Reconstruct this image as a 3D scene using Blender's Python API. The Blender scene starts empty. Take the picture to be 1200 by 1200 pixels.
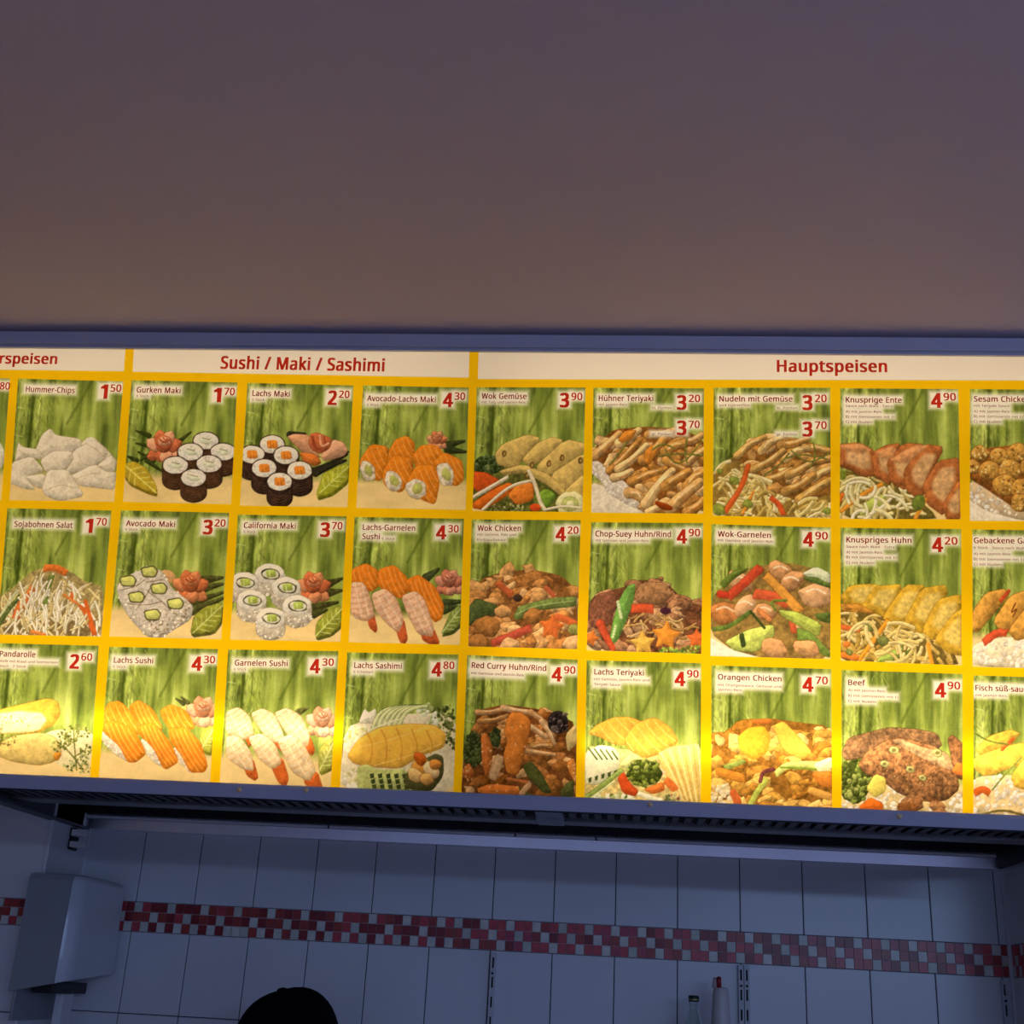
import bpy, math, random
import numpy as np
from mathutils import Matrix, Vector
# ---------------------------------------------------------------- camera, world, lights, exposure
SC = bpy.context.scene
COL = SC.collection
EYE = 1.65                                             # eye height above the floor; all heights below are relative to the eye
RIGHT = (0.9957594204252751, 0.07615884867995745, 0.051604325420098573)
FWD = (-0.0898048443209495, 0.9263989746584737, 0.3656774940958476)
UP = (-0.019956617218609835, -0.3687611279940878, 0.9293099396378572)
FPX = 1433.13
cam_data = bpy.data.cameras.new('camera'); cam_data.sensor_width = 36.0; cam_data.lens = 36.0*FPX/1200; cam_data.clip_start = .02
cam = bpy.data.objects.new('camera', cam_data); COL.objects.link(cam)
cam.matrix_world = Matrix(((RIGHT[0], UP[0], -FWD[0], 0), (RIGHT[1], UP[1], -FWD[1], 0), (RIGHT[2], UP[2], -FWD[2], EYE), (0, 0, 0, 1)))
SC.camera = cam
world = bpy.data.worlds.new('world'); SC.world = world; world.use_nodes = True
world.node_tree.nodes['Background'].inputs[0].default_value = (0.37, 0.45, 0.90, 1)
world.node_tree.nodes['Background'].inputs[1].default_value = 0.57
def area(name, loc, target, sx, sy, color, power, spread=180):
    l = bpy.data.lights.new(name, 'AREA'); l.shape = 'RECTANGLE'; l.size = sx; l.size_y = sy; l.color = color; l.energy = power; l.spread = math.radians(spread)
    o = bpy.data.objects.new(name, l); COL.objects.link(o); o.location = loc
    o.rotation_euler = (Vector(target)-Vector(loc)).to_track_quat('-Z', 'Y').to_euler(); return o
# daylight entering through the glazed shop front behind the camera, above its door
area('shopfront_daylight', (2.2, -3.2, EYE+.62), (.7, 3.1, EYE+.1), 2.6, .09, (.36, .58, 1.0), 5.2, 80)
SC.view_settings.view_transform = 'Standard'; SC.view_settings.look = 'None'; SC.view_settings.exposure = 0.0; SC.view_settings.gamma = 1.0
SC.view_settings.use_curve_mapping = False
SC.cycles.use_denoising = True
TUBE_POWER = 16.0                                      # radiance of the tubes inside the lit menu board
UPPER = 0.40
# ---------------------------------------------------------------- letter outlines (advance | contours)
GLYPHS = {
 '&': '235|86,232 75,230 66,227 58,222 51,216 46,209 42,201 39,192 38,183 43,161 53,143 66,127 40,109 33,103 27,96 23,88 20,79 18,70 17,60 18,47 21,35 26,25 33,17 41,10 51,4 62,0 75,-2 89,-3 121,1 147,11 168,27 196,0 234,0 187,46 195,55 202,65 207,76 220,115 191,115 183,86 169,64 107,123 120,131 131,140 140,149 147,159 152,170 153,183 152,193 150,202 146,210 141,217 135,222 127,227 118,230 109,232 98,233|150,45 125,29 115,25 103,23 90,22 78,23 67,27 58,32 52,40 48,50 47,61 47,68 49,75 51,81 64,96 83,109|105,209 112,206 117,202 122,197 124,190 125,183 124,175 121,167 117,161 110,154 101,147 90,140 72,162 69,168 67,175 66,183 67,191 70,197 75,202 81,206 88,209 97,209',
 ')': '96|83,105 81,122 78,139 75,156 69,172 63,187 55,202 46,216 36,229 10,229 19,215 27,201 35,186 41,170 46,155 50,138 53,122 54,105 55,88 54,72 53,55 50,39 46,23 41,7 35,-8 27,-23 19,-37 10,-51 36,-51 46,-38 55,-24 63,-9 69,6 75,21 78,38 81,54 83,71 83,88',
 ',': '86|59,37 29,37 25,12 19,-15 13,-41 34,-41 44,-17 54,9 62,34',
 '-': '103|90,73 90,98 13,98 13,73',
 '.': '86|24,10 26,5 29,1 33,-2 38,-4 43,-4 48,-4 53,-2 57,1 60,5 62,10 63,17 62,24 60,30 57,34 53,37 48,38 43,39 38,38 33,37 29,34 26,30 24,24 23,17',
 '/': '119|89,229 3,0 31,0 116,229',
 '0': '183|167,138 164,160 159,178 153,195 144,208 134,219 122,226 108,231 91,233 74,231 60,226 47,219 37,208 29,195 23,178 19,160 17,138 16,115 17,91 19,70 24,51 30,35 39,22 49,11 61,3 75,-2 91,-3 104,-2 116,0 127,5 136,11 144,19 150,28 156,39 160,51 164,65 168,115|44,135 46,152 49,167 52,180 57,190 64,198 71,204 81,207 91,209 102,207 111,204 119,198 125,190 131,180 134,167 137,152 139,135 139,115 139,95 137,78 134,62 131,50 125,39 119,31 111,25 102,22 91,21 81,22 71,25 64,31 57,39 52,50 49,63 46,78 44,95 44,115',
 '1': '183|114,229 90,229 29,181 43,162 68,182 78,191 88,200 87,188 86,176 86,160 86,0 114,0',
 '2': '183|167,26 51,27 99,74 130,107 138,117 145,127 150,138 154,148 157,160 157,171 157,183 154,194 149,204 143,212 135,219 125,225 114,229 102,231 88,232 61,229 38,219 18,205 33,186 59,202 68,206 78,208 88,208 99,207 109,204 117,198 124,191 127,181 129,170 128,160 126,150 123,141 105,115 75,84 15,23 15,0 167,0',
 '3': '183|156,191 150,205 141,216 127,225 109,230 87,232 72,231 59,229 46,225 35,220 25,215 16,209 30,189 47,199 65,206 88,209 100,207 110,204 118,199 124,192 128,184 129,174 129,165 126,158 123,151 118,145 111,140 103,136 94,133 84,131 72,130 49,130 49,106 72,106 84,106 96,104 106,102 115,99 122,94 128,89 132,83 135,75 136,66 134,53 130,42 122,33 111,26 96,22 78,21 46,25 14,36 14,9 44,0 77,-3 96,-2 113,1 127,5 139,12 149,20 156,30 161,41 164,52 165,65 164,79 159,92 152,102 141,110 127,116 111,121 120,123 128,126 136,131 142,136 148,142 152,149 156,157 157,166 158,175',
 '4': '183|177,77 144,77 144,230 115,230 7,76 7,52 116,52 116,0 144,0 144,52 177,52|116,77 34,77 103,175 110,187 118,200 118,189 117,178 117,165 116,149',
 '5': '183|68,139 53,137 58,203 149,203 149,229 34,229 26,121 40,112 58,115 79,117 97,115 112,111 123,105 130,96 135,84 136,70 136,60 133,51 129,43 124,36 117,30 110,26 101,23 91,21 80,21 48,25 20,36 20,9 46,0 80,-3 97,-2 112,1 126,6 137,13 147,22 155,32 161,44 164,58 165,73 164,87 161,99 156,110 149,119 140,126 129,132 117,137 103,140 88,140',
 '6': '183|18,81 20,67 24,53 28,41 34,31 40,21 48,14 56,8 65,3 75,0 85,-3 96,-3 110,-2 123,1 134,6 144,13 153,22 159,33 164,45 167,59 168,74 167,88 165,100 160,111 154,121 146,129 137,135 126,140 115,142 102,143 78,140 60,130 46,116 51,152 54,163 58,173 63,182 69,190 77,196 86,202 97,206 109,208 123,209 138,208 151,205 151,229 137,232 123,232 106,231 91,229 78,225 67,219 57,212 48,204 41,195 35,184 30,173 20,137 18,98|87,21 80,23 74,26 59,39 49,58 46,79 47,86 49,93 52,99 57,105 63,110 70,115 78,118 87,121 96,121 110,120 121,116 129,108 136,99 139,87 140,74 139,57 135,44 128,34 119,26 108,22 95,21',
 '7': '183|75,0 168,207 168,229 14,229 14,203 138,203 44,0',
 '8': '183|79,232 67,229 56,226 47,221 39,215 32,207 27,199 24,189 23,178 24,169 25,160 28,153 43,134 63,120 40,106 33,100 27,93 22,86 19,77 16,68 16,58 17,46 20,35 25,25 31,17 40,10 51,4 63,0 77,-2 92,-3 107,-2 120,0 132,4 142,10 151,18 158,26 163,36 166,47 167,59 167,69 164,78 161,86 155,93 149,100 142,106 116,121 138,135 154,153 157,161 159,169 160,177 159,189 156,199 151,208 145,215 137,221 127,226 116,229 104,232 91,232|44,66 46,73 48,79 63,95 87,108 92,106 117,94 134,79 137,73 139,66 140,59 138,48 134,38 128,30 118,24 106,20 92,19 77,20 65,24 55,30 49,38 45,48 43,58|103,209 113,206 121,201 127,194 131,186 132,176 132,169 130,163 127,157 113,143 93,132 72,143 56,157 53,162 51,169 51,176 52,186 56,194 62,201 70,206 80,209 91,209',
 '9': '183|166,148 164,162 161,176 156,188 151,198 144,207 137,215 129,221 120,226 110,229 100,232 89,232 75,231 62,228 51,223 41,216 32,207 25,196 20,184 17,170 16,155 17,141 20,128 24,117 30,108 38,100 47,94 58,89 69,87 82,86 106,89 124,99 138,112 134,77 131,66 126,56 121,47 115,39 107,33 98,27 87,23 75,21 61,20 46,21 33,24 33,0 47,-2 62,-3 78,-2 93,0 106,4 117,10 127,17 136,25 143,34 150,45 155,56 164,92 167,131|97,208 104,206 111,203 126,190 135,170 138,150 138,143 135,136 132,130 127,124 121,119 115,114 107,111 98,108 88,108 74,109 63,113 55,120 49,130 45,142 44,155 45,172 50,185 57,195 66,203 77,207 89,209',
 'A': '205|205,0 115,230 89,230 0,0 29,0 56,71 147,71 175,0|139,97 66,97 92,166 95,175 99,187 102,200 105,189 110,175 113,166',
 'B': '209|31,229 31,0 112,0 127,1 141,3 154,8 165,13 174,21 182,30 187,40 190,52 191,65 190,76 188,86 184,94 179,101 173,107 166,112 140,122 149,124 157,127 164,131 170,136 175,142 179,148 181,156 183,164 183,172 181,191 174,206 162,216 145,223 123,228 97,229|60,132 60,204 98,204 116,203 130,201 140,196 148,190 152,180 154,169 152,158 149,148 143,141 133,136 120,133 102,132|104,107 117,107 128,105 137,102 145,99 151,94 155,89 158,82 160,75 160,67 159,55 155,45 149,36 139,30 124,26 106,24 60,24 60,107',
 'C': '203|158,203 181,194 193,219 164,229 130,232 113,231 97,228 82,224 69,217 58,209 48,200 39,188 32,176 27,162 23,147 20,132 20,115 21,92 25,71 31,52 40,36 52,22 66,11 83,3 103,-2 125,-3 157,-1 184,6 184,31 157,25 129,22 112,23 98,27 85,33 74,42 66,53 59,65 54,80 51,97 50,115 51,128 52,141 55,153 60,164 65,174 71,182 79,190 87,196 96,201 106,204 117,206 129,207',
 'D': '234|213,140 208,161 201,179 190,194 177,206 162,216 144,223 124,228 102,229 31,229 31,0 95,0 119,1 140,6 159,13 176,23 189,36 200,52 208,71 213,92 215,117|182,88 174,65 161,48 143,35 120,27 91,25 60,25 60,204 98,204 115,203 131,200 145,195 156,187 166,178 174,166 180,152 183,135 184,116',
 'E': '178|159,25 60,25 60,107 153,107 153,132 60,132 60,204 159,204 159,229 31,229 31,0 159,0',
 'F': '166|60,97 153,97 153,123 60,123 60,204 159,204 159,229 31,229 31,0 60,0',
 'G': '234|131,95 181,95 181,27 162,23 136,22 117,23 100,27 86,34 75,42 66,53 59,66 54,81 51,97 50,115 51,133 54,149 60,164 68,176 78,187 90,196 104,202 119,206 137,207 168,203 196,194 207,219 175,229 138,232 114,231 93,226 74,218 58,207 44,193 34,177 26,158 21,137 20,115 21,91 25,71 32,52 42,36 54,22 69,11 87,3 107,-2 129,-3 172,0 210,9 210,121 131,121',
 'H': '238|206,229 177,229 177,132 60,132 60,229 31,229 31,0 60,0 60,107 177,107 177,0 206,0',
 'I': '109|96,17 69,23 69,206 96,212 96,229 13,229 13,212 40,206 40,23 13,17 13,0 96,0',
 'J': '88|10,-60 21,-58 30,-54 38,-49 45,-42 51,-33 55,-22 58,-10 58,4 58,229 30,229 30,1 29,-8 28,-15 25,-21 22,-26 18,-30 13,-32 -2,-36 -14,-35 -25,-32 -25,-57 -15,-60 -1,-61',
 'K': '199|104,129 195,229 161,229 99,160 80,138 60,116 60,229 31,229 31,0 60,0 60,89 83,109 165,0 199,0',
 'L': '168|160,0 160,26 60,26 60,229 31,229 31,0',
 'M': '291|156,0 234,200 233,184 232,163 231,141 231,0 260,0 260,229 217,229 144,41 74,229 31,229 31,0 58,0 58,139 57,163 57,184 57,201 132,0',
 'N': '244|213,229 186,229 186,100 186,77 187,55 187,39 64,229 31,229 31,0 58,0 58,128 57,151 56,173 56,190 179,0 213,0',
 'O': '251|230,138 226,158 219,177 210,193 198,207 183,218 167,226 147,231 126,233 103,231 83,226 66,218 52,207 40,193 31,177 25,158 21,138 20,115 20,98 22,82 26,67 31,53 38,40 46,29 55,20 66,12 79,5 93,1 108,-2 125,-3 142,-2 157,0 171,5 184,12 195,20 204,29 212,40 219,53 224,67 228,82 230,98 231,115|51,133 54,150 58,164 64,177 73,188 83,196 95,202 109,206 126,207 149,204 168,196 183,183 192,164 198,142 200,115 200,96 197,80 192,65 186,52 178,42 168,33 156,27 142,23 125,22 109,23 95,27 83,33 73,42 64,52 58,65 54,80 51,96 50,115',
 'P': '194|31,229 31,0 60,0 60,89 86,89 103,90 117,92 130,95 141,100 150,105 158,111 164,118 169,126 173,135 178,162 175,181 169,198 157,211 141,221 119,227 92,229|108,203 123,199 134,193 142,185 146,174 148,160 147,150 145,141 141,133 135,127 128,122 119,119 109,116 97,114 83,114 60,114 60,204 89,204',
 'R': '200|31,229 31,0 60,0 60,95 106,95 161,0 195,0 132,103 154,114 160,119 166,126 171,133 175,142 177,152 178,164 177,178 174,190 169,200 162,209 153,216 141,222 128,226 112,228 94,229|105,204 115,202 124,200 131,197 137,192 142,187 145,180 147,172 148,163 146,149 142,139 135,130 125,124 111,120 94,119 60,119 60,204 93,204',
 'S': '176|160,73 158,83 154,91 148,99 141,105 133,111 98,127 69,140 62,145 57,149 53,154 51,160 49,166 48,174 49,180 51,186 53,191 57,196 62,200 68,203 75,205 83,206 92,207 121,203 147,195 156,219 127,229 92,232 79,231 66,229 54,225 44,220 36,213 29,205 23,196 20,185 19,174 23,150 34,132 52,118 78,106 111,92 118,87 123,83 127,78 130,72 132,66 132,59 132,52 130,45 126,39 122,34 116,30 109,26 101,24 91,22 81,22 45,26 16,35 16,8 33,2 55,-2 79,-3 95,-2 110,0 123,4 134,10 144,18 151,26 157,37 160,48 161,61',
 'T': '178|104,204 175,204 175,229 3,229 3,204 75,204 75,0 104,0',
 'V': '192|162,229 111,83 105,64 100,48 96,32 93,48 88,64 82,82 30,229 0,229 82,0 111,0 192,229',
 'W': '298|264,229 229,89 224,70 220,51 217,35 215,47 213,60 209,75 205,90 163,229 133,229 93,91 89,76 85,62 83,48 81,35 79,47 76,60 73,75 70,89 34,229 4,229 64,0 94,0 137,149 141,164 144,177 147,188 148,195 149,188 152,177 156,164 159,150 204,0 233,0 294,229',
 'a': '180|60,170 34,160 42,139 65,148 91,152 101,151 110,148 117,144 122,137 125,127 126,114 126,104 97,103 72,100 51,95 35,87 24,77 17,64 15,48 16,37 18,27 22,19 27,12 34,7 41,2 50,-1 59,-3 69,-3 94,0 111,9 128,24 133,0 154,0 154,117 152,135 147,150 139,161 127,169 112,173 92,175|126,84 126,69 124,53 120,41 112,32 101,25 89,21 75,20 67,20 59,23 53,26 48,32 45,39 44,47 45,58 49,66 56,73 67,78 82,81 101,83',
 'b': '197|55,244 27,244 27,0 47,0 55,22 61,15 68,9 76,4 85,0 96,-2 109,-3 122,-2 135,1 146,7 156,14 164,24 171,37 176,51 179,67 180,86 177,113 171,135 160,153 146,165 129,172 109,175 96,174 85,172 76,167 68,162 61,156 54,149 55,164 55,184|118,150 130,144 139,135 145,122 149,106 150,86 149,67 145,50 139,37 130,28 119,22 105,20 88,22 75,28 66,37 60,50 57,66 55,87 56,101 57,113 60,123 64,132 69,139 75,145 83,148 93,151 104,151',
 'c': '154|121,-1 140,6 140,31 121,24 96,21 86,22 77,24 69,29 62,34 57,42 52,50 49,61 47,72 47,85 47,99 49,111 52,121 57,130 62,137 69,143 77,147 87,150 98,150 117,148 135,142 143,166 123,172 98,175 83,174 70,171 57,166 46,158 36,149 28,137 22,122 19,105 18,85 19,66 22,49 28,35 35,23 45,13 56,6 68,1 82,-2 96,-3',
 'd': '197|112,0 129,10 143,23 147,0 170,0 170,244 142,244 142,175 143,162 142,150 129,163 112,172 89,175 69,173 51,165 37,153 26,135 20,113 18,86 20,59 26,36 37,19 51,7 68,-1 88,-3|79,22 67,28 58,37 52,50 48,66 47,85 48,104 52,120 58,134 67,144 78,150 92,152 109,150 122,144 132,135 137,121 141,105 142,85 142,80 141,62 137,47 131,35 122,27 109,22 93,20',
 'e': '181|79,174 66,170 54,164 43,156 34,146 27,133 22,119 19,103 18,85 19,67 22,51 28,36 36,24 46,14 57,7 70,1 85,-2 100,-3 131,0 157,8 157,33 131,24 102,21 86,23 73,28 62,36 54,48 49,63 47,81 165,81 165,98 164,112 161,126 156,138 150,149 141,158 132,166 120,171 108,174 94,175|102,151 110,149 117,146 122,141 127,135 131,129 133,121 135,112 135,103 47,103 50,117 55,129 61,139 70,146 81,151 93,152',
 'f': '110|106,172 63,172 63,183 64,195 66,205 70,213 75,218 82,221 91,222 105,221 117,217 124,240 110,244 91,245 80,245 70,243 61,239 53,234 47,227 42,219 38,209 36,197 35,183 35,173 5,163 5,150 35,150 35,0 63,0 63,150 106,150',
 'g': '197|68,172 51,164 36,151 26,133 20,111 18,86 20,60 26,38 36,20 51,7 68,-1 89,-3 100,-2 110,0 119,3 128,8 135,15 143,23 142,13 142,2 142,-5 141,-19 136,-31 129,-41 120,-48 108,-52 95,-54 60,-50 31,-40 31,-66 59,-74 93,-77 110,-76 124,-73 136,-69 147,-62 155,-54 162,-44 166,-32 169,-18 170,-3 170,172 148,172 142,149 135,157 127,164 119,169 109,172 99,174 88,175|103,151 112,148 121,145 127,139 133,132 137,123 140,113 142,100 142,86 142,79 140,52 131,34 126,29 121,26 115,23 93,20 79,22 68,27 59,37 52,50 48,66 47,85 47,99 49,111 52,121 56,130 61,138 68,144 75,148 83,151 92,151',
 'h': '198|55,244 27,244 27,0 55,0 55,89 56,102 58,113 60,123 64,132 69,139 76,144 84,148 94,151 106,151 118,150 128,147 135,141 140,133 143,123 144,110 144,0 172,0 172,112 171,126 169,138 165,148 160,156 153,163 144,168 134,172 123,174 109,175 88,172 70,163 54,148 55,160 55,172',
 'i': '83|27,172 27,0 55,0 55,172|37,236 33,234 30,232 27,229 26,224 25,218 26,213 27,208 30,205 33,202 37,201 42,200 53,205 56,208 58,213 58,218 58,224 56,229 53,232 42,236',
 'j': '83|18,-76 27,-74 35,-71 41,-66 46,-60 50,-53 53,-45 55,-36 55,-26 55,172 27,172 27,-27 27,-36 24,-43 21,-48 16,-51 10,-53 4,-54 -8,-53 -18,-50 -18,-73 -7,-76 7,-77|26,213 27,208 30,205 33,202 37,201 42,200 53,205 56,208 58,213 58,218 58,224 56,229 53,232 42,236 37,236 33,234 30,232 27,229 26,224 25,218',
 'k': '171|55,244 27,244 27,0 55,0 55,63 75,80 134,0 168,0 94,98 164,172 131,172 76,114 69,106 61,96 54,89 55,103 55,116',
 'l': '83|55,244 27,244 27,0 55,0',
 'm': '300|205,174 194,172 184,168 175,163 167,155 159,146 154,155 148,163 140,168 130,172 119,174 106,175 87,172 69,163 54,149 50,172 27,172 27,0 55,0 55,89 56,102 57,113 60,123 63,132 68,139 74,144 82,148 91,151 101,151 109,151 116,149 121,147 126,143 130,139 133,133 137,111 137,0 165,0 165,95 166,112 169,126 175,137 184,145 196,150 211,151 222,150 231,147 238,141 242,133 245,123 246,111 246,0 274,0 274,112 272,132 268,148 260,160 248,169 234,173 216,175',
 'n': '198|89,172 70,163 54,149 50,172 27,172 27,0 55,0 55,89 57,108 60,123 66,135 76,144 89,150 106,151 118,150 128,147 135,141 140,133 143,123 144,110 144,0 172,0 172,112 171,132 165,148 157,160 144,169 129,173 110,175',
 'o': '194|176,104 172,120 167,135 159,147 150,157 139,165 126,171 113,174 98,175 82,174 68,171 55,165 44,157 35,147 27,135 22,120 19,104 18,86 18,73 20,60 24,48 28,38 34,28 40,20 48,13 56,7 65,3 75,-1 86,-3 97,-3 108,-3 119,-1 130,3 139,7 148,13 155,20 162,28 167,38 171,48 174,60 176,73 177,86|48,105 52,121 59,134 68,144 81,149 97,151 108,151 117,148 126,144 132,138 138,130 142,121 145,111 147,99 148,86 147,73 145,62 142,51 138,42 133,34 126,28 118,24 108,21 97,20 86,21 77,24 69,28 62,34 56,42 52,51 49,62 47,73 47,86',
 'p': '197|85,172 68,162 54,149 50,172 27,172 27,-77 55,-77 55,-6 55,8 55,22 68,9 85,0 109,-3 122,-2 135,1 146,7 156,15 164,25 171,37 176,51 179,68 180,86 177,114 171,136 160,153 146,165 129,173 109,175|118,149 130,144 139,134 145,121 149,105 150,87 150,74 148,63 145,52 142,43 137,35 130,29 123,24 114,21 105,20 93,21 83,24 75,28 69,34 64,41 60,50 57,61 56,73 55,86 55,92 56,104 58,116 61,125 64,133 70,140 76,145 84,148 93,151 104,151',
 'q': '197|142,-77 170,-77 170,172 148,172 142,149 136,156 130,162 122,167 112,172 101,174 89,175 75,174 63,171 52,165 42,157 33,147 27,135 22,121 19,104 18,86 20,59 26,36 37,19 51,7 68,-1 88,-3 100,-2 112,0 121,4 129,10 136,16 143,23 142,10 142,-4|79,22 67,28 58,37 52,50 48,66 47,85 48,104 52,120 58,134 67,144 78,150 92,152 109,150 122,144 131,135 137,122 141,105 142,85 142,80 141,67 140,56 137,46 133,38 128,32 121,27 113,23 104,21 93,20',
 'r': '132|100,175 92,173 86,170 68,158 54,140 50,172 27,172 27,0 55,0 55,92 60,115 71,134 87,145 106,149 115,149 124,147 128,173 118,175 107,175',
 's': '154|139,56 137,64 133,70 128,76 123,81 115,86 88,98 61,110 47,119 43,131 44,137 47,142 52,146 59,150 68,151 79,152 103,149 126,141 136,164 110,172 81,175 63,174 47,170 34,163 24,154 18,143 16,130 17,121 19,113 23,106 28,101 34,96 41,91 70,78 96,67 108,56 112,45 111,38 108,32 102,26 95,23 84,20 71,20 42,24 17,33 17,8 40,0 71,-3 84,-3 96,-1 107,3 117,7 125,13 131,20 136,28 138,37 139,47',
 't': '116|77,21 71,23 65,27 61,33 59,41 58,51 58,150 107,150 107,172 58,172 58,211 41,211 30,175 5,164 5,150 30,150 30,50 30,37 33,26 37,18 42,11 48,5 55,1 63,-1 71,-3 80,-3 96,-2 109,2 109,23 98,21 85,20',
 'u': '198|143,172 143,82 142,70 141,59 138,49 134,40 129,33 122,27 114,23 104,21 92,20 80,21 71,25 63,30 58,38 55,49 54,61 54,172 25,172 25,59 26,46 28,34 32,24 38,15 45,9 53,3 63,0 75,-2 88,-3 109,0 128,8 144,23 148,0 171,0 171,172',
 'v': '163|98,0 163,172 133,172 96,71 91,55 85,38 81,25 77,38 72,55 67,71 30,172 0,172 65,0',
 'w': '252|168,0 201,0 249,172 220,172 196,81 191,61 187,43 183,30 180,43 176,60 171,75 142,172 111,172 81,75 77,64 74,51 71,39 68,29 65,44 61,62 56,81 33,172 4,172 51,0 83,0 114,97 118,110 121,123 123,134 126,143 128,134 131,123 134,111 138,97',
 'x': '170|6,0 38,0 85,69 132,0 164,0 101,88 161,172 129,172 85,107 41,172 9,172 68,88',
 'y': '164|70,-1 61,-23 52,-40 40,-50 22,-54 12,-53 4,-52 4,-74 13,-76 27,-77 38,-76 47,-74 55,-70 63,-65 69,-59 75,-52 89,-24 164,172 133,172 98,74 89,48 82,27 79,42 74,57 68,74 30,172 0,172',
 'z': '151|138,22 45,22 136,151 136,172 18,172 18,150 105,150 13,19 13,0 138,0',
 'ß': '202|166,208 164,217 159,224 152,231 144,236 135,240 124,243 111,245 98,245 85,245 73,243 62,240 52,235 44,229 37,221 31,212 28,201 27,187 27,0 55,0 55,187 56,196 58,203 61,209 66,213 71,216 77,219 98,222 109,221 119,219 128,216 134,211 138,204 139,196 138,191 137,186 135,182 124,170 111,160 100,148 97,143 96,137 95,131 98,115 109,101 130,86 148,72 158,61 160,47 160,39 157,32 153,27 146,23 138,20 127,20 111,21 95,27 82,33 82,8 102,0 128,-3 140,-3 150,-1 159,2 168,7 175,12 180,19 185,28 187,38 188,49 187,57 186,65 183,71 171,88 151,104 133,116 125,124 123,132 127,143 138,153 152,164 163,179 165,185 167,191 167,198',
 'ä': '180|60,170 34,160 42,139 65,148 91,152 101,151 110,148 117,144 122,137 125,127 126,114 126,104 97,103 72,100 51,95 35,87 24,77 17,64 15,48 16,37 18,27 22,19 27,12 34,7 41,2 50,-1 59,-3 69,-3 94,0 111,9 128,24 133,0 154,0 154,117 152,135 147,150 139,161 127,169 112,173 92,175|126,84 126,69 124,53 120,41 112,32 101,25 89,21 75,20 67,20 59,23 53,26 48,32 45,39 44,47 45,58 49,66 56,73 67,78 82,81 101,83|46,214 47,210 50,206 60,202 71,206 73,210 75,214 75,218 75,223 73,227 71,230 60,234 50,230 47,227 46,223 45,218|106,214 107,210 110,206 120,202 131,206 133,210 135,214 135,218 135,223 133,227 131,230 120,234 110,230 107,227 106,223 106,218',
 'ö': '194|176,104 172,120 167,135 159,147 150,157 139,165 126,171 113,174 98,175 82,174 68,171 55,165 44,157 35,147 27,135 22,120 19,104 18,86 18,73 20,60 24,48 28,38 34,28 40,20 48,13 56,7 65,3 75,-1 86,-3 97,-3 108,-3 119,-1 130,3 139,7 148,13 155,20 162,28 167,38 171,48 174,60 176,73 177,86|48,105 52,121 59,134 68,144 81,149 97,151 108,151 117,148 126,144 132,138 138,130 142,121 145,111 147,99 148,86 147,73 145,62 142,51 138,42 133,34 126,28 118,24 108,21 97,20 86,21 77,24 69,28 62,34 56,42 52,51 49,62 47,73 47,86|53,214 54,210 57,206 67,202 78,206 80,210 82,214 82,218 82,223 80,227 78,230 67,234 57,230 54,227 53,223 52,218|113,214 115,210 117,206 127,202 138,206 140,210 142,214 142,218 142,223 140,227 138,230 127,234 117,230 115,227 113,223 113,218',
 'ü': '198|143,172 143,82 142,70 141,59 138,49 134,40 129,33 122,27 114,23 104,21 92,20 80,21 71,25 63,30 58,38 55,49 54,61 54,172 25,172 25,59 26,46 28,34 32,24 38,15 45,9 53,3 63,0 75,-2 88,-3 109,0 128,8 144,23 148,0 171,0 171,172|55,214 56,210 59,206 69,202 80,206 82,210 84,214 84,218 84,223 82,227 80,230 69,234 59,230 56,227 55,223 54,218|115,214 116,210 119,206 129,202 140,206 142,210 144,214 144,218 144,223 142,227 140,230 129,234 119,230 116,227 115,223 115,218',
}
# ---------------------------------------------------------------- printed pictures (plain numpy raster -> coloured film meshes)
ZM = {'A': (0, 380, 4.0), 'B': (270, 380, 4.0), 'C': (540, 380, 4.0), 'D': (820, 380, 1200/380),
      'E': (0, 660, 4.0), 'F': (270, 660, 4.0), 'G': (540, 660, 4.0), 'H': (820, 660, 1200/380)}
def zpx(z, p):
    ox, oy, s = ZM[z]; return (ox + p[0]/s, oy + p[1]/s)
RES = 1.45
def C3(h): return np.array([int(h[i:i+2], 16)/255.0 for i in (0, 2, 4)])
_nz = {}
def fbm(shape, cell, seed, octs=3, ax=1.0, ay=1.0):
    key = (shape, cell, seed, octs, ax, ay)
    if key in _nz: return _nz[key]
    H, W = shape; out = np.zeros(shape); amp = 1.0; tot = 0
    r = np.random.default_rng(seed)
    for o in range(octs):
        cx, cy = max(cell*ax/2**o, 1.01), max(cell*ay/2**o, 1.01)
        gw, gh = int(W/cx)+3, int(H/cy)+3
        g = r.random((gh, gw))
        x = np.arange(W)/cx; y = np.arange(H)/cy
        xi, yi = x.astype(int), y.astype(int); fx, fy = x-xi, y-yi
        fx = fx*fx*(3-2*fx); fy = fy*fy*(3-2*fy)
        a = g[yi][:, xi]*(1-fx)+g[yi][:, xi+1]*fx
        b = g[yi+1][:, xi]*(1-fx)+g[yi+1][:, xi+1]*fx
        out += amp*(a*(1-fy[:, None])+b*fy[:, None]); tot += amp; amp *= .55
    out = (out/tot-.5)*2
    _nz[key] = out
    return out
def chaikin(p, n=2, closed=True):
    p = np.asarray(p, float)
    for _ in range(n):
        if closed:
            q = np.roll(p, -1, 0)
            p = np.stack([.85*p+.15*q, .15*p+.85*q], 1).reshape(-1, 2)
        else:
            a, b = p[:-1], p[1:]
            m = np.stack([.75*a+.25*b, .25*a+.75*b], 1).reshape(-1, 2)
            p = np.concatenate([p[:1], m, p[-1:]])
    return p
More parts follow.
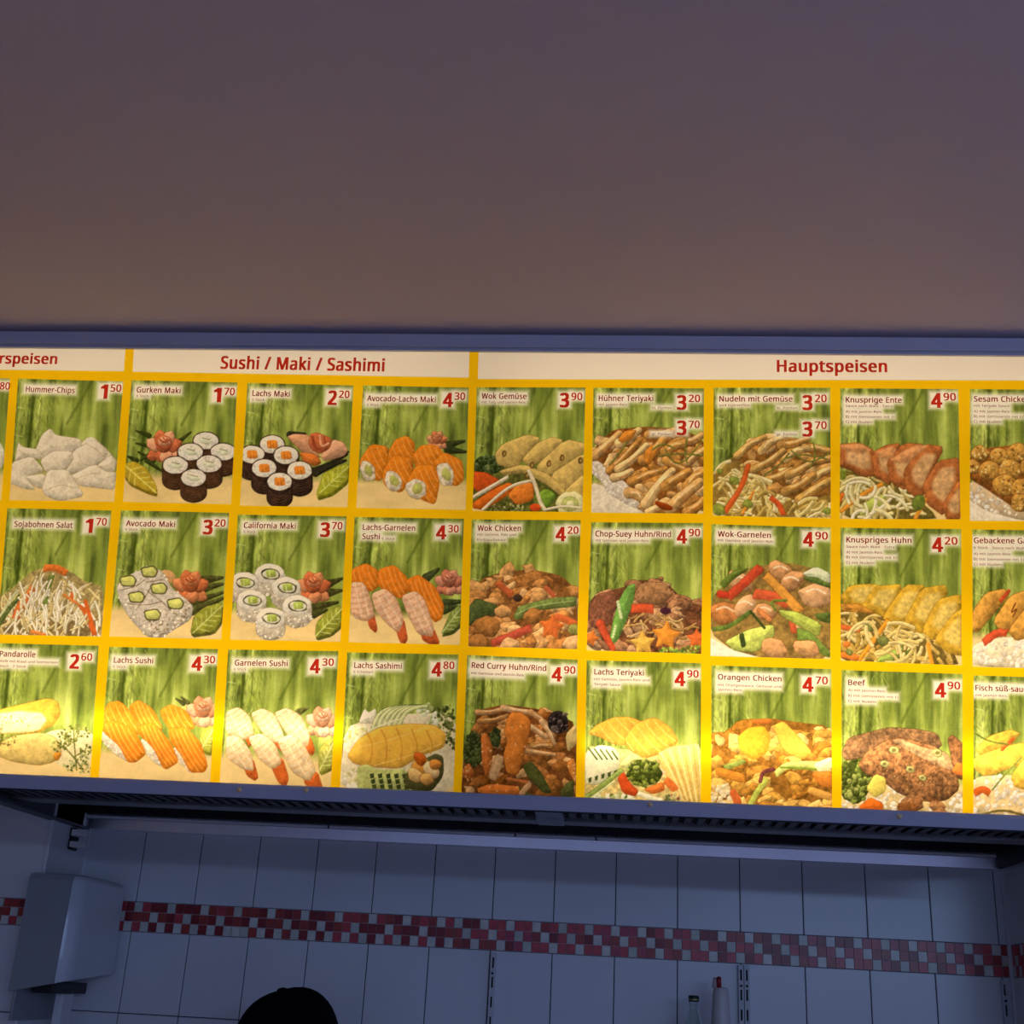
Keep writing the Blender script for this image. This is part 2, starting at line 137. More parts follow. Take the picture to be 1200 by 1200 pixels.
class Card:
    def __init__(s, quad, zoom, seed):
        # quad: TL, TR, BR, BL in photo pixels
        s.q = np.array(quad, float); s.z = zoom; s.seed = seed; s.r = np.random.default_rng(seed)
        w = np.linalg.norm(s.q[1]-s.q[0]); h = np.linalg.norm(s.q[3]-s.q[0])
        s.W, s.H = int(w*RES), int(h*RES); s.w, s.h = w, h
        s.k = s.W/w/ZM[zoom][2]                       # raster px per zoom px
        s.img = np.zeros((s.H, s.W, 3)); s.id = np.zeros((s.H, s.W), int); s.names = ['']
        s.Y, s.X = np.mgrid[0:s.H, 0:s.W].astype(float); s.X += .5; s.Y += .5
        s.cur = 0
    def T(s, pts):                                     # zoom px -> raster px (inverse bilinear)
        out = []
        TL, TR, BR, BL = s.q
        for p in pts:
            P = np.array(zpx(s.z, p)); a = b = .5
            for _ in range(6):
                F = TL*(1-a)*(1-b)+TR*a*(1-b)+BR*a*b+BL*(1-a)*b-P
                Ja = (TR-TL)*(1-b)+(BR-BL)*b; Jb = (BL-TL)*(1-a)+(BR-TR)*a
                d = np.linalg.solve(np.stack([Ja, Jb], 1), -F); a += d[0]; b += d[1]
            out.append((a*s.W, b*s.H))
        return np.array(out)
    def item(s, name):
        s.names.append(name); s.cur = len(s.names)-1
    # ---- signed distances (negative inside), in raster px, in a window
    def win(s, lo, hi, m):
        x0, y0 = np.floor(np.array(lo)-m).astype(int); x1, y1 = np.ceil(np.array(hi)+m).astype(int)
        x0, y0 = max(x0, 0), max(y0, 0); x1, y1 = min(x1, s.W), min(y1, s.H)
        if x1 <= x0+1 or y1 <= y0+1: return None
        return slice(y0, y1), slice(x0, x1)
    def sd_poly(s, P):
        m = 3
        w = s.win(P.min(0), P.max(0), m)
        if w is None: return None, None
        x, y = s.X[w], s.Y[w]
        d = np.full(x.shape, 1e9); ins = np.zeros(x.shape, bool)
        for (ax, ay), (bx, by) in zip(P, np.roll(P, -1, 0)):
            dx, dy = bx-ax, by-ay; L = dx*dx+dy*dy+1e-9
            t = np.clip(((x-ax)*dx+(y-ay)*dy)/L, 0, 1)
            d = np.minimum(d, (x-ax-t*dx)**2+(y-ay-t*dy)**2)
            if ay != by:
                c = ((ay > y) != (by > y)) & (x < dx*(y-ay)/(by-ay)+ax); ins ^= c
        d = np.sqrt(d)
        return w, np.where(ins, -d, d)
    def sd_line(s, P, w0, w1):
        m = max(w0, w1)+3
        w = s.win(P.min(0), P.max(0), m)
        if w is None: return None, None
        x, y = s.X[w], s.Y[w]; best = np.full(x.shape, 1e9); n = len(P)-1
        for i in range(n):
            (ax, ay), (bx, by) = P[i], P[i+1]
            dx, dy = bx-ax, by-ay; L = dx*dx+dy*dy+1e-9
            t = np.clip(((x-ax)*dx+(y-ay)*dy)/L, 0, 1)
            d = np.hypot(x-ax-t*dx, y-ay-t*dy)-(w0+(w1-w0)*(i+t)/n)
            best = np.minimum(best, d)
        return w, best
    def put(s, wsd, col, sh=.25, sw=None, n=(.06, 3), rim=None, rw=1.2, a=1.0, soft=.6, lx=-.45, ly=-.9, own=True):
        w, sd = wsd
        if w is None: return
        if isinstance(col, str): col = C3(col)
        m = np.clip(.5-sd/(2*soft), 0, 1)*a
        c = np.ones(sd.shape+(3,))*col
        if sh:
            sw = sw or max(2.0, min(9.0, -sd.min()*.8))
            gy, gx = np.gradient(sd); g = np.hypot(gx, gy)+1e-6
            e = np.exp(np.minimum(sd, 0)/sw)
            c *= (1+sh*e*(.75*(gx*lx+gy*ly)/g-.3))[..., None]
        if n and n[0]:
            f = fbm((s.H, s.W), max(n[1]*s.k*4, 1.2), s.seed*7+int(n[1]*10), 3)[w]
            c *= (1+n[0]*f)[..., None]
        if rim is not None:
            rc = C3(rim) if isinstance(rim, str) else rim
            e = np.clip(1+sd/rw, 0, 1)[..., None]; c = c*(1-e)+rc*e
        s.img[w] = s.img[w]*(1-m[..., None])+np.clip(c, 0, 1)*m[..., None]
        if own: s.id[w] = np.where(m > .5, s.cur, s.id[w])
    def poly(s, pts, col, smooth=2, **k):
        P = s.T(pts)
        if smooth: P = chaikin(P, smooth)
        s.put(s.sd_poly(P), col, **k)
    def line(s, pts, w, col, w1=None, smooth=2, **k):
        P = s.T(pts)
        if smooth and len(P) > 2: P = chaikin(P, smooth, False)
        k.setdefault('sh', .2)
        if w*s.k > 7 and w1 is None and k['sh'] and len(P) >= 2:
            d = np.gradient(P, axis=0); d /= np.linalg.norm(d, axis=1)[:, None]+1e-9; nv = np.stack([-d[:, 1], d[:, 0]], 1)
            h = w*s.k/2*(1+.22*(s.r.random(len(P))-.5))[:, None]; sk = d[[0, -1]]*w*s.k*.35*(s.r.random(2)-.5)[:, None]
            A, B = P+nv*h, P-nv*h*.9; A[0] += sk[0]; B[0] -= sk[0]; A[-1] += sk[1]; B[-1] -= sk[1]
            s.put(s.sd_poly(chaikin(np.concatenate([A, B[::-1]]), 1)), col, **k); return
        s.put(s.sd_line(P, w*s.k/2, (w if w1 is None else w1)*s.k/2), col, **k)
    def blob(s, x, y, rx, ry, col, rot=0, wob=0.0, nseg=20, smooth=1, **k):
        t = np.arange(nseg)/nseg*2*math.pi
        f = 1+wob*(s.r.random(nseg)*2-1)
        a = math.radians(rot); ca, sa = math.cos(a), math.sin(a)
        px, py = rx*np.cos(t)*f, ry*np.sin(t)*f
        s.poly(list(zip(x+px*ca-py*sa, y+px*sa+py*ca)), col, smooth=smooth, **k)
    def speckle(s, pts, cols, num, r0, r1, **k):        # dots inside a polygon
        P = np.array(pts, float); lo, hi = P.min(0), P.max(0); c = 0; tries = 0
        while c < num and tries < num*20:
            tries += 1
            q = lo+(hi-lo)*s.r.random(2)
            if not inpoly(q, P): continue
            c += 1; r = s.r.uniform(r0, r1)
            s.blob(q[0], q[1], r, r*s.r.uniform(.6, 1), cols[s.r.integers(len(cols))], s.r.uniform(0, 180), .15, 8, 1, **dict(dict(sh=.15, n=None), **k))
    def strands(s, pts, cols, num, length, w, bend=.5, ang=(0, 180), **k):
        P = np.array(pts, float); lo, hi = P.min(0), P.max(0); c = 0; tries = 0
        while c < num and tries < num*30:
            tries += 1
            q = lo+(hi-lo)*s.r.random(2)
            if not inpoly(q, P): continue
            th = math.radians(s.r.uniform(*ang)); L = length*s.r.uniform(.6, 1.2); b = bend*s.r.uniform(-1, 1)
            pp = []
            x, y = q; tt = th-b
            for i in range(5):
                pp.append((x, y)); x += math.cos(tt)*L/4; y += math.sin(tt)*L/4; tt += b*.6
            if not inpoly(pp[-1], P) and s.r.random() < .75: continue
            c += 1
            s.line(pp, w*s.r.uniform(.75, 1.2), cols[s.r.integers(len(cols))], **dict(dict(sh=.3, n=(.05, 4), rim=None), **k))
    def chunks(s, pts, cols, num, r0, r1, **k):          # heap of lumps, back to front
        P = np.array(pts, float); lo, hi = P.min(0), P.max(0); q = []; tries = 0
        while len(q) < num and tries < num*30:
            tries += 1
            p = lo+(hi-lo)*s.r.random(2)
            if inpoly(p, P): q.append(p)
        q.sort(key=lambda p: p[1])
        for p in q:
            r = s.r.uniform(r0, r1)
            s.blob(p[0], p[1], r*s.r.uniform(.9, 1.5), r*s.r.uniform(.6, .95), cols[s.r.integers(len(cols))], s.r.uniform(-50, 50), .3, 10, 1,
                   **dict(dict(sh=.42, n=(.3, 4), rim='6a3f1c', rw=.9), **k))
def inpoly(q, P):
    x, y = q; c = False
    for (x1, y1), (x2, y2) in zip(P, np.roll(P, -1, 0)):
        if (y1 > y) != (y2 > y) and x < (x2-x1)*(y-y1)/(y2-y1)+x1: c = not c
    return c
def bamboo(s, horizon=.77, table='dcb878'):
    H, W = s.H, s.W; u = s.X/W; v = s.Y/H
    n1 = fbm((H, W), 11, 11, 4, .8, 8); n2 = fbm((H, W), 22, 5, 2, 1, 2.2); n3 = fbm((H, W), 3, 8, 2, 1, 3)
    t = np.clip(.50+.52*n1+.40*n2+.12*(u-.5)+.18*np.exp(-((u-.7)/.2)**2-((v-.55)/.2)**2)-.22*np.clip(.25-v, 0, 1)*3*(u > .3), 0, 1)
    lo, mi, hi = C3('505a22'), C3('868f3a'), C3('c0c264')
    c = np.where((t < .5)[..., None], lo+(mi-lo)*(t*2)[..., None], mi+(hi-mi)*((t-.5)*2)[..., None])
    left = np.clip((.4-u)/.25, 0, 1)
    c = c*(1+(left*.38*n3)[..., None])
    s.img[:] = c; s.id[:] = 0
    def st(u0, v0, u1, v1, w, col, a, soft=1.2, w1=None):
        P = np.array([(u0*W, v0*H), (u1*W, v1*H)])
        s.put(s.sd_line(P, w/2, (w if w1 is None else w1)/2), col, sh=0, n=None, a=a, soft=soft, own=False)
    for (uu, w, col, a, so) in [(.05, 7, 'b9bd5c', .55, 2), (.03, 1.6, '5c6616', .6, 1), (.105, 4, '99a043', .5, 1.5), (.165, 4.5, '3c470f', .75, 1.4), (.2, 3.2, 'a8ae52', .5, 1.2),
                                (.245, 2.2, '4f5b17', .5, 1.2), (.29, 5, '9aa73c', .35, 2.5), (.36, 3, '55641a', .35, 2), (.42, 5, 'a3ad3f', .35, 3), (.58, 6, '5d6b1a', .3, 3.5), (.66, 7, 'bcc150', .3, 4), (.8, 5, '62701d', .3, 3), (.9, 7, 'aab244', .3, 4)]:
        st(uu, -.02, uu-.02+.03*(uu > .5), .8, w, col, a, so)
    st(.72, -.02, .5, .36, 3.5, '4b5715', .6, 2); st(.5, .36, .47, .5, 3, '5f6b1d', .4, 2); st(.33, .0, .4, .2, 3, '55611a', .4, 2)
    r = np.random.default_rng(77)
    for i in range(70):
        x, y = r.random()*.34, r.random()*.72; a = r.uniform(-.9, .9); L = r.uniform(.05, .13)
        st(x, y, x+math.sin(a)*L, y+math.cos(a)*L, r.uniform(.7, 1.4), ['c9cf72', '3f4a10', 'd2d68a', '4b5714'][i % 4], .55, .6, .3)
    for y in (.24, .47):
        st(.02, y, .085, y+.01, 1.4, 'd6d993', .6, .8)
    m = np.clip((v-horizon)/.07+.5, 0, 1)[..., None]
    tc = C3(table)*(1+.05*fbm((H, W), 18, 3, 2, 3, 1))[..., None]*(1.0+.06*(v-.9))[..., None]
    s.img[:] = s.img*(1-m)+tc*m
def halo(s, boxes):
    for (x0, y0, x1, y1) in boxes:
        p = 24*ZM[s.z][2]/4
        P = s.T([(x0-p, y0-p), (x1+p, y0-p), (x1+p, y1+p), (x0-p, y1+p)])
        w = s.win(P.min(0), P.max(0), 6)
        if w is None: continue
        x, y = s.X[w], s.Y[w]; c = (P.min(0)+P.max(0))/2; h = (P.max(0)-P.min(0))/2-2
        qx, qy = np.abs(x-c[0])-h[0], np.abs(y-c[1])-h[1]
        sd = np.hypot(np.maximum(qx, 0), np.maximum(qy, 0))+np.minimum(np.maximum(qx, qy), 0)
        m = np.clip(.5-(sd+3.5)/12.0, 0, 1)[..., None]; m = m*m*(3-2*m)
        s.img[w] = s.img[w]*(1-m)+C3('ecdcc0')*m
        # the glow around the lettering is print, it belongs to the picture itself
        s.id[w] = np.where(m[..., 0] > .5, 0, s.id[w])
RICE = ['e8d8c0', 'dccab0', 'f0e2cc', 'c9b496']
def rice(s, pts, base='d9c6ab', num=60, r=5):
    s.poly(pts, base, sh=.3, n=(.12, 3), rim='a88f70'); s.speckle(pts, RICE, num, r*.6, r*1.2, rim='b39c80', rw=.5)
def maki(s, x, y, rx, ry, h, fill, nori='4b2f1c'):
    t = np.linspace(0, math.pi, 12)
    side = [(x-rx, y)]+[(x-rx*math.cos(a), y+h+ry*math.sin(a)) for a in t]+[(x+rx, y)]
    s.item('maki_roll')
    s.poly(side, nori, smooth=0, sh=.45, sw=6, n=(.25, 3)); 
    for i in range(5):
        yy = y+ry*.6+h*(.15+.17*i); s.line([(x-rx*.85, yy), (x, yy+ry*.9), (x+rx*.85, yy)], 2.5, '7a583a', a=.5, sh=0)
    s.blob(x, y, rx, ry, '3a2416', sh=0, n=None); s.blob(x, y, rx*.92, ry*.9, 'e4d3b9', wob=.03, sh=.1, n=(.1, 2))
    t = np.linspace(0, 2*math.pi, 14)
    s.speckle([(x+rx*.85*math.cos(a), y+ry*.82*math.sin(a)) for a in t], RICE, 22, 4, 8)
    if fill == 'cucumber':
        s.blob(x, y, rx*.52, ry*.36, 'd6cfa8', 8, .06, sh=.15); s.line([(x-rx*.25, y-ry*.3), (x+rx*.3, y-ry*.12)], 4, '6b5a38', sh=0, a=.8); s.line([(x-rx*.2, y+ry*.25), (x+rx*.3, y+ry*.3)], 2.5, '9a8a58', sh=0, a=.7)
    else:
        s.poly([(x-rx*.42, y-ry*.4), (x+rx*.35, y-ry*.45), (x+rx*.45, y+ry*.4), (x-rx*.35, y+ry*.42)], 'dd7a1e', 1, sh=.2, n=(.15, 3))
        for i in range(3): s.line([(x-rx*.3+i*rx*.25, y-ry*.35), (x-rx*.22+i*rx*.25, y+ry*.35)], 3, 'eda55a', sh=0, a=.7)
def rose(s, x, y, r, c0='c8693f', c1='e09a70', c2='9c4526'):
    s.item('salmon_rose')
    s.blob(x, y+r*.25, r*.72, r*.7, c2, wob=.08, nseg=10)
    def petal(ang, L, wd, col):
        a = math.radians(ang); u = (math.cos(a), -math.sin(a)); n = (-u[1], u[0]); cx, cy = x, y+r*.28
        pt = lambda t, q: (cx+u[0]*L*t+n[0]*wd*q, cy+u[1]*L*t+n[1]*wd*q)
        s.poly([pt(0, .25), pt(.35, .85), pt(.8, .8), pt(1.08, .12), pt(.86, -.7), pt(.4, -.85), pt(0, -.25)], col, 1, sh=.5, sw=5, n=(.1, 4), rim=c2, rw=.9)
    for ang, L, wd, col in [(205, 1.05, .42, c0), (-25, 1.05, .42, c1), (150, 1.15, .46, c1), (28, 1.15, .46, c0), (105, 1.2, .5, c0), (70, 1.2, .45, c1), (250, .7, .5, c0), (290, .72, .5, c1)]: petal(ang, L*r, wd*r, col)
    s.blob(x, y-r*.12, r*.5, r*.55, c0, 0, .06, 12, sh=.55, rim=c2, rw=1)
    s.poly([(x-r*.42, y-r*.35), (x-r*.1, y-r*.6), (x+r*.35, y-r*.5), (x+r*.42, y-r*.1), (x+r*.1, y+r*.05), (x-r*.3, y)], c1, 1, sh=.45, rim=c2, rw=1)
    s.line([(x-r*.25, y-r*.38), (x+r*.02, y-r*.18), (x+r*.3, y-r*.36)], r*.11, c2, sh=0); s.line([(x-r*.05, y-r*.5), (x+r*.08, y-r*.3), (x+r*.2, y-r*.45)], r*.07, c2, sh=0); s.line([(x-r*.42, y-r*.1), (x-r*.05, y+r*.25), (x+r*.4, y)], r*.07, c2, sh=0)
def garnish(s, pts, mid, col='a8a02c', edge='726a18', vein='d4cf74'):
    s.item('leaf_garnish')
    P = np.array(pts, float)
    s.poly([(x+4, y+14) for x, y in pts], edge, 1, sh=.1)
    s.poly(pts, col, 1, sh=.2, rim=edge, rw=1)
    a, b = np.array(mid[0], float), np.array(mid[1], float); d = b-a; nrm = np.array([-d[1], d[0]])*.3
    s.line([a, b], 6, vein, sh=0, a=.9, own=False)
    for i in range(1, 6):
        p = a+d*i/6.5
        for sg in (1, -1):
            q = p+d*.16+nrm*sg*(.9-.1*i)
            if inpoly(q, P): s.line([p, q], 4, vein, sh=0, a=.8, own=False)
def darkleaf(s, lines, w=26, col='3c4218'):
    s.item('dark_leaf')
    for L in lines: s.line(L, w, col, w1=w*.35, n=(.25, 3), sh=.3)
def salmon(s, pts, c='dd7c20', st='f0b468', n=6, d=(.35, 1), name='salmon_nigiri'):
    if name: s.item(name)
    P = np.array(pts, float); s.poly(pts, c, 2, sh=.3, sw=7, n=(.08, 4), rim='a9571a', rw=.8)
    lo, hi = P.min(0), P.max(0); dv = np.array(d)/np.hypot(*d); nv = np.array([-dv[1], dv[0]])
    c0 = P.mean(0); pr = (P-c0)@nv; pl = (P-c0)@dv; Q = chaikin(P, 2); cc = Q.mean(0); Q = cc+(Q-cc)*.93
    for i in range(n):
        o = pr.min()+(pr.max()-pr.min())*(i+.6)/(n+.2); seg = []
        for t in np.linspace(pl.min(), pl.max(), 26):
            p = c0+nv*(o+12*math.sin((t-pl.min())/(pl.max()-pl.min()+1)*3.0))+dv*t
            if inpoly(p, Q): seg.append(tuple(p))
            elif len(seg) > 2: break
            else: seg = []
        if len(seg) > 3: s.line(seg[::2]+[seg[-1]], 4.5, st, sh=0, a=.55, smooth=1, own=False)
def shrimp(s, body, tail, c='e3b98c', st='c9814c', tc='cf5a20'):
    s.item('shrimp_nigiri')
    s.poly(tail, tc, 1, sh=.4, n=(.15, 3), rim='a03c14', rw=.8)
    s.poly(body, c, 2, sh=.35, sw=7, n=(.1, 4), rim='a8764c', rw=.8)
    P = np.array(body, float); c0 = P.mean(0)
    u, w, vt = np.linalg.svd(P-c0); dv = vt[0]*(1 if vt[0][1] > 0 else -1); nv = np.array([-dv[1], dv[0]])
    pl = (P-c0)@dv; pr = (P-c0)@nv; Q = chaikin(P, 2); L = pl.max()-pl.min()
    for i in range(7):
        t = pl.min()+L*(i+.7)/7.6; seg = []
        for o in np.linspace(pr.min(), pr.max(), 18):
            p = c0+dv*(t+10*math.cos((o)/(pr.max()-pr.min())*3.1))+nv*o
            if inpoly(p, Q): seg.append(tuple(p))
        if len(seg) > 2: s.line(seg, 7, st, sh=0, a=.42, soft=1.1, smooth=1, own=False)
    for o in (-.18, .12):
        a, b = c0+dv*(pl.min()+L*.12)+nv*o*(pr.max()-pr.min()), c0+dv*(pl.max()-L*.15)+nv*o*(pr.max()-pr.min())
        s.line([a, b], 5, 'f2dcbc', sh=0, a=.45, soft=1.1, own=False)
def broccoli(s, x, y, rx, ry, cols=('3f4f1c', '55682a', '2f3c14', '6d7d38')):
    s.item('broccoli_floret'); s.blob(x, y, rx, ry, cols[2], wob=.12, nseg=14, sh=.3)
    t = np.linspace(0, 2*math.pi, 14)
    s.speckle([(x+rx*math.cos(a), y+ry*math.sin(a)) for a in t], cols, 90, 6, 13, sh=.4)
def star(s, x, y, r, col, rot=0):
    s.item('carrot_star'); pts = []
    for i in range(10):
        a = math.radians(rot-90+36*i); q = r if i % 2 == 0 else r*.5; pts.append((x+q*math.cos(a), y+q*math.sin(a)))
    s.poly(pts, col, 1, sh=.25, rim='a8501c', rw=.8)
def slices(s, polys, col, meat=None, rim='8a4a1a', name='meat_slice', **k):
    for i, p in enumerate(polys):
        c0 = np.mean(p, 0); p = [tuple(c0+(np.array(q)-c0)*1.07) for q in p]; s.item(name); s.poly(p, col, 1, **dict(dict(sh=.35, sw=7, n=(.2, 4), rim=rim, rw=1), **k))
        if meat:
            P = np.array(p, float); c = P.mean(0)+np.array([14, -14])
            s.poly([tuple(c+(q-c)*.62) for q in P], meat, 2, sh=.1, n=(.2, 3), soft=3.0, a=.9, own=False)
NOOD = ['d9bf7a', 'cbac60', 'e0ca90', 'b8954c']
def noodles(s, pts, num, L=90, w=14, base='7a5a24', cols=NOOD, name='noodles', **k):
    s.item(name); s.poly(pts, base, 1, sh=.1); s.strands(pts, cols, num, L, w, .9, **k)

def d_left(s):
    s.item('white_plate'); s.blob(-62, 620, 82, 95, 'e0cdae', sh=.2, n=(.03, 6)); s.blob(-70, 620, 60, 70, 'd2bd9c', sh=.1)
def d_hum(s):
    for p in [[(172, 600), (205, 520), (240, 495), (265, 525), (370, 540), (378, 580), (335, 602), (200, 628)],
              [(75, 640), (90, 556), (112, 580), (178, 588), (205, 632), (130, 628)],
              [(380, 575), (410, 540), (440, 534), (500, 590), (542, 640), (535, 668), (500, 640)],
              [(310, 692), (345, 598), (440, 548), (500, 600), (470, 655), (350, 695)],
              [(195, 640), (250, 598), (335, 602), (338, 640), (300, 690), (220, 692)],
              [(48, 738), (58, 655), (150, 625), (205, 690), (125, 715), (168, 772), (110, 765)],
              [(120, 715), (210, 702), (222, 775), (165, 760)],
              [(335, 715), (440, 662), (535, 692), (530, 772), (470, 766), (380, 756)],
              [(455, 665), (520, 615), (540, 640), (535, 690), (500, 690)],
              [(205, 770), (232, 688), (318, 690), (350, 740), (384, 792), (372, 806), (280, 823), (222, 800)]]:
        c0 = np.mean(p, 0); p = [tuple(c0+(np.array(q)-c0)*1.1) for q in p]; s.item('prawn_cracker'); s.poly(p, 'dcc7a4', 1, sh=.28, sw=8, n=(.06, 10), rim='a2865c', rw=1)
    for L in [[(230, 770), (290, 750), (340, 765)], [(350, 730), (420, 700), (470, 700)], [(90, 590), (120, 620)], [(400, 560), (470, 600), (500, 640)]]: s.line(L, 4, 'b49a70', sh=0, a=.7, own=False)
def d_gur(s):
    darkleaf(s, [[(700, 525), (640, 502)], [(710, 575), (640, 560)], [(720, 640), (650, 600)], [(830, 560), (895, 508)], [(690, 640), (760, 690)], [(640, 640), (600, 620)], [(720, 600), (660, 640)]])
    rose(s, 770, 572, 78)
    garnish(s, [(582, 655), (630, 642), (690, 675), (735, 755), (735, 795), (690, 782), (610, 745), (582, 710)], ((590, 665), (735, 790)), 'b9992a', '7e661a', 'ddcb6a')
    for x, y in [(965, 548), (1045, 600), (893, 600), (980, 656), (823, 662), (908, 720)]: maki(s, x, y, 63, 44, 72, 'cucumber')
def d_lm(s):
    darkleaf(s, [[(385, 690), (460, 660), (545, 612)], [(400, 700), (480, 660), (540, 640)], [(280, 520), (350, 515)], [(500, 620), (550, 600)]], 34, '2f2a1c')
    s.item('salmon_rose')
    for p, c in [([(262, 530), (300, 515), (370, 520), (400, 600), (430, 630), (350, 612)], 'd2946a'), ([(320, 600), (400, 610), (430, 650), (400, 668), (345, 650)], 'd0702c'),
                 ([(420, 620), (480, 540), (530, 555), (552, 592), (530, 622), (440, 645)], 'd99c74'), ([(365, 560), (375, 515), (410, 508), (480, 540), (465, 585), (420, 612), (380, 590)], 'bd6238')]:
        s.poly(p, c, 1, sh=.4, rim='8f4a2a', rw=1)
    s.line([(385, 530), (395, 580), (420, 590)], 12, '8f3f22', sh=0); s.line([(420, 525), (425, 580), (460, 560)], 10, 'dc9a72', sh=.2); s.line([(440, 530), (445, 560)], 6, '8f3f22', sh=0)
    garnish(s, [(435, 700), (500, 668), (552, 652), (552, 730), (480, 790), (410, 812), (402, 795)], ((420, 790), (550, 670)), 'a6a02a', '6c6a18', 'c9ca70')
    for x, y in [(197, 565), (103, 612), (262, 616), (160, 676), (325, 686), (232, 738)]: maki(s, x, y, 62, 46, 76, 'salmon', '35221a')
def d_al(s):
    darkleaf(s, [[(1010, 570), (1095, 550)], [(1020, 590), (1100, 600)]], 40, '3a3f1e')
    rose(s, 968, 545, 46, 'cf7a4c', 'dc9468', '9c4e2c')
    def roll(p, e):
        salmon(s, p, 'd97a1c', 'ecae64', 6, (.5, .9), 'salmon_roll')
        if e:
            x, y, a, b, rot = e; s.blob(x, y, a, b, 'd9c3a0', rot, .1, 14, n=(.25, 3), rim='8d5a28', rw=.9); s.blob(x+4, y, a*.5, b*.55, 'b9b25a', rot, .1, 10, rim='7d7428', rw=.8)
    roll([(740, 600), (775, 540), (830, 522), (868, 560), (860, 640), (740, 660)], None)
    roll([(850, 620), (895, 565), (970, 570), (1005, 610), (950, 690), (870, 680)], None)
    roll([(605, 640), (660, 562), (745, 575), (735, 690), (700, 742), (612, 700)], (645, 688, 34, 52, -25))
    roll([(945, 650), (1000, 598), (1088, 640), (1096, 730), (1060, 762), (990, 740)], (1008, 705, 40, 58, -20))
    roll([(712, 690), (765, 612), (858, 630), (858, 720), (800, 795), (720, 755)], (765, 735, 38, 50, -30))
    roll([(820, 755), (870, 660), (960, 660), (982, 740), (962, 848), (890, 820)], (872, 772, 50, 48, 30))
def d_so(s):
    M = [(-20, 330), (-20, 170), (60, 120), (150, 40), (220, 15), (330, 40), (400, 90), (485, 110), (475, 345)]
    s.item('bean_sprouts'); s.poly(M, '9c8450', 1, sh=.1, n=(.3, 4)); s.poly([(-20, 220), (100, 200), (300, 210), (480, 250), (476, 345), (-20, 345)], '6a5030', 1, sh=0, a=.6, soft=8)
    s.strands(M, ['d9c7a0', 'e9dabb', 'c8ae74', 'dcc488'], 90, 110, 12, .5, (30, 160), rim='8a7040', rw=.6)
    s.item('pepper_strip'); s.line([(205, 25), (260, 20), (315, 50)], 36, 'd8702c', n=(.2, 3)); s.line([(175, 105), (120, 160), (75, 260)], 44, 'cf6a2c', n=(.2, 4), rim='9a4418')
    s.line([(330, 140), (400, 220), (445, 335)], 26, 'cc5f24', n=(.15, 3), rim='9a4418')
    s.item('leek_strip'); s.line([(245, 58), (225, 130), (203, 220)], 28, '6f7c34', n=(.2, 3), rim='4a5420'); s.line([(100, 150), (40, 220), (-10, 300)], 22, '5c6430', n=(.2, 3)); s.line([(80, 130), (0, 250)], 8, 'b7b890', sh=0)
    s.item('bean_sprouts'); s.strands([(80, 60), (300, 60), (470, 200), (470, 345), (60, 345)], ['e6d6b4', 'd9c7a0', 'f0e4cc', 'c0a266'], 60, 100, 12, .5, (50, 130), rim='8a7040', rw=.6)
    s.item('pepper_strip'); s.line([(150, 320), (210, 335)], 18, 'd07a38'); s.line([(300, 150), (360, 190)], 14, 'd07a38'); s.line([(400, 180), (445, 330)], 18, 'cc5f24')
def d_av(s):
    s.item('salmon_rose'); s.blob(785, 65, 40, 30, 'd39a60', 20)
    darkleaf(s, [[(890, 190), (1040, 140)], [(900, 225), (1045, 165)], [(960, 80), (1040, 70)], [(950, 120), (1040, 100)]], 44, '4d4a22')
    rose(s, 892, 108, 78, 'c2683a', 'd07e4e', '8f4424')
    garnish(s, [(908, 245), (960, 205), (1042, 182), (1038, 270), (1000, 320), (890, 335)], ((905, 325), (1040, 200)), '8e8a2e', '5d5820', 'bdb96e')
    s.item('avocado_roll'); B = [(545, 110), (600, 60), (700, 14), (765, 40), (808, 120), (870, 165), (908, 205), (895, 265), (820, 310), (760, 350), (690, 345), (610, 260), (565, 190)]
    s.poly(B, 'cbb8a0', 1, sh=.35, sw=10, n=(.14, 3), rim='8f7a5c'); s.speckle(B, ['e2d2bd', 'd4c2aa', 'bba78c', 'efe2d0'], 190, 5, 9, rim='a08a6c', rw=.5)
    s.speckle([(690, 260), (890, 210), (880, 260), (760, 340), (700, 340)], ['8c7454', 'a78f70', '7a6042'], 60, 3, 6)
    for L in [[(560, 130), (640, 110), (680, 80)], [(690, 90), (760, 80)], [(640, 220), (690, 150), (720, 90)], [(690, 130), (760, 180), (800, 220)], [(600, 190), (680, 200), (760, 180)]]: s.line(L, 5, '6d5840', sh=0, a=.7)
    for i, (x, y) in enumerate([(700, 42), (600, 85), (745, 120), (640, 160), (822, 190), (715, 242)]):
        s.item('avocado_piece'); s.poly([(x-42, y-18), (x+22, y-30), (x+44, y-4), (x+30, y+28), (x-30, y+26)], '52482a', 1, sh=0); s.poly([(x-36, y-14), (x+20, y-24), (x+37, y-2), (x+26, y+22), (x-25, y+20)], 'ccc468', 1, sh=.2)
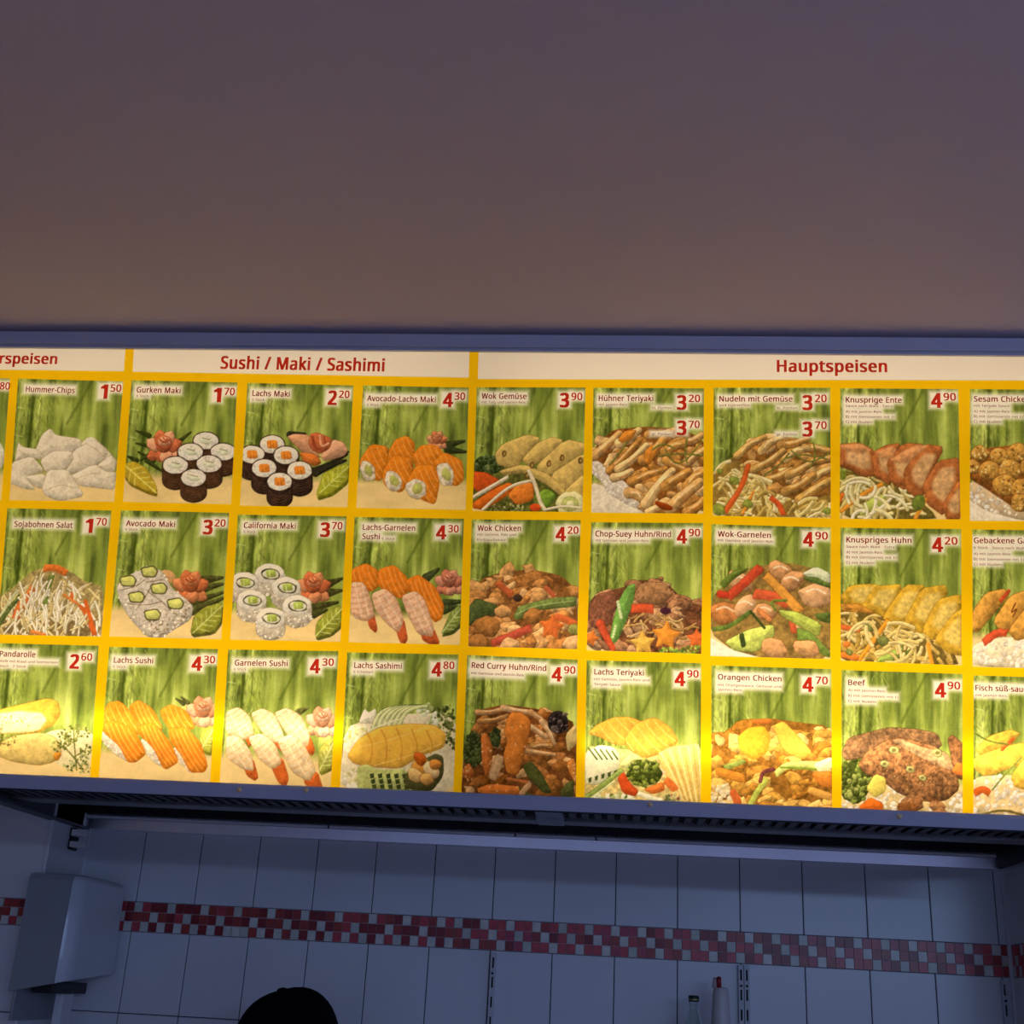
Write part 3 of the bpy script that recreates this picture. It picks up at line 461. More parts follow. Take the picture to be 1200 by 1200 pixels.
def d_ca(s):
    darkleaf(s, [[(455, 100), (520, 75)], [(460, 140), (520, 130)], [(385, 210), (500, 185)], [(390, 240), (450, 220)]], 42, '46441e')
    rose(s, 388, 112, 76, 'c8683c', 'd68658', '94452a')
    garnish(s, [(402, 280), (450, 225), (520, 195), (518, 290), (470, 330), (396, 350)], ((400, 340), (520, 215)), '908e2e', '5d5c20', 'c3c070')
    for x, y in [(185, 52), (65, 92), (262, 115), (100, 175), (312, 200), (190, 258)]:
        s.item('california_roll'); t = np.linspace(0, math.pi, 9)
        B = [(x-70, y)]+[(x-70*math.cos(a), y+55+48*math.sin(a)) for a in t]+[(x+70, y)]
        s.poly(B, 'cbb89c', 0, sh=.35, n=(.15, 3), rim='8f7a5c'); s.speckle(B, RICE+['b09a7c'], 50, 5, 9, rim='a08a6c', rw=.5)
        s.blob(x, y, 70, 50, 'e0cfb5', wob=.05, sh=.2, n=(.1, 2), rim='a08a6c'); s.blob(x+5, y+2, 46, 27, '4d4626', 6, .08, 12, sh=0); s.blob(x+5, y+2, 40, 21, 'dccdae', 6, .08, 12, sh=.1)
        s.poly([(x-18, y-16), (x+28, y-18), (x+32, y+14), (x-14, y+18)], 'a9b04c', 1, sh=.25); s.line([(x-2, y-14), (x+2, y+14)], 3, 'd5d68c', sh=0)
def d_lg(s):
    rose(s, 1025, 90, 64, 'bd6f50', 'cf8a6a', '8e4a34')
    darkleaf(s, [[(920, 70), (975, 30)], [(1005, 190), (1085, 180)], [(1000, 220), (1060, 205)]], 44, '3f4524')
    garnish(s, [(1000, 300), (1030, 230), (1078, 190), (1078, 285), (1040, 320), (985, 332)], ((992, 325), (1076, 215)), '7c8438', '4a5020', 'b4b878')
    for p in [[(568, 30), (640, 0), (700, 40), (700, 110), (655, 140), (568, 100)], [(695, 30), (770, 8), (832, 70), (838, 130), (800, 175), (690, 110)], [(820, 85), (880, 52), (960, 110), (1003, 200), (992, 262), (955, 282), (900, 185), (830, 130)]]:
        salmon(s, p, 'd8741c', 'eaa860', 6, (.4, .9))
    for b, t in [([(564, 90), (630, 92), (665, 180), (680, 250), (640, 275), (590, 262), (564, 230)], [(640, 230), (672, 220), (692, 310), (682, 328), (650, 300)]),
                 ([(660, 145), (725, 118), (782, 165), (815, 270), (790, 330), (740, 290), (680, 225)], [(770, 290), (815, 260), (834, 355), (820, 378), (795, 370)]),
                 ([(800, 155), (868, 130), (912, 170), (955, 300), (950, 345), (880, 335), (832, 245)], [(890, 320), (952, 300), (985, 378), (940, 382), (900, 360)])]:
        shrimp(s, b, t, 'd8a882', 'b86e44', 'c0562a')
def d_wg(s):
    s.item('vegetable_bed'); s.poly([(50, 700), (150, 640), (570, 740), (572, 880), (50, 880)], '5c5a24', 1, sh=0, n=(.4, 4)); s.speckle([(120, 840), (300, 840), (300, 880), (120, 880)], ['7d7a3c', '38401a', 'b0a468'], 50, 4, 8)
    broccoli(s, 130, 660, 66, 44, ('3c4a22', '4f5c2e', '2c3818', '6a7040'))
    for p in [[(165, 610), (200, 565), (310, 522), (372, 540), (300, 620), (262, 672), (180, 660)], [(290, 635), (360, 560), (430, 532), (478, 550), (420, 620), (330, 665)], [(362, 660), (490, 545), (578, 565), (578, 600), (430, 705), (370, 700)],
              [(415, 712), (578, 605), (578, 700), (490, 792)], [(190, 690), (300, 660), (420, 712), (492, 790), (465, 802), (390, 745), (300, 700), (210, 712)], [(480, 790), (578, 700), (576, 850), (530, 830)]]:
        c0 = np.mean(p, 0); p = [tuple(c0+(np.array(q)-c0)*1.07) for q in p]; s.item('tofu_slice'); s.poly(p, 'c9a55a', 1, sh=.32, sw=8, n=(.12, 6), rim='7e5f2a', rw=1)
    for x, y in [(205, 608), (413, 655), (475, 628), (335, 662), (560, 640), (312, 708)]: s.blob(x, y, 12, 17, '6a4c20', 10, .1, 8, sh=0); s.blob(x+1, y+1, 5, 9, 'a88648', 10, .1, 8, sh=0)
    for p, c in [([(58, 690), (120, 695), (192, 735), (180, 772), (90, 792), (54, 765)], 'c8521c'), ([(58, 835), (140, 780), (230, 738), (262, 772), (180, 830), (110, 870), (56, 862)], 'd0641c'), ([(218, 800), (280, 735), (342, 745), (342, 822), (262, 848)], 'd8782a')]:
        s.item('carrot_stick'); s.poly(p, c, 1, sh=.3, rim='94400f', n=(.12, 4))
    s.item('leek_slice'); s.blob(512, 840, 66, 60, 'd8c88c', wob=.08, rim='8f8440'); s.blob(512, 842, 40, 36, 'b3b060', rim='8f8440'); s.blob(512, 842, 18, 16, 'dccf98')
    s.item('snow_pea'); s.poly([(345, 802), (400, 768), (452, 800), (405, 866), (365, 850)], '75902c', 1, sh=.35, rim='4a5a18')
    s.item('pepper_strip'); s.blob(350, 858, 26, 18, 'cc4a1c')
    s.item('bean_sprout')
    for L, w in [([(50, 815), (140, 765), (225, 715)], 20), ([(105, 868), (190, 790), (255, 750), (330, 735)], 15), ([(320, 690), (350, 750), (370, 830), (395, 868)], 18), ([(395, 868), (480, 850), (560, 860)], 12)]: s.line(L, w, 'e0c9a0', sh=.4, rim='a88a5c', rw=.6)
def strips(s, L, cols=('c9985a', 'd6ac70', 'b9803c', 'c48a44'), name='chicken_strip', rim='6e3d14'):
    for i, (a, b, w) in enumerate(L):
        s.item(name); a, b = np.array(a, float), np.array(b, float); d = b-a; ln = np.hypot(*d); u = d/ln; nv = np.array([-u[1], u[0]]); w = w*1.25
        q = lambda t, h: tuple(a+d*t+nv*w*h+s.r.uniform(-.07, .07, 2)*w)
        s.poly([q(-.04, .2), q(.05, .5), q(.35, .56), q(.7, .5), q(1, .42), q(1.05, -.1), q(.95, -.45), q(.6, -.5), q(.25, -.52), q(0, -.4)], cols[i % len(cols)], 1, sh=.5, sw=5, n=(.3, 4), rim=rim, rw=1.0)
        s.line([q(.1, -.22), q(.5, -.28), q(.9, -.2)], w*.22, 'e6c890', sh=0, a=.6, soft=1.2, own=False)
        s.line([q(.15, .25), q(.55, .2), q(.9, .22)], w*.2, 'a8641f', sh=0, a=.6, soft=1.4, own=False)
        if i % 3 == 0: s.line([q(.3, .0), q(.45, -.05)], w*.1, 'f4e2bc', sh=0, a=.8, own=False)
NOOD = ['d9bf7a', 'cbac60', 'e0ca90', 'b8954c']
def noodles(s, pts, num, L=90, w=14, base='7a5a24', cols=NOOD, name='noodles', **k):
    s.item(name); s.poly(pts, base, 1, sh=.1); s.strands(pts, cols, num, L, w, .9, **k)

def d_left(s):
    s.item('white_plate'); s.blob(-62, 620, 82, 95, 'e0cdae', sh=.2, n=(.03, 6)); s.blob(-70, 620, 60, 70, 'd2bd9c', sh=.1)
def d_hum(s):
    for p in [[(172, 600), (205, 520), (240, 495), (265, 525), (370, 540), (378, 580), (335, 602), (200, 628)],
              [(75, 640), (90, 556), (112, 580), (178, 588), (205, 632), (130, 628)],
              [(380, 575), (410, 540), (440, 534), (500, 590), (542, 640), (535, 668), (500, 640)],
              [(310, 692), (345, 598), (440, 548), (500, 600), (470, 655), (350, 695)],
              [(195, 640), (250, 598), (335, 602), (338, 640), (300, 690), (220, 692)],
              [(48, 738), (58, 655), (150, 625), (205, 690), (125, 715), (168, 772), (110, 765)],
              [(120, 715), (210, 702), (222, 775), (165, 760)],
              [(335, 715), (440, 662), (535, 692), (530, 772), (470, 766), (380, 756)],
              [(455, 665), (520, 615), (540, 640), (535, 690), (500, 690)],
              [(205, 770), (232, 688), (318, 690), (350, 740), (384, 792), (372, 806), (280, 823), (222, 800)]]:
        c0 = np.mean(p, 0); p = [tuple(c0+(np.array(q)-c0)*1.1) for q in p]; s.item('prawn_cracker'); s.poly(p, 'dcc7a4', 1, sh=.28, sw=8, n=(.06, 10), rim='a2865c', rw=1)
    for L in [[(230, 770), (290, 750), (340, 765)], [(350, 730), (420, 700), (470, 700)], [(90, 590), (120, 620)], [(400, 560), (470, 600), (500, 640)]]: s.line(L, 4, 'b49a70', sh=0, a=.7, own=False)
def d_gur(s):
    darkleaf(s, [[(700, 525), (640, 502)], [(710, 575), (640, 560)], [(720, 640), (650, 600)], [(830, 560), (895, 508)], [(690, 640), (760, 690)], [(640, 640), (600, 620)], [(720, 600), (660, 640)]])
    rose(s, 770, 572, 78)
    garnish(s, [(582, 655), (630, 642), (690, 675), (735, 755), (735, 795), (690, 782), (610, 745), (582, 710)], ((590, 665), (735, 790)), 'b9992a', '7e661a', 'ddcb6a')
    for x, y in [(965, 548), (1045, 600), (893, 600), (980, 656), (823, 662), (908, 720)]: maki(s, x, y, 63, 44, 72, 'cucumber')
def d_lm(s):
    darkleaf(s, [[(385, 690), (460, 660), (545, 612)], [(400, 700), (480, 660), (540, 640)], [(280, 520), (350, 515)], [(500, 620), (550, 600)]], 34, '2f2a1c')
    s.item('salmon_rose')
    for p, c in [([(262, 530), (300, 515), (370, 520), (400, 600), (430, 630), (350, 612)], 'd2946a'), ([(320, 600), (400, 610), (430, 650), (400, 668), (345, 650)], 'd0702c'),
                 ([(420, 620), (480, 540), (530, 555), (552, 592), (530, 622), (440, 645)], 'd99c74'), ([(365, 560), (375, 515), (410, 508), (480, 540), (465, 585), (420, 612), (380, 590)], 'bd6238')]:
        s.poly(p, c, 1, sh=.4, rim='8f4a2a', rw=1)
    s.line([(385, 530), (395, 580), (420, 590)], 12, '8f3f22', sh=0); s.line([(420, 525), (425, 580), (460, 560)], 10, 'dc9a72', sh=.2); s.line([(440, 530), (445, 560)], 6, '8f3f22', sh=0)
    garnish(s, [(435, 700), (500, 668), (552, 652), (552, 730), (480, 790), (410, 812), (402, 795)], ((420, 790), (550, 670)), 'a6a02a', '6c6a18', 'c9ca70')
    for x, y in [(197, 565), (103, 612), (262, 616), (160, 676), (325, 686), (232, 738)]: maki(s, x, y, 62, 46, 76, 'salmon', '35221a')
def d_al(s):
    darkleaf(s, [[(1010, 570), (1095, 550)], [(1020, 590), (1100, 600)]], 40, '3a3f1e')
    rose(s, 968, 545, 46, 'cf7a4c', 'dc9468', '9c4e2c')
    def roll(p, e):
        salmon(s, p, 'd97a1c', 'ecae64', 6, (.5, .9), 'salmon_roll')
        if e:
            x, y, a, b, rot = e; s.blob(x, y, a, b, 'd9c3a0', rot, .1, 14, n=(.25, 3), rim='8d5a28', rw=.9); s.blob(x+4, y, a*.5, b*.55, 'b9b25a', rot, .1, 10, rim='7d7428', rw=.8)
    roll([(740, 600), (775, 540), (830, 522), (868, 560), (860, 640), (740, 660)], None)
    roll([(850, 620), (895, 565), (970, 570), (1005, 610), (950, 690), (870, 680)], None)
    roll([(605, 640), (660, 562), (745, 575), (735, 690), (700, 742), (612, 700)], (645, 688, 34, 52, -25))
    roll([(945, 650), (1000, 598), (1088, 640), (1096, 730), (1060, 762), (990, 740)], (1008, 705, 40, 58, -20))
    roll([(712, 690), (765, 612), (858, 630), (858, 720), (800, 795), (720, 755)], (765, 735, 38, 50, -30))
    roll([(820, 755), (870, 660), (960, 660), (982, 740), (962, 848), (890, 820)], (872, 772, 50, 48, 30))
def d_so(s):
    M = [(-20, 330), (-20, 170), (60, 120), (150, 40), (220, 15), (330, 40), (400, 90), (485, 110), (475, 345)]
    s.item('bean_sprouts'); s.poly(M, '9c8450', 1, sh=.1, n=(.3, 4)); s.poly([(-20, 220), (100, 200), (300, 210), (480, 250), (476, 345), (-20, 345)], '6a5030', 1, sh=0, a=.6, soft=8)
    s.strands(M, ['d9c7a0', 'e9dabb', 'c8ae74', 'dcc488'], 90, 110, 12, .5, (30, 160), rim='8a7040', rw=.6)
    s.item('pepper_strip'); s.line([(205, 25), (260, 20), (315, 50)], 36, 'd8702c', n=(.2, 3)); s.line([(175, 105), (120, 160), (75, 260)], 44, 'cf6a2c', n=(.2, 4), rim='9a4418')
    s.line([(330, 140), (400, 220), (445, 335)], 26, 'cc5f24', n=(.15, 3), rim='9a4418')
    s.item('leek_strip'); s.line([(245, 58), (225, 130), (203, 220)], 28, '6f7c34', n=(.2, 3), rim='4a5420'); s.line([(100, 150), (40, 220), (-10, 300)], 22, '5c6430', n=(.2, 3)); s.line([(80, 130), (0, 250)], 8, 'b7b890', sh=0)
    s.item('bean_sprouts'); s.strands([(80, 60), (300, 60), (470, 200), (470, 345), (60, 345)], ['e6d6b4', 'd9c7a0', 'f0e4cc', 'c0a266'], 60, 100, 12, .5, (50, 130), rim='8a7040', rw=.6)
    s.item('pepper_strip'); s.line([(150, 320), (210, 335)], 18, 'd07a38'); s.line([(300, 150), (360, 190)], 14, 'd07a38'); s.line([(400, 180), (445, 330)], 18, 'cc5f24')
def d_av(s):
    s.item('salmon_rose'); s.blob(785, 65, 40, 30, 'd39a60', 20)
    darkleaf(s, [[(890, 190), (1040, 140)], [(900, 225), (1045, 165)], [(960, 80), (1040, 70)], [(950, 120), (1040, 100)]], 44, '4d4a22')
    rose(s, 892, 108, 78, 'c2683a', 'd07e4e', '8f4424')
    garnish(s, [(908, 245), (960, 205), (1042, 182), (1038, 270), (1000, 320), (890, 335)], ((905, 325), (1040, 200)), '8e8a2e', '5d5820', 'bdb96e')
    s.item('avocado_roll'); B = [(545, 110), (600, 60), (700, 14), (765, 40), (808, 120), (870, 165), (908, 205), (895, 265), (820, 310), (760, 350), (690, 345), (610, 260), (565, 190)]
    s.poly(B, 'cbb8a0', 1, sh=.35, sw=10, n=(.14, 3), rim='8f7a5c'); s.speckle(B, ['e2d2bd', 'd4c2aa', 'bba78c', 'efe2d0'], 190, 5, 9, rim='a08a6c', rw=.5)
    s.speckle([(690, 260), (890, 210), (880, 260), (760, 340), (700, 340)], ['8c7454', 'a78f70', '7a6042'], 60, 3, 6)
    for L in [[(560, 130), (640, 110), (680, 80)], [(690, 90), (760, 80)], [(640, 220), (690, 150), (720, 90)], [(690, 130), (760, 180), (800, 220)], [(600, 190), (680, 200), (760, 180)]]: s.line(L, 5, '6d5840', sh=0, a=.7)
    for i, (x, y) in enumerate([(700, 42), (600, 85), (745, 120), (640, 160), (822, 190), (715, 242)]):
        s.item('avocado_piece'); s.poly([(x-42, y-18), (x+22, y-30), (x+44, y-4), (x+30, y+28), (x-30, y+26)], '52482a', 1, sh=0); s.poly([(x-36, y-14), (x+20, y-24), (x+37, y-2), (x+26, y+22), (x-25, y+20)], 'ccc468', 1, sh=.2)
def d_ca(s):
    darkleaf(s, [[(455, 100), (520, 75)], [(460, 140), (520, 130)], [(385, 210), (500, 185)], [(390, 240), (450, 220)]], 42, '46441e')
    rose(s, 388, 112, 76, 'c8683c', 'd68658', '94452a')
    garnish(s, [(402, 280), (450, 225), (520, 195), (518, 290), (470, 330), (396, 350)], ((400, 340), (520, 215)), '908e2e', '5d5c20', 'c3c070')
    for x, y in [(185, 52), (65, 92), (262, 115), (100, 175), (312, 200), (190, 258)]:
        s.item('california_roll'); t = np.linspace(0, math.pi, 9)
        B = [(x-70, y)]+[(x-70*math.cos(a), y+55+48*math.sin(a)) for a in t]+[(x+70, y)]
        s.poly(B, 'cbb89c', 0, sh=.35, n=(.15, 3), rim='8f7a5c'); s.speckle(B, RICE+['b09a7c'], 50, 5, 9, rim='a08a6c', rw=.5)
        s.blob(x, y, 70, 50, 'e0cfb5', wob=.05, sh=.2, n=(.1, 2), rim='a08a6c'); s.blob(x+5, y+2, 46, 27, '4d4626', 6, .08, 12, sh=0); s.blob(x+5, y+2, 40, 21, 'dccdae', 6, .08, 12, sh=.1)
        s.poly([(x-18, y-16), (x+28, y-18), (x+32, y+14), (x-14, y+18)], 'a9b04c', 1, sh=.25); s.line([(x-2, y-14), (x+2, y+14)], 3, 'd5d68c', sh=0)
def d_lg(s):
    rose(s, 1025, 90, 64, 'bd6f50', 'cf8a6a', '8e4a34')
    darkleaf(s, [[(920, 70), (975, 30)], [(1005, 190), (1085, 180)], [(1000, 220), (1060, 205)]], 44, '3f4524')
    garnish(s, [(1000, 300), (1030, 230), (1078, 190), (1078, 285), (1040, 320), (985, 332)], ((992, 325), (1076, 215)), '7c8438', '4a5020', 'b4b878')
    for p in [[(568, 30), (640, 0), (700, 40), (700, 110), (655, 140), (568, 100)], [(695, 30), (770, 8), (832, 70), (838, 130), (800, 175), (690, 110)], [(820, 85), (880, 52), (960, 110), (1003, 200), (992, 262), (955, 282), (900, 185), (830, 130)]]:
        salmon(s, p, 'd8741c', 'eaa860', 6, (.4, .9))
    for b, t in [([(564, 90), (630, 92), (665, 180), (680, 250), (640, 275), (590, 262), (564, 230)], [(640, 230), (672, 220), (692, 310), (682, 328), (650, 300)]),
                 ([(660, 145), (725, 118), (782, 165), (815, 270), (790, 330), (740, 290), (680, 225)], [(770, 290), (815, 260), (834, 355), (820, 378), (795, 370)]),
                 ([(800, 155), (868, 130), (912, 170), (955, 300), (950, 345), (880, 335), (832, 245)], [(890, 320), (952, 300), (985, 378), (940, 382), (900, 360)])]:
        shrimp(s, b, t, 'd8a882', 'b86e44', 'c0562a')
def d_wg(s):
    s.item('vegetable_bed'); s.poly([(50, 700), (150, 640), (570, 740), (572, 880), (50, 880)], '5c5a24', 1, sh=0, n=(.4, 4)); s.speckle([(120, 840), (300, 840), (300, 880), (120, 880)], ['7d7a3c', '38401a', 'b0a468'], 50, 4, 8)
    broccoli(s, 130, 660, 66, 44, ('3c4a22', '4f5c2e', '2c3818', '6a7040'))
    for p in [[(165, 610), (200, 565), (310, 522), (372, 540), (300, 620), (262, 672), (180, 660)], [(290, 635), (360, 560), (430, 532), (478, 550), (420, 620), (330, 665)], [(362, 660), (490, 545), (578, 565), (578, 600), (430, 705), (370, 700)],
              [(415, 712), (578, 605), (578, 700), (490, 792)], [(190, 690), (300, 660), (420, 712), (492, 790), (465, 802), (390, 745), (300, 700), (210, 712)], [(480, 790), (578, 700), (576, 850), (530, 830)]]:
        c0 = np.mean(p, 0); p = [tuple(c0+(np.array(q)-c0)*1.07) for q in p]; s.item('tofu_slice'); s.poly(p, 'c9a55a', 1, sh=.32, sw=8, n=(.12, 6), rim='7e5f2a', rw=1)
    for x, y in [(205, 608), (413, 655), (475, 628), (335, 662), (560, 640), (312, 708)]: s.blob(x, y, 12, 17, '6a4c20', 10, .1, 8, sh=0); s.blob(x+1, y+1, 5, 9, 'a88648', 10, .1, 8, sh=0)
    for p, c in [([(58, 690), (120, 695), (192, 735), (180, 772), (90, 792), (54, 765)], 'c8521c'), ([(58, 835), (140, 780), (230, 738), (262, 772), (180, 830), (110, 870), (56, 862)], 'd0641c'), ([(218, 800), (280, 735), (342, 745), (342, 822), (262, 848)], 'd8782a')]:
        s.item('carrot_stick'); s.poly(p, c, 1, sh=.3, rim='94400f', n=(.12, 4))
    s.item('leek_slice'); s.blob(512, 840, 66, 60, 'd8c88c', wob=.08, rim='8f8440'); s.blob(512, 842, 40, 36, 'b3b060', rim='8f8440'); s.blob(512, 842, 18, 16, 'dccf98')
    s.item('snow_pea'); s.poly([(345, 802), (400, 768), (452, 800), (405, 866), (365, 850)], '75902c', 1, sh=.35, rim='4a5a18')
    s.item('pepper_strip'); s.blob(350, 858, 26, 18, 'cc4a1c')
    s.item('bean_sprout')
    for L, w in [([(50, 815), (140, 765), (225, 715)], 20), ([(105, 868), (190, 790), (255, 750), (330, 735)], 15), ([(320, 690), (350, 750), (370, 830), (395, 868)], 18), ([(395, 868), (480, 850), (560, 860)], 12)]: s.line(L, w, 'e0c9a0', sh=.4, rim='a88a5c', rw=.6)
def strips(s, L, cols=('c9985a', 'd6ac70', 'b9803c', 'c48a44'), name='chicken_strip', rim='6e3d14'):
    for i, (a, b, w) in enumerate(L):
        s.item(name); a, b = np.array(a, float), np.array(b, float); d = b-a; nv = np.array([-d[1], d[0]])/np.hypot(*d)
        m = (a+b)/2+nv*s.r.uniform(-12, 12)
        s.line([a, m, b], w, cols[i % len(cols)], w1=w*.7, sh=.45, n=(.22, 5), rim=rim, rw=1.0)
        s.line([a*.8+b*.2-nv*w*.15, m-nv*w*.2, b*.8+a*.2-nv*w*.15], w*.14, 'ecd2a0', sh=0, a=.65, own=False)
        s.line([a*.7+b*.3+nv*w*.25, b*.7+a*.3+nv*w*.25], w*.16, '9c5a20', sh=0, a=.5, own=False)
def d_ht(s):
    s.item('plate'); s.poly([(600, 740), (760, 780), (900, 900), (600, 900)], 'd9c4a2', 1, sh=.1)
    s.item('rice'); R = [(615, 640), (700, 650), (760, 700), (850, 800), (870, 880), (790, 850), (700, 800), (650, 730), (615, 700)]; rice(s, R, 'd5c0a6', 110, 9)
    s.item('chicken_heap'); s.poly([(612, 620), (650, 550), (720, 495), (860, 482), (1000, 490), (1100, 520), (1142, 560), (1142, 892), (870, 882), (840, 800), (770, 740), (700, 680)], '7c4a1c', 1, sh=.1, n=(.3, 5))
    s.chunks([(620, 620), (720, 510), (860, 495), (1000, 500), (1140, 560), (1140, 885), (880, 875), (770, 740), (690, 670)], ['c08c50', 'd0a268', 'ab7434', 'b8803c'], 60, 26, 44)
    strips(s, [((625, 620), (745, 515), 48), ((745, 560), (835, 500), 50), ((700, 690), (840, 545), 40), ((880, 520), (1000, 500), 44), ((1040, 560), (1130, 520), 44), ((740, 680), (870, 570), 44), ((860, 640), (950, 545), 60),
               ((960, 600), (1050, 560), 54), ((1060, 650), (1140, 590), 46), ((720, 720), (800, 690), 44), ((800, 740), (960, 680), 44), ((960, 640), (1060, 690), 40), ((790, 790), (850, 820), 54), ((870, 840), (990, 690), 56), ((960, 760), (1070, 690), 52),
               ((1060, 760), (1140, 690), 50), ((980, 860), (1120, 740), 62), ((880, 880), (960, 850), 40), ((1060, 880), (1142, 820), 50)])
    for p in [[(735, 545), (770, 500), (830, 498), (800, 540), (760, 560)], [(860, 600), (890, 570), (920, 600), (890, 660), (865, 655)]]:
        s.item('glazed_piece'); s.poly(p, 'd5842c', 1, sh=.35, rim='8a4a14')
    s.item('spring_onion')
    for L in [[(930, 620), (1040, 605), (1140, 620)], [(960, 590), (1000, 660), (1060, 640), (1120, 560)], [(1060, 530), (1050, 600), (1060, 650)], [(1000, 580), (940, 560), (900, 590)], [(700, 660), (760, 590), (780, 550)]]: s.line(L, 8, '76702c', sh=.2)
    s.item('sauce'); s.blob(950, 850, 50, 16, '8c3a12', 20, .2, 10, sh=.3)
def d_ng(s):
    N = [(42, 560), (120, 490), (330, 430), (487, 520), (487, 712), (42, 712)]
    noodles(s, N, 95, 75, 12, '8a6a2e', rim='8f7034', rw=.6)
    s.item('chicken_heap'); s.poly([(130, 490), (200, 418), (330, 415), (470, 460), (487, 560), (480, 640), (360, 660), (250, 590), (190, 540)], '8a5a24', 1, sh=.1, n=(.3, 5))
    s.chunks([(140, 495), (205, 425), (330, 422), (470, 465), (485, 560), (470, 640), (360, 655), (250, 590)], ['c08c4c', 'cda064', 'ab7636', 'b88242'], 50, 18, 32)
    strips(s, [((140, 490), (240, 420), 32), ((230, 470), (300, 425), 34), ((300, 450), (400, 425), 34), ((390, 460), (475, 470), 34), ((200, 540), (310, 470), 34), ((320, 500), (400, 460), 34), ((410, 510), (485, 495), 34), ((250, 580), (340, 540), 34), ((330, 560), (420, 510), 34),
               ((420, 570), (485, 535), 34), ((320, 620), (420, 560), 40), ((370, 650), (480, 580), 40)], ('c39550', 'cfa564', 'b58442', 'bd8e48'))
    s.item('spring_onion')
    for L in [[(310, 500), (380, 480), (470, 500)], [(420, 440), (430, 490), (410, 530)], [(340, 470), (400, 520), (480, 480)], [(240, 560), (300, 520), (330, 480)]]: s.line(L, 6, '6e6a2c', sh=.2)
    noodles(s, [(360, 660), (487, 630), (487, 712), (350, 712)], 26, 70, 12, '8a6a2e', rim='8f7034', rw=.6); s.strands([(45, 560), (180, 520), (330, 640), (330, 712), (45, 712)], NOOD, 35, 80, 12, .9, rim='8f7034', rw=.6)
    s.item('pepper_strip'); s.line([(183, 518), (160, 600), (95, 695)], 20, 'cf5c24', rim='96380f'); s.line([(262, 640), (295, 665), (312, 705)], 20, 'cf5424', rim='96380f'); s.line([(160, 700), (200, 620)], 10, 'd9862c')
    s.item('green_slice')
    for x, y, r in [(130, 580, 20), (75, 545, 12), (180, 665, 20), (470, 690, 16), (70, 685, 26)]: s.blob(x, y, r, r*.8, '8c9038', 20, .1, 10, rim='5a6020')
def d_en(s):
    noodles(s, [(515, 540), (640, 560), (760, 610), (860, 690), (880, 722), (515, 722)], 60, 80, 13, '6b5a24', ['d8c07c', 'caae64', 'e0cc94', 'b89a54'], rim='8a7c44', rw=.6)
    slices(s, [[(515, 450), (590, 443), (645, 470), (655, 560), (600, 562), (560, 540), (515, 525)], [(640, 480), (690, 452), (745, 445), (712, 540), (708, 592), (650, 565)], [(695, 510), (755, 446), (832, 450), (775, 550), (765, 612), (712, 585)],
               [(757, 545), (830, 450), (902, 462), (850, 560), (820, 650), (768, 612)], [(828, 600), (880, 512), (958, 500), (962, 580), (905, 705), (842, 660)], [(898, 670), (965, 570), (966, 720), (915, 722)]], 'ab6230', 'cfa06a', '6e3614')
    s.item('meat_slice')
    for p in [[(515, 450), (600, 443), (640, 470), (600, 480), (540, 470)], [(650, 475), (720, 450), (720, 500), (680, 500)], [(700, 505), (800, 448), (850, 452), (760, 520)]]: s.poly(p, 'd39058', 1, sh=.2, n=(.15, 3), soft=2)
    s.item('cabbage_piece'); s.poly([(580, 690), (640, 640), (700, 625), (680, 670), (600, 710)], 'b6b850', 1, sh=.3, rim='757a2c')
    s.item('carrot_strip'); s.line([(520, 695), (600, 630), (680, 590)], 16, 'd68a2c', rim='94560f'); s.line([(530, 630), (515, 660)], 14, 'cf6a20'); s.line([(835, 650), (800, 715)], 14, 'd68a2c')
    s.item('green_slice'); s.blob(810, 660, 24, 30, '6f7a2c', 20, .1, 10, rim='454d18'); s.blob(530, 560, 16, 20, '7d842c', 0, .1, 8)
    s.item('noodles'); s.strands([(540, 560), (640, 570), (720, 640), (700, 715), (620, 715)], ['e6d6a6', 'dfcb90'], 14, 100, 13, .9, rim='8a7c44', rw=.6)
def d_se(s):
    s.item('white_plate'); s.poly([(990, 640), (1100, 690), (1250, 740), (990, 740)], 'e0cba8', 1, sh=.1)
    s.item('rice'); rice(s, [(998, 580), (1080, 600), (1200, 660), (1460, 640), (1460, 730), (1200, 728), (1060, 690), (998, 650)], 'cfae80', 120, 9)
    s.item('chicken_heap'); s.poly([(995, 500), (1040, 462), (1200, 445), (1350, 430), (1465, 470), (1465, 640), (1280, 700), (1180, 690), (1060, 610), (995, 570)], '8a5220', 1, n=(.4, 4))
    for x, y, r in [(1040, 480, 36), (1110, 490, 40), (1180, 480, 44), (1260, 470, 46), (1340, 470, 46), (1430, 490, 44), (1010, 530, 34), (1075, 545, 44), (1150, 540, 46), (1230, 530, 46), (1310, 540, 48), (1400, 550, 48), (1130, 595, 48), (1200, 610, 50), (1290, 620, 50), (1390, 620, 50), (1190, 660, 40)]:
        s.item('sesame_chicken_piece'); s.blob(x, y, r, r*.85, 'c08a3c', wob=.1, nseg=12, sh=.45, n=(.3, 3), rim='6e3d14')
        t = np.linspace(0, 2*math.pi, 10); s.speckle([(x+r*.8*math.cos(a), y+r*.65*math.sin(a)) for a in t], ['e3c078', 'd3a452', '8a5420'], 16, 3.5, 6, own=False)
WOK = ['b57a40', 'c68e54', 'a46a34', 'cf9c66', '96602e']
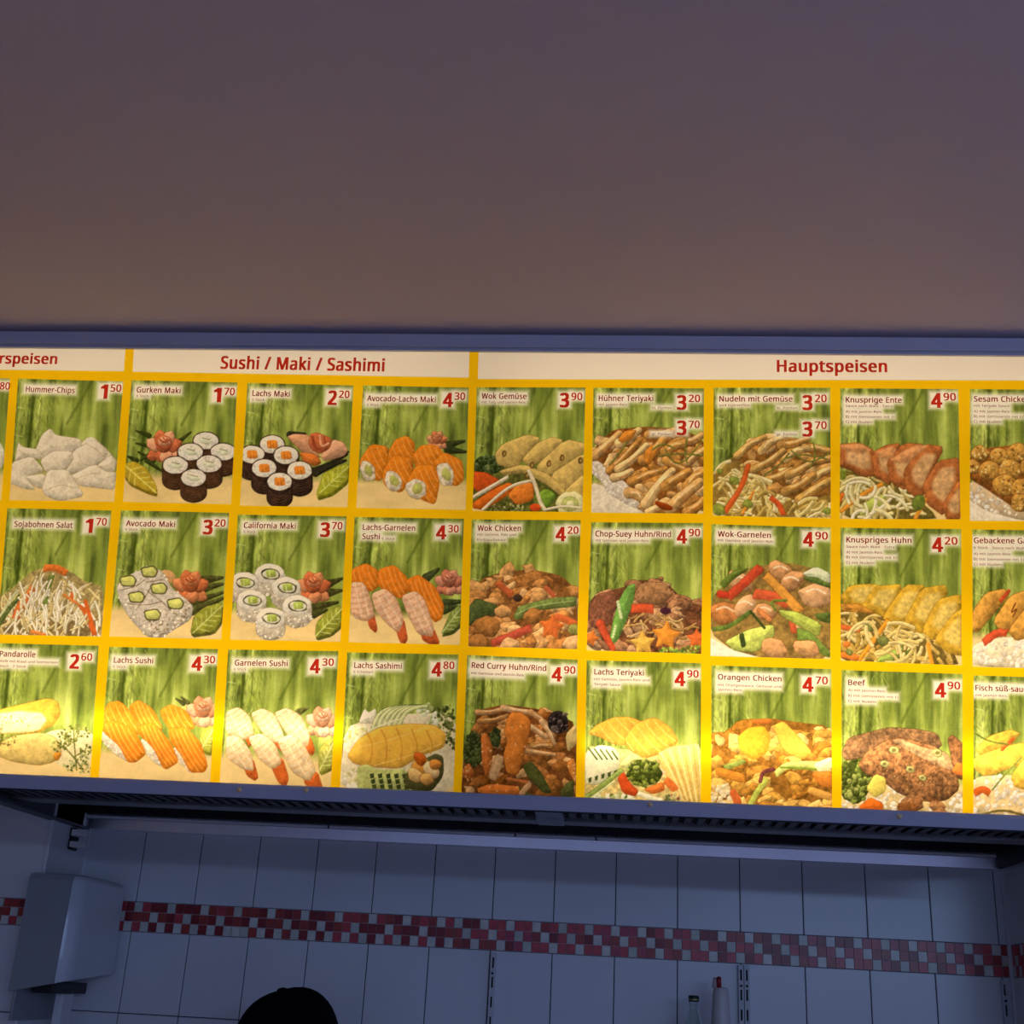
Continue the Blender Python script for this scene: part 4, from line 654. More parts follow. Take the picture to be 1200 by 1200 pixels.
def d_wc(s):
    M = [(40, 400), (40, 130), (110, 70), (190, 45), (330, 30), (470, 60), (545, 130), (548, 400)]
    s.item('chicken_heap'); s.poly(M, '7a4c24', 1, n=(.3, 5), sh=.1); s.chunks(M, WOK, 75, 28, 46)
    s.item('pepper_strip'); s.line([(175, 90), (200, 120), (245, 150)], 34, 'b85a30'); s.line([(145, 375), (240, 340), (330, 300)], 40, 'b04a34', rim='7c2c1c'); s.line([(440, 250), (480, 260), (545, 290)], 34, 'c45f30'); s.line([(395, 110), (440, 160)], 24, 'b85a34')
    s.item('mushroom'); s.blob(268, 165, 22, 18, '3c2a20'); s.blob(150, 240, 20, 12, '5a4a2c')
    s.item('snow_pea'); s.poly([(245, 255), (270, 205), (350, 180), (460, 160), (545, 158), (540, 205), (440, 215), (340, 225), (270, 270)], '6f7a3c', 1, sh=.35, rim='444c22'); s.poly([(36, 210), (70, 165), (120, 180), (180, 200), (150, 240), (80, 260), (40, 300)], '50582c', 1, sh=.3, rim='363c1c')
    s.line([(260, 240), (350, 200), (530, 178)], 5, 'a0a868', sh=0, a=.8, own=False)
    s.item('chicken_heap')
    for x, y, r in [(340, 250, 46), (130, 300, 60), (200, 225, 40), (80, 370, 50), (230, 385, 50), (520, 375, 50)]: s.blob(x, y, r, r*.8, WOK[(x+y) % 4], wob=.15, nseg=11, sh=.45, n=(.16, 5), rim='5a3418')
    star(s, 425, 300, 66, 'c8642c', 8)
    s.item('leek_slice'); s.blob(530, 310, 30, 26, '8a8440', rim='5a5424')
BEEF = ['7d4f32', '8f6040', 'a06e48', '6b4028', 'ad8058']
def d_cs(s):
    M = [(600, 405), (600, 190), (640, 140), (700, 130), (780, 110), (830, 80), (960, 85), (1010, 140), (1060, 180), (1125, 165), (1130, 425)]
    s.item('beef_heap'); s.poly(M, '6a4026', 1, n=(.3, 4), sh=.1); s.chunks(M, BEEF, 70, 24, 46, rim='3f2414')
    s.poly([(600, 210), (640, 145), (720, 130), (735, 190), (700, 290), (640, 310), (602, 290)], '845038', 1, sh=.35, n=(.25, 3), rim='4a2818'); s.poly([(810, 150), (850, 90), (960, 92), (1000, 150), (930, 200), (830, 190)], 'a07048', 1, sh=.35, n=(.25, 3), rim='4a2818')
    s.item('bean_sprouts'); s.strands([(780, 250), (1000, 220), (1120, 260), (1120, 330), (900, 330), (760, 380)], ['c9a068', 'b58a50', '9c7440'], 26, 70, 12, .9, rim='5a3a1c', rw=.6)
    s.item('snow_pea'); s.poly([(697, 365), (715, 270), (740, 180), (780, 108), (822, 96), (812, 180), (770, 290), (735, 368), (710, 375)], '6f9440', 1, sh=.35, rim='44602a')
    for i in range(6): s.blob(738+i*4-i, 185+i*14, 8, 9, 'c8c890', sh=.2, own=False)
    for i in range(5): s.blob(715+3*i, 345-12*i, 6, 6, 'c8c890', sh=.2, own=False)
    s.item('pepper_strip'); s.line([(800, 215), (860, 208), (905, 218)], 44, 'c4502c', rim='8a2c14'); s.line([(655, 285), (680, 340), (715, 400)], 40, 'bd4a2a', w1=24, rim='8a2c14'); s.blob(960, 225, 26, 16, '4a2430')
    star(s, 612, 350, 42, 'd0702c', 20); star(s, 1105, 355, 54, 'c8602c', 0); star(s, 855, 375, 66, 'd3a044', -4); star(s, 962, 340, 74, 'd98630', 6)
    s.item('herb'); s.speckle([(920, 400), (1120, 385), (1125, 425), (920, 425)], ['7d9430', '5c7424', 'a3b048'], 60, 5, 9)
def d_wk(s):
    s.item('white_plate'); s.poly([(35, 270), (120, 320), (300, 362), (35, 362)], 'e3d0ae', 1, sh=.1)
    M = [(42, 260), (45, 130), (110, 60), (190, 15), (330, 0), (420, 20), (490, 60), (488, 360), (240, 352), (120, 320)]
    s.item('vegetable_heap'); s.poly(M, '8a6a34', 1, n=(.3, 5), sh=.1)
    SH = ['c98e5a', 'c07f4c', 'd29c6a', 'b9743e']
    for x, y, r in [(300, 30, 50), (340, 70, 50), (150, 70, 50), (430, 120, 66), (95, 185, 62), (170, 160, 50), (240, 180, 46), (390, 240, 40)]:
        s.item('shrimp_piece'); s.blob(x, y, r, r*.72, SH[int(x) % 4], s.r.uniform(-40, 40), .14, 11, sh=.45, n=(.14, 5), rim='8a5228'); s.line([(x-r*.5, y-r*.2), (x, y-r*.4), (x+r*.5, y-r*.1)], 7, 'efd8b4', sh=0, a=.7, own=False)
    s.item('pepper_strip')
    for L, w, c in [([(105, 128), (160, 80), (228, 15)], 34, 'c4482a'), ([(65, 115), (110, 120)], 28, 'bd3c24'), ([(200, 115), (270, 120), (335, 155)], 40, 'cc5a34'), ([(245, 45), (310, 110), (372, 180)], 36, 'd9943c'), ([(215, 170), (265, 215)], 20, 'd08248'), ([(340, 200), (350, 260)], 24, 'c85a34')]: s.line(L, w, c, rim='8a3414', rw=.9)
    s.item('bok_choy')
    for p, c in [([(75, 75), (130, 25), (190, 20), (130, 60), (90, 100)], '66742c'), ([(375, 40), (430, 12), (485, 40), (485, 80), (420, 65)], 'd2cfa0'), ([(372, 55), (430, 52), (485, 82), (480, 95), (420, 75)], '5f7030'),
                 ([(290, 172), (360, 180), (452, 225), (440, 275), (350, 225), (300, 195)], 'b3b850'), ([(90, 290), (180, 245), (275, 225), (280, 270), (210, 330), (130, 325)], 'b9bb58'), ([(360, 235), (420, 260), (485, 330), (480, 352), (400, 310), (360, 290)], '6f8034'), ([(420, 190), (485, 180), (485, 225), (440, 215)], '55622a')]:
        s.poly(p, c, 1, sh=.35, rim='565c20', n=(.12, 5))
    s.line([(48, 245), (110, 238), (190, 180)], 18, '5f702c'); s.line([(190, 180), (240, 240)], 10, '3f4a1c'); s.line([(155, 260), (165, 310)], 22, '3c4620'); s.line([(320, 140), (260, 140), (280, 175)], 10, '6f7c30')
    for x, y, r in [(275, 310, 54), (395, 315, 46)]:
        s.item('shrimp_piece'); s.blob(x, y, r, r*.7, 'c9905a', 20, .18, 11, sh=.45, n=(.14, 5), rim='8a5228')
def d_hu(s):
    noodles(s, [(517, 150), (680, 190), (780, 240), (940, 330), (960, 380), (517, 380)], 75, 85, 14, '6b5424', ['d2b268', 'c49e50', 'dabd7a', 'ad863c'], rim='7d6630', rw=.6)
    slices(s, [[(520, 130), (560, 85), (640, 80), (690, 95), (640, 170), (560, 165)], [(600, 165), (650, 90), (740, 82), (745, 110), (690, 200), (640, 180)], [(680, 200), (760, 85), (835, 88), (800, 150), (770, 225), (720, 235)], [(755, 225), (820, 100), (905, 85), (915, 120), (840, 215), (830, 260)],
               [(825, 250), (880, 140), (960, 120), (970, 160), (930, 240), (870, 285)], [(868, 285), (930, 200), (975, 170), (975, 340), (920, 330)]], 'c4962e', 'd6b25c', '8a6418', 'chicken_slice')
    s.item('chicken_slice'); s.poly([(520, 150), (590, 150), (660, 190), (600, 185), (530, 180)], 'b87c30', 1, n=(.3, 3), rim='7a4c14')
    s.item('carrot_strip'); s.line([(700, 210), (650, 280), (590, 360)], 18, 'd9902c', rim='94560f'); s.line([(520, 235), (595, 250)], 20, 'c8642c', rim='94400f'); s.line([(520, 335), (590, 350)], 24, 'd0742c', rim='94400f'); s.line([(845, 300), (860, 370)], 14, 'd9902c'); s.blob(545, 300, 14, 12, 'd0742c')
    s.item('green_slice')
    for x, y, r in [(630, 235, 24), (680, 290, 26), (555, 330, 14), (740, 310, 18)]: s.blob(x, y, r, r*.8, '75763a', 20, .1, 10, rim='454a1c')
    s.item('cabbage_piece'); s.poly([(650, 365), (690, 325), (760, 310), (720, 370)], '9aa648', 1, sh=.3, rim='5f6a24'); s.line([(720, 360), (800, 320)], 26, '5a6428')
    s.item('noodles'); s.strands([(600, 200), (760, 230), (840, 330), (820, 370), (640, 370)], ['dabd7a', 'd2b268'], 16, 110, 14, .9, rim='7d6630', rw=.6)
def d_ge(s):
    s.item('rice'); rice(s, [(1008, 300), (1120, 270), (1470, 300), (1470, 385), (1008, 385)], 'd9c39a', 150, 10)
    for p in [[(1008, 180), (1060, 110), (1130, 95), (1150, 120), (1090, 190), (1030, 260), (1008, 250)], [(1085, 215), (1150, 120), (1230, 95), (1240, 150), (1170, 240), (1120, 260)], [(1140, 250), (1220, 150), (1310, 110), (1320, 170), (1240, 270), (1170, 290)], [(1230, 270), (1320, 150), (1410, 120), (1420, 190), (1330, 290)], [(1330, 290), (1420, 180), (1470, 160), (1470, 300)]]:
        s.item('fried_shrimp'); s.poly(p, 'c98e3c', 1, sh=.4, sw=8, n=(.22, 4), rim='7d4a14')
    s.item('pepper_strip'); s.line([(1050, 295), (1100, 255), (1140, 260)], 30, 'c8502c', rim='8a2c14'); s.line([(1115, 140), (1145, 105)], 14, 'bd4a24')
    s.item('sauce'); s.line([(1170, 150), (1150, 190), (1180, 165), (1160, 200)], 5, '6e3d14', sh=0)
def d_pa(s):
    s.item('white_plate'); s.poly([(150, 820), (260, 775), (440, 782), (440, 920), (300, 960)], 'dcc690', 1, sh=.1)
    for p, c in [([(-20, 690), (120, 655), (230, 630), (275, 648), (285, 705), (255, 755), (180, 792), (-20, 800)], 'd9a53a'), ([(-20, 850), (60, 805), (200, 788), (270, 815), (292, 880), (255, 925), (185, 942), (60, 925), (-20, 895)], 'd8b464')]:
        s.item('spring_roll'); s.poly(p, c, 2, sh=.35, sw=10, n=(.14, 7), rim='94641c')
    s.poly([(-20, 705), (90, 690), (200, 700), (222, 735), (180, 785), (-20, 798)], 'e6cf8e', 2, sh=.15, n=(.18, 4), soft=2); s.speckle([(-10, 715), (200, 705), (200, 750), (-10, 785)], ['a88848', '8a8440', 'c9a860'], 28, 3, 6, own=False)
    s.speckle([(-10, 805), (80, 810), (80, 850), (0, 850)], ['8a7438', '6e5a28', 'b39a58'], 24, 3, 7, own=False); s.item('sauce'); s.blob(270, 895, 18, 22, 'c07a24', 30, .2, 9)
    s.item('parsley')
    for L in [[(360, 960), (350, 860), (345, 780)], [(300, 850), (370, 930), (395, 970)], [(345, 900), (400, 870)], [(350, 840), (290, 800)]]: s.line(L, 6, '6c6a28')
    for x, y in [(345, 770), (390, 790), (300, 800), (340, 820), (400, 870), (395, 950), (330, 940), (270, 850), (300, 840), (385, 910)]:
        t = np.linspace(0, 2*math.pi, 9); s.speckle([(x+32*math.cos(a), y+26*math.sin(a)) for a in t], ['6f7030', '8c8c48', '54561f', 'a3a060'], 20, 4, 8)
def d_ls(s):
    rose(s, 950, 690, 74, 'cf8a5c', 'e0a67c', 'a05c38'); darkleaf(s, [[(860, 655), (825, 632)], [(880, 650), (850, 625)]], 22, '5c5a2c')
    garnish(s, [(935, 800), (970, 765), (1002, 755), (990, 880), (950, 870)], ((945, 860), (1000, 770)), 'b0a83c', '7d7624', 'd6cf80')
    for r_ in [[(476, 785), (540, 800), (590, 870), (605, 925), (540, 890), (478, 825)], [(660, 810), (720, 850), (765, 950), (715, 920), (680, 870)], [(815, 850), (870, 880), (895, 968), (840, 920)]]:
        s.item('rice'); rice(s, r_, 'dcc5a0', 26, 8)
    for p in [[(484, 700), (510, 650), (565, 642), (640, 720), (660, 800), (560, 800), (484, 760)], [(600, 670), (650, 636), (720, 680), (770, 780), (680, 790)], [(745, 690), (800, 655), (880, 690), (920, 770), (800, 790)]]:
        salmon(s, p, 'dc8420', 'efbc64', 5, (.5, .85))
    for p in [[(482, 740), (560, 735), (640, 790), (690, 885), (640, 925), (600, 925), (560, 850), (480, 785)], [(640, 760), (720, 740), (800, 830), (842, 920), (785, 955), (765, 950), (720, 860), (655, 800)], [(790, 770), (870, 760), (940, 830), (975, 935), (960, 968), (890, 970), (850, 890), (800, 830)]]:
        salmon(s, p, 'd97a1c', 'efb45c', 6, (.5, .85))
def d_gs(s):
    rose(s, 430, 730, 72, 'cf9468', 'dfae88', 'a0663e'); darkleaf(s, [[(320, 690), (365, 670)]], 34, '6a6830')
    garnish(s, [(412, 860), (440, 820), (488, 800), (478, 930), (415, 960)], ((420, 945), (482, 825)), 'a8a044', '7d7628', 'd0c980')
    Q = [([(-20, 690), (40, 668), (95, 710), (115, 800), (60, 820), (-20, 790)], [(60, 790), (110, 780), (120, 830), (90, 850)]), ([(92, 700), (150, 672), (210, 700), (252, 790), (250, 840), (170, 810)], [(190, 800), (245, 800), (270, 880), (230, 860)]), ([(202, 695), (265, 668), (335, 705), (375, 800), (360, 850), (280, 810)], [(340, 800), (378, 800), (398, 860), (385, 885), (350, 860)]),
         ([(-20, 800), (50, 805), (100, 870), (115, 960), (60, 950), (-20, 900)], [(55, 920), (110, 900), (135, 985), (118, 1002), (80, 980)]), ([(82, 805), (150, 785), (215, 835), (245, 920), (200, 950), (130, 900)], [(185, 920), (245, 890), (278, 985), (262, 1026), (225, 1005)]), ([(215, 815), (290, 785), (350, 835), (405, 950), (370, 1000), (290, 960)], [(340, 970), (410, 950), (438, 1035), (385, 1034), (350, 1010)])]
    for b, t in Q: shrimp(s, b, t, 'e0bd8c', 'c98a4c', 'cc6024')
def d_sa(s):
    s.item('white_plate'); s.poly([(540, 760), (700, 700), (1060, 690), (1055, 1060), (510, 1045)], 'd9c39a', 1, sh=.1, n=(.08, 10))
    s.item('daikon_flower'); s.poly([(600, 740), (630, 670), (650, 690), (685, 670), (690, 740)], 'e6d6b0', 1, sh=.3, rim='a89a6c'); s.speckle([(530, 780), (640, 740), (640, 820), (540, 840)], ['d9d08c', 'b9b058', 'e8dfb0'], 30, 6, 12)
    s.item('parsley'); s.speckle([(930, 670), (1040, 655), (1060, 860), (1000, 820), (960, 740)], ['4d5424', '6a6e34', '3a401c', '8a8848'], 90, 6, 11)
    s.item('daikon_flower'); s.speckle([(880, 660), (930, 650), (980, 720), (940, 750), (880, 700)], ['dcd8a8', 'b0b070', 'e8e2c0'], 26, 8, 14)
    s.item('cucumber_slice')
    for i in range(6):
        o = i*24; s.line([(668+o, 770), (690+o, 700), (750+o*.9, 668), (860+o*.5, 662)], 18, 'd3d08c', rim='3f481c', rw=1.0)
    s.line([(600, 800), (700, 750), (800, 720)], 8, 'e8dca0')
    salmon(s, [(548, 885), (600, 810), (700, 755), (850, 738), (960, 745), (1012, 785), (1004, 845), (900, 880), (800, 940), (680, 935), (580, 920)], 'e8ac42', 'f4d078', 2, (1, -.3), 'salmon_sashimi')
    for x in (640, 710, 780, 850, 920): s.line([(x, 760+abs(x-800)*.1), (x+30, 830), (x+20, 915-max(0, x-780)*.3)], 6, 'c8842a', sh=0, a=.75)
    s.item('cucumber_fan'); s.poly([(595, 935), (640, 920), (700, 945), (830, 940), (850, 1045), (600, 1050)], 'b8b468', 1, sh=.3, n=(.15, 4))
    for i in range(5):
        for j in range(4): s.poly([(655+i*38+j*5, 965+j*24), (675+i*38+j*5, 960+j*24), (678+i*38+j*5, 980+j*24), (660+i*38+j*5, 985+j*24)], '3c4420', 0, sh=0)
    s.speckle([(530, 970), (590, 930), (600, 1040), (540, 1040)], ['e3d4a4', 'c9b878', 'f0e4c0'], 24, 9, 14)
    s.item('cucumber_bowl'); s.poly([(815, 980), (850, 930), (960, 870), (1000, 885), (1000, 970), (950, 1035), (880, 1045), (825, 1020)], '54502a', 2, sh=.35)
    s.item('salmon_flower')
    for x, y, r, c in [(900, 935, 52, 'e0953c'), (865, 965, 38, 'e8b870'), (940, 945, 44, 'ecc488'), (890, 895, 36, 'd0641c'), (920, 985, 36, 'e3a458'), (960, 920, 30, 'd98838')]: s.blob(x, y, r, r*.8, c, x % 60, .15, 10, sh=.45, rim='8f5420')
def d_rc(s):
    M = [(0, 1060), (20, 850), (60, 760), (90, 680), (200, 655), (330, 670), (430, 690), (540, 740), (545, 1085), (0, 1085)]
    s.item('curry_heap'); s.poly(M, '6a3c1c', 1, n=(.3, 5), sh=.1); s.chunks(M, ['a86a34', 'b9804a', '8a5424', 'c49460', '784418'], 55, 28, 48)
    strips(s, [((80, 690), (200, 675), 30), ((200, 670), (330, 690), 32), ((90, 730), (220, 705), 30), ((330, 690), (420, 760), 30), ((300, 740), (400, 800), 34), ((320, 850), (430, 840), 36), ((300, 860), (440, 880), 30), ((380, 730), (440, 830), 28)], ('bd8a58', 'c99a6c', 'a87440'), 'meat_strip')
    s.item('seed_cluster'); s.blob(455, 735, 48, 52, '2c2220', sh=.2); s.speckle([(415, 700), (450, 685), (500, 700), (500, 770), (450, 790), (415, 760)], ['4a3c38', '1c1412', '6e5c50'], 40, 7, 11, sh=.5)
    s.item('onion_piece'); s.poly([(490, 790), (540, 740), (545, 830), (500, 870)], 'c9a868', 1, sh=.3)
    broccoli(s, 62, 860, 44, 80, ('3a401e', '4c5228', '2a3016', '5f6638')); broccoli(s, 165, 800, 24, 40, ('3a401e', '4c5228', '2a3016', '5f6638'))
    s.item('onion_piece'); s.line([(190, 880), (150, 990)], 44, 'c09468', rim='7d5430')
    for p, c in [([(95, 790), (125, 780), (155, 850), (145, 930), (120, 985), (100, 900)], 'c06a2c'), ([(200, 780), (230, 690), (290, 690), (332, 730), (320, 810), (290, 900), (270, 975), (215, 960), (200, 880), (220, 820)], 'c8742c'), ([(0, 960), (40, 910), (70, 960), (40, 1000)], 'b8642c'), ([(70, 1030), (140, 1005), (300, 1020), (280, 1060), (120, 1065)], 'c46c2c'), ([(490, 920), (530, 890), (545, 960), (540, 1020)], 'c87a34')]:
        s.item('carrot_slice'); s.poly(p, c, 1, sh=.35, rim='7d3c14', n=(.12, 4)); s.speckle(p, ['e3bd84', 'd9a464'], 9, 3, 5, own=False)
    s.item('snow_pea')
    for p in [[(290, 930), (330, 905), (380, 960), (430, 1050), (390, 1050), (320, 985)], [(465, 1040), (500, 1000), (530, 990), (530, 1065), (470, 1070)], [(270, 1010), (300, 1040), (360, 1062), (290, 1070)]]: s.poly(p, '4d5024', 1, sh=.3, rim='30341a')
    s.item('onion_piece'); s.line([(330, 1000), (280, 1060)], 30, 'b98c60', rim='6e4420'); s.line([(220, 985), (310, 1000)], 14, 'b86a34')
def d_lt(s):
    s.item('rice'); s.poly([(580, 840), (800, 860), (1000, 900), (1130, 1110), (580, 1092)], 'd0b068', 1, n=(.3, 5), sh=.1)
    for p in [[(596, 785), (640, 745), (720, 712), (800, 712), (862, 740), (780, 840), (720, 835), (650, 800)], [(765, 810), (820, 740), (910, 712), (985, 760), (1024, 825), (940, 880), (860, 900), (790, 860)]]:
        salmon(s, p, 'd99a38', 'f0cc74', 5, (.6, .6), 'salmon_fillet')
    s.item('spring_onion')
    s.poly([(583, 870), (650, 835), (720, 845), (752, 885), (742, 955), (650, 1015), (583, 1010)], 'ddd0a0', 1, sh=.25, rim='8f8448')
    for i in range(5): s.line([(600+i*28, 850+i*4), (640+i*24, 900)], 8, '4d5a24'); s.poly([(600+i*30, 985-i*8), (616+i*30, 978-i*8), (614+i*30, 1000-i*8), (602+i*30, 1003-i*8)], '3f481c', 0, sh=0)
    s.line([(585, 1070), (660, 1020), (760, 945)], 24, '94a04c', rim='5f6a28'); s.line([(600, 1080), (720, 1000)], 8, 'd5d494')
    s.poly([(740, 930), (800, 870), (840, 900), (790, 950)], 'cfc478', 1, sh=.3)
    s.item('cabbage'); s.poly([(918, 880), (980, 845), (1128, 828), (1130, 1110), (1050, 1085), (975, 1000)], 'dfb560', 1, sh=.3, n=(.1, 5), rim='9c7430')
    for i in range(9): s.line([(935+i*22, 872-i*4), (990+i*17, 960+i*8), (1040+i*11, 1080+i*3)], 5, ['f0d896', 'b88c3c'][i % 2], sh=0, a=.8)
    s.item('leek_piece'); s.speckle([(590, 1060), (800, 1060), (830, 1095), (590, 1090)], ['d6cfa0', '5a6828', 'e6dfb8', 'a8a860'], 40, 8, 16); s.line([(830, 1050), (900, 1075), (950, 1085)], 26, 'e0d2a8', rim='a8945c'); s.speckle([(940, 1060), (1010, 1050), (1030, 1095), (950, 1095)], ['5a5c34', '8c4a3c', 'b8a468'], 30, 6, 11)
    s.item('carrot_piece'); s.poly([(735, 985), (765, 955), (800, 1010), (835, 1040), (820, 1068), (760, 1050)], 'c84a1c', 1, sh=.3, rim='8a2c0f'); s.poly([(855, 1035), (950, 1000), (960, 1040), (900, 1058)], 'd9702c', 1, sh=.3, rim='94400f'); s.line([(960, 990), (1010, 1040)], 36, 'd0682c')
    s.line([(930, 950), (955, 970)], 26, 'e0b490')
    broccoli(s, 860, 962, 82, 62, ('5c6420', '7d8430', '424a18', '9a9c48'))
ORG = ['c08a38', 'cf9c4c', 'b0762c', 'd8ac60', 'a46a24']
def d_or(s):
    M = [(40, 890), (42, 680), (90, 620), (160, 580), (260, 572), (380, 590), (470, 600), (490, 660), (492, 912), (200, 905)]
    s.item('chicken_heap'); s.poly(M, '8a5a20', 1, n=(.3, 5), sh=.1); s.chunks(M, ORG, 80, 22, 40, rim='6e3f10')
    s.item('rice'); s.speckle([(42, 820), (110, 810), (120, 895), (42, 888)], ['dcc59c', 'cdb07c'], 40, 8, 12)
    s.item('orange_slice'); s.poly([(140, 640), (180, 605), (240, 600), (265, 640), (250, 700), (200, 725), (150, 690)], 'e0a02c', 1, sh=.3, rim='a86a14'); s.poly([(270, 600), (310, 582), (350, 620), (420, 700), (380, 725), (310, 690)], 'e3ac40', 1, sh=.3, rim='a86a14'); s.line([(195, 585), (265, 582)], 18, 'd8702c')
    s.item('bok_choy'); s.line([(280, 775), (330, 735), (480, 745)], 26, 'c3bd64', rim='7d7c2c'); s.line([(300, 750), (440, 760)], 8, '75842c'); s.line([(185, 890), (210, 840), (250, 790)], 22, 'b0b04c', rim='707424'); s.line([(90, 750), (170, 725)], 22, '8a9040', rim='5f6420'); s.poly([(420, 740), (488, 712), (488, 760), (440, 770)], 'dccf94', 1)
    s.item('carrot_piece'); s.poly([(410, 770), (488, 765), (490, 830), (440, 815)], 'd27a2c', 1, sh=.3, rim='94480f'); s.line([(120, 830), (150, 885)], 30, 'c8602c'); s.line([(60, 760), (170, 790)], 36, 'cc802c', rim='8a4c10')
    s.item('onion_piece'); s.line([(225, 800), (235, 765), (275, 758)], 14, '6a3430'); s.line([(400, 830), (490, 860)], 30, 'cf9444', rim='8a5418')
def d_be(s):
    s.item('rice'); R = [(525, 880), (700, 820), (800, 840), (975, 830), (975, 936), (525, 915)]; rice(s, R, 'd0ae74', 140, 10)
    broccoli(s, 572, 800, 58, 84, ('5c6424', '7d8438', '3f4618', '98984c'))
    s.item('beef_slice'); s.poly([(524, 700), (550, 645), (620, 626), (700, 606), (800, 612), (880, 628), (900, 680), (800, 700), (700, 690), (620, 715), (540, 730)], '8a623e', 1, sh=.4, n=(.45, 3), rim='4d2c14')
    s.item('beef_slice'); s.poly([(915, 650), (935, 632), (976, 668), (976, 800), (940, 790), (930, 720)], '845632', 1, sh=.4, n=(.4, 3), rim='4d2c14')
    s.item('beef_slice'); s.poly([(585, 740), (625, 690), (720, 640), (800, 655), (885, 680), (945, 750), (962, 830), (915, 872), (850, 880), (740, 850), (680, 805), (610, 775)], '8a5c36', 1, sh=.45, sw=10, n=(.55, 3), rim='4d2c14')
    s.poly([(705, 655), (740, 645), (830, 680), (920, 700), (945, 770), (880, 750), (790, 705)], 'b48c5e', 1, sh=.3, n=(.35, 3), rim='6a4220', soft=1.5)
    s.speckle([(620, 720), (720, 670), (900, 740), (930, 840), (850, 860), (730, 830)], ['b88c58', '6a4222', '9c7044', '5a3418'], 80, 2.5, 4.5, own=False, a=.8)
    s.item('leek_slice')
    for x, y, r in [(685, 740, 18), (720, 690, 20), (780, 760, 18), (825, 790, 16), (880, 700, 20)]: s.blob(x, y, r, r*.75, 'a8a060', 20, .15, 10, rim='54542a'); s.blob(x, y, r*.4, r*.3, '6a5a30', sh=0)
    s.item('carrot_piece'); s.poly([(590, 895), (630, 860), (680, 880), (680, 918), (600, 912)], 'd0641c', 1, sh=.3, rim='8f3c0c'); s.poly([(930, 770), (950, 735), (972, 740), (972, 785)], 'd8702c', 1, sh=.3)
    s.item('corn_piece'); s.poly([(615, 830), (650, 775), (690, 790), (690, 840), (650, 865)], 'd8bd54', 1, sh=.3, rim='94782c')
    s.item('beef_slice'); s.chunks([(740, 870), (890, 870), (890, 920), (740, 915)], ['8f5c34', '7d4a24', 'a06c40'], 9, 22, 32)
def d_fi(s):
    s.item('rice'); rice(s, [(1010, 790), (1130, 780), (1470, 800), (1470, 945), (1010, 938)], 'dcb87c', 170, 11)
    for p in [[(1020, 690), (1070, 640), (1150, 615), (1190, 630), (1150, 680), (1040, 710)], [(1012, 720), (1120, 680), (1250, 650), (1330, 700), (1200, 740), (1060, 790), (1015, 760)], [(1150, 790), (1200, 720), (1330, 680), (1470, 720), (1470, 830), (1300, 850), (1170, 830)]]:
        s.item('fried_fish'); s.poly(p, 'd9a83c', 1, sh=.35, sw=9, n=(.18, 5), rim='94641c')
    s.item('pepper_strip'); s.line([(1015, 850), (1050, 830), (1075, 850)], 26, 'cc5c20', rim='8f380c'); s.line([(1120, 690), (1160, 650)], 12, 'c85a24')
    s.item('spring_onion'); s.line([(1085, 835), (1130, 780), (1190, 720)], 7, '7d8034'); s.line([(1030, 930), (1120, 905), (1210, 930)], 8, '6a5a28'); s.line([(1020, 630), (1070, 660), (1140, 670)], 7, '6f7a2c')
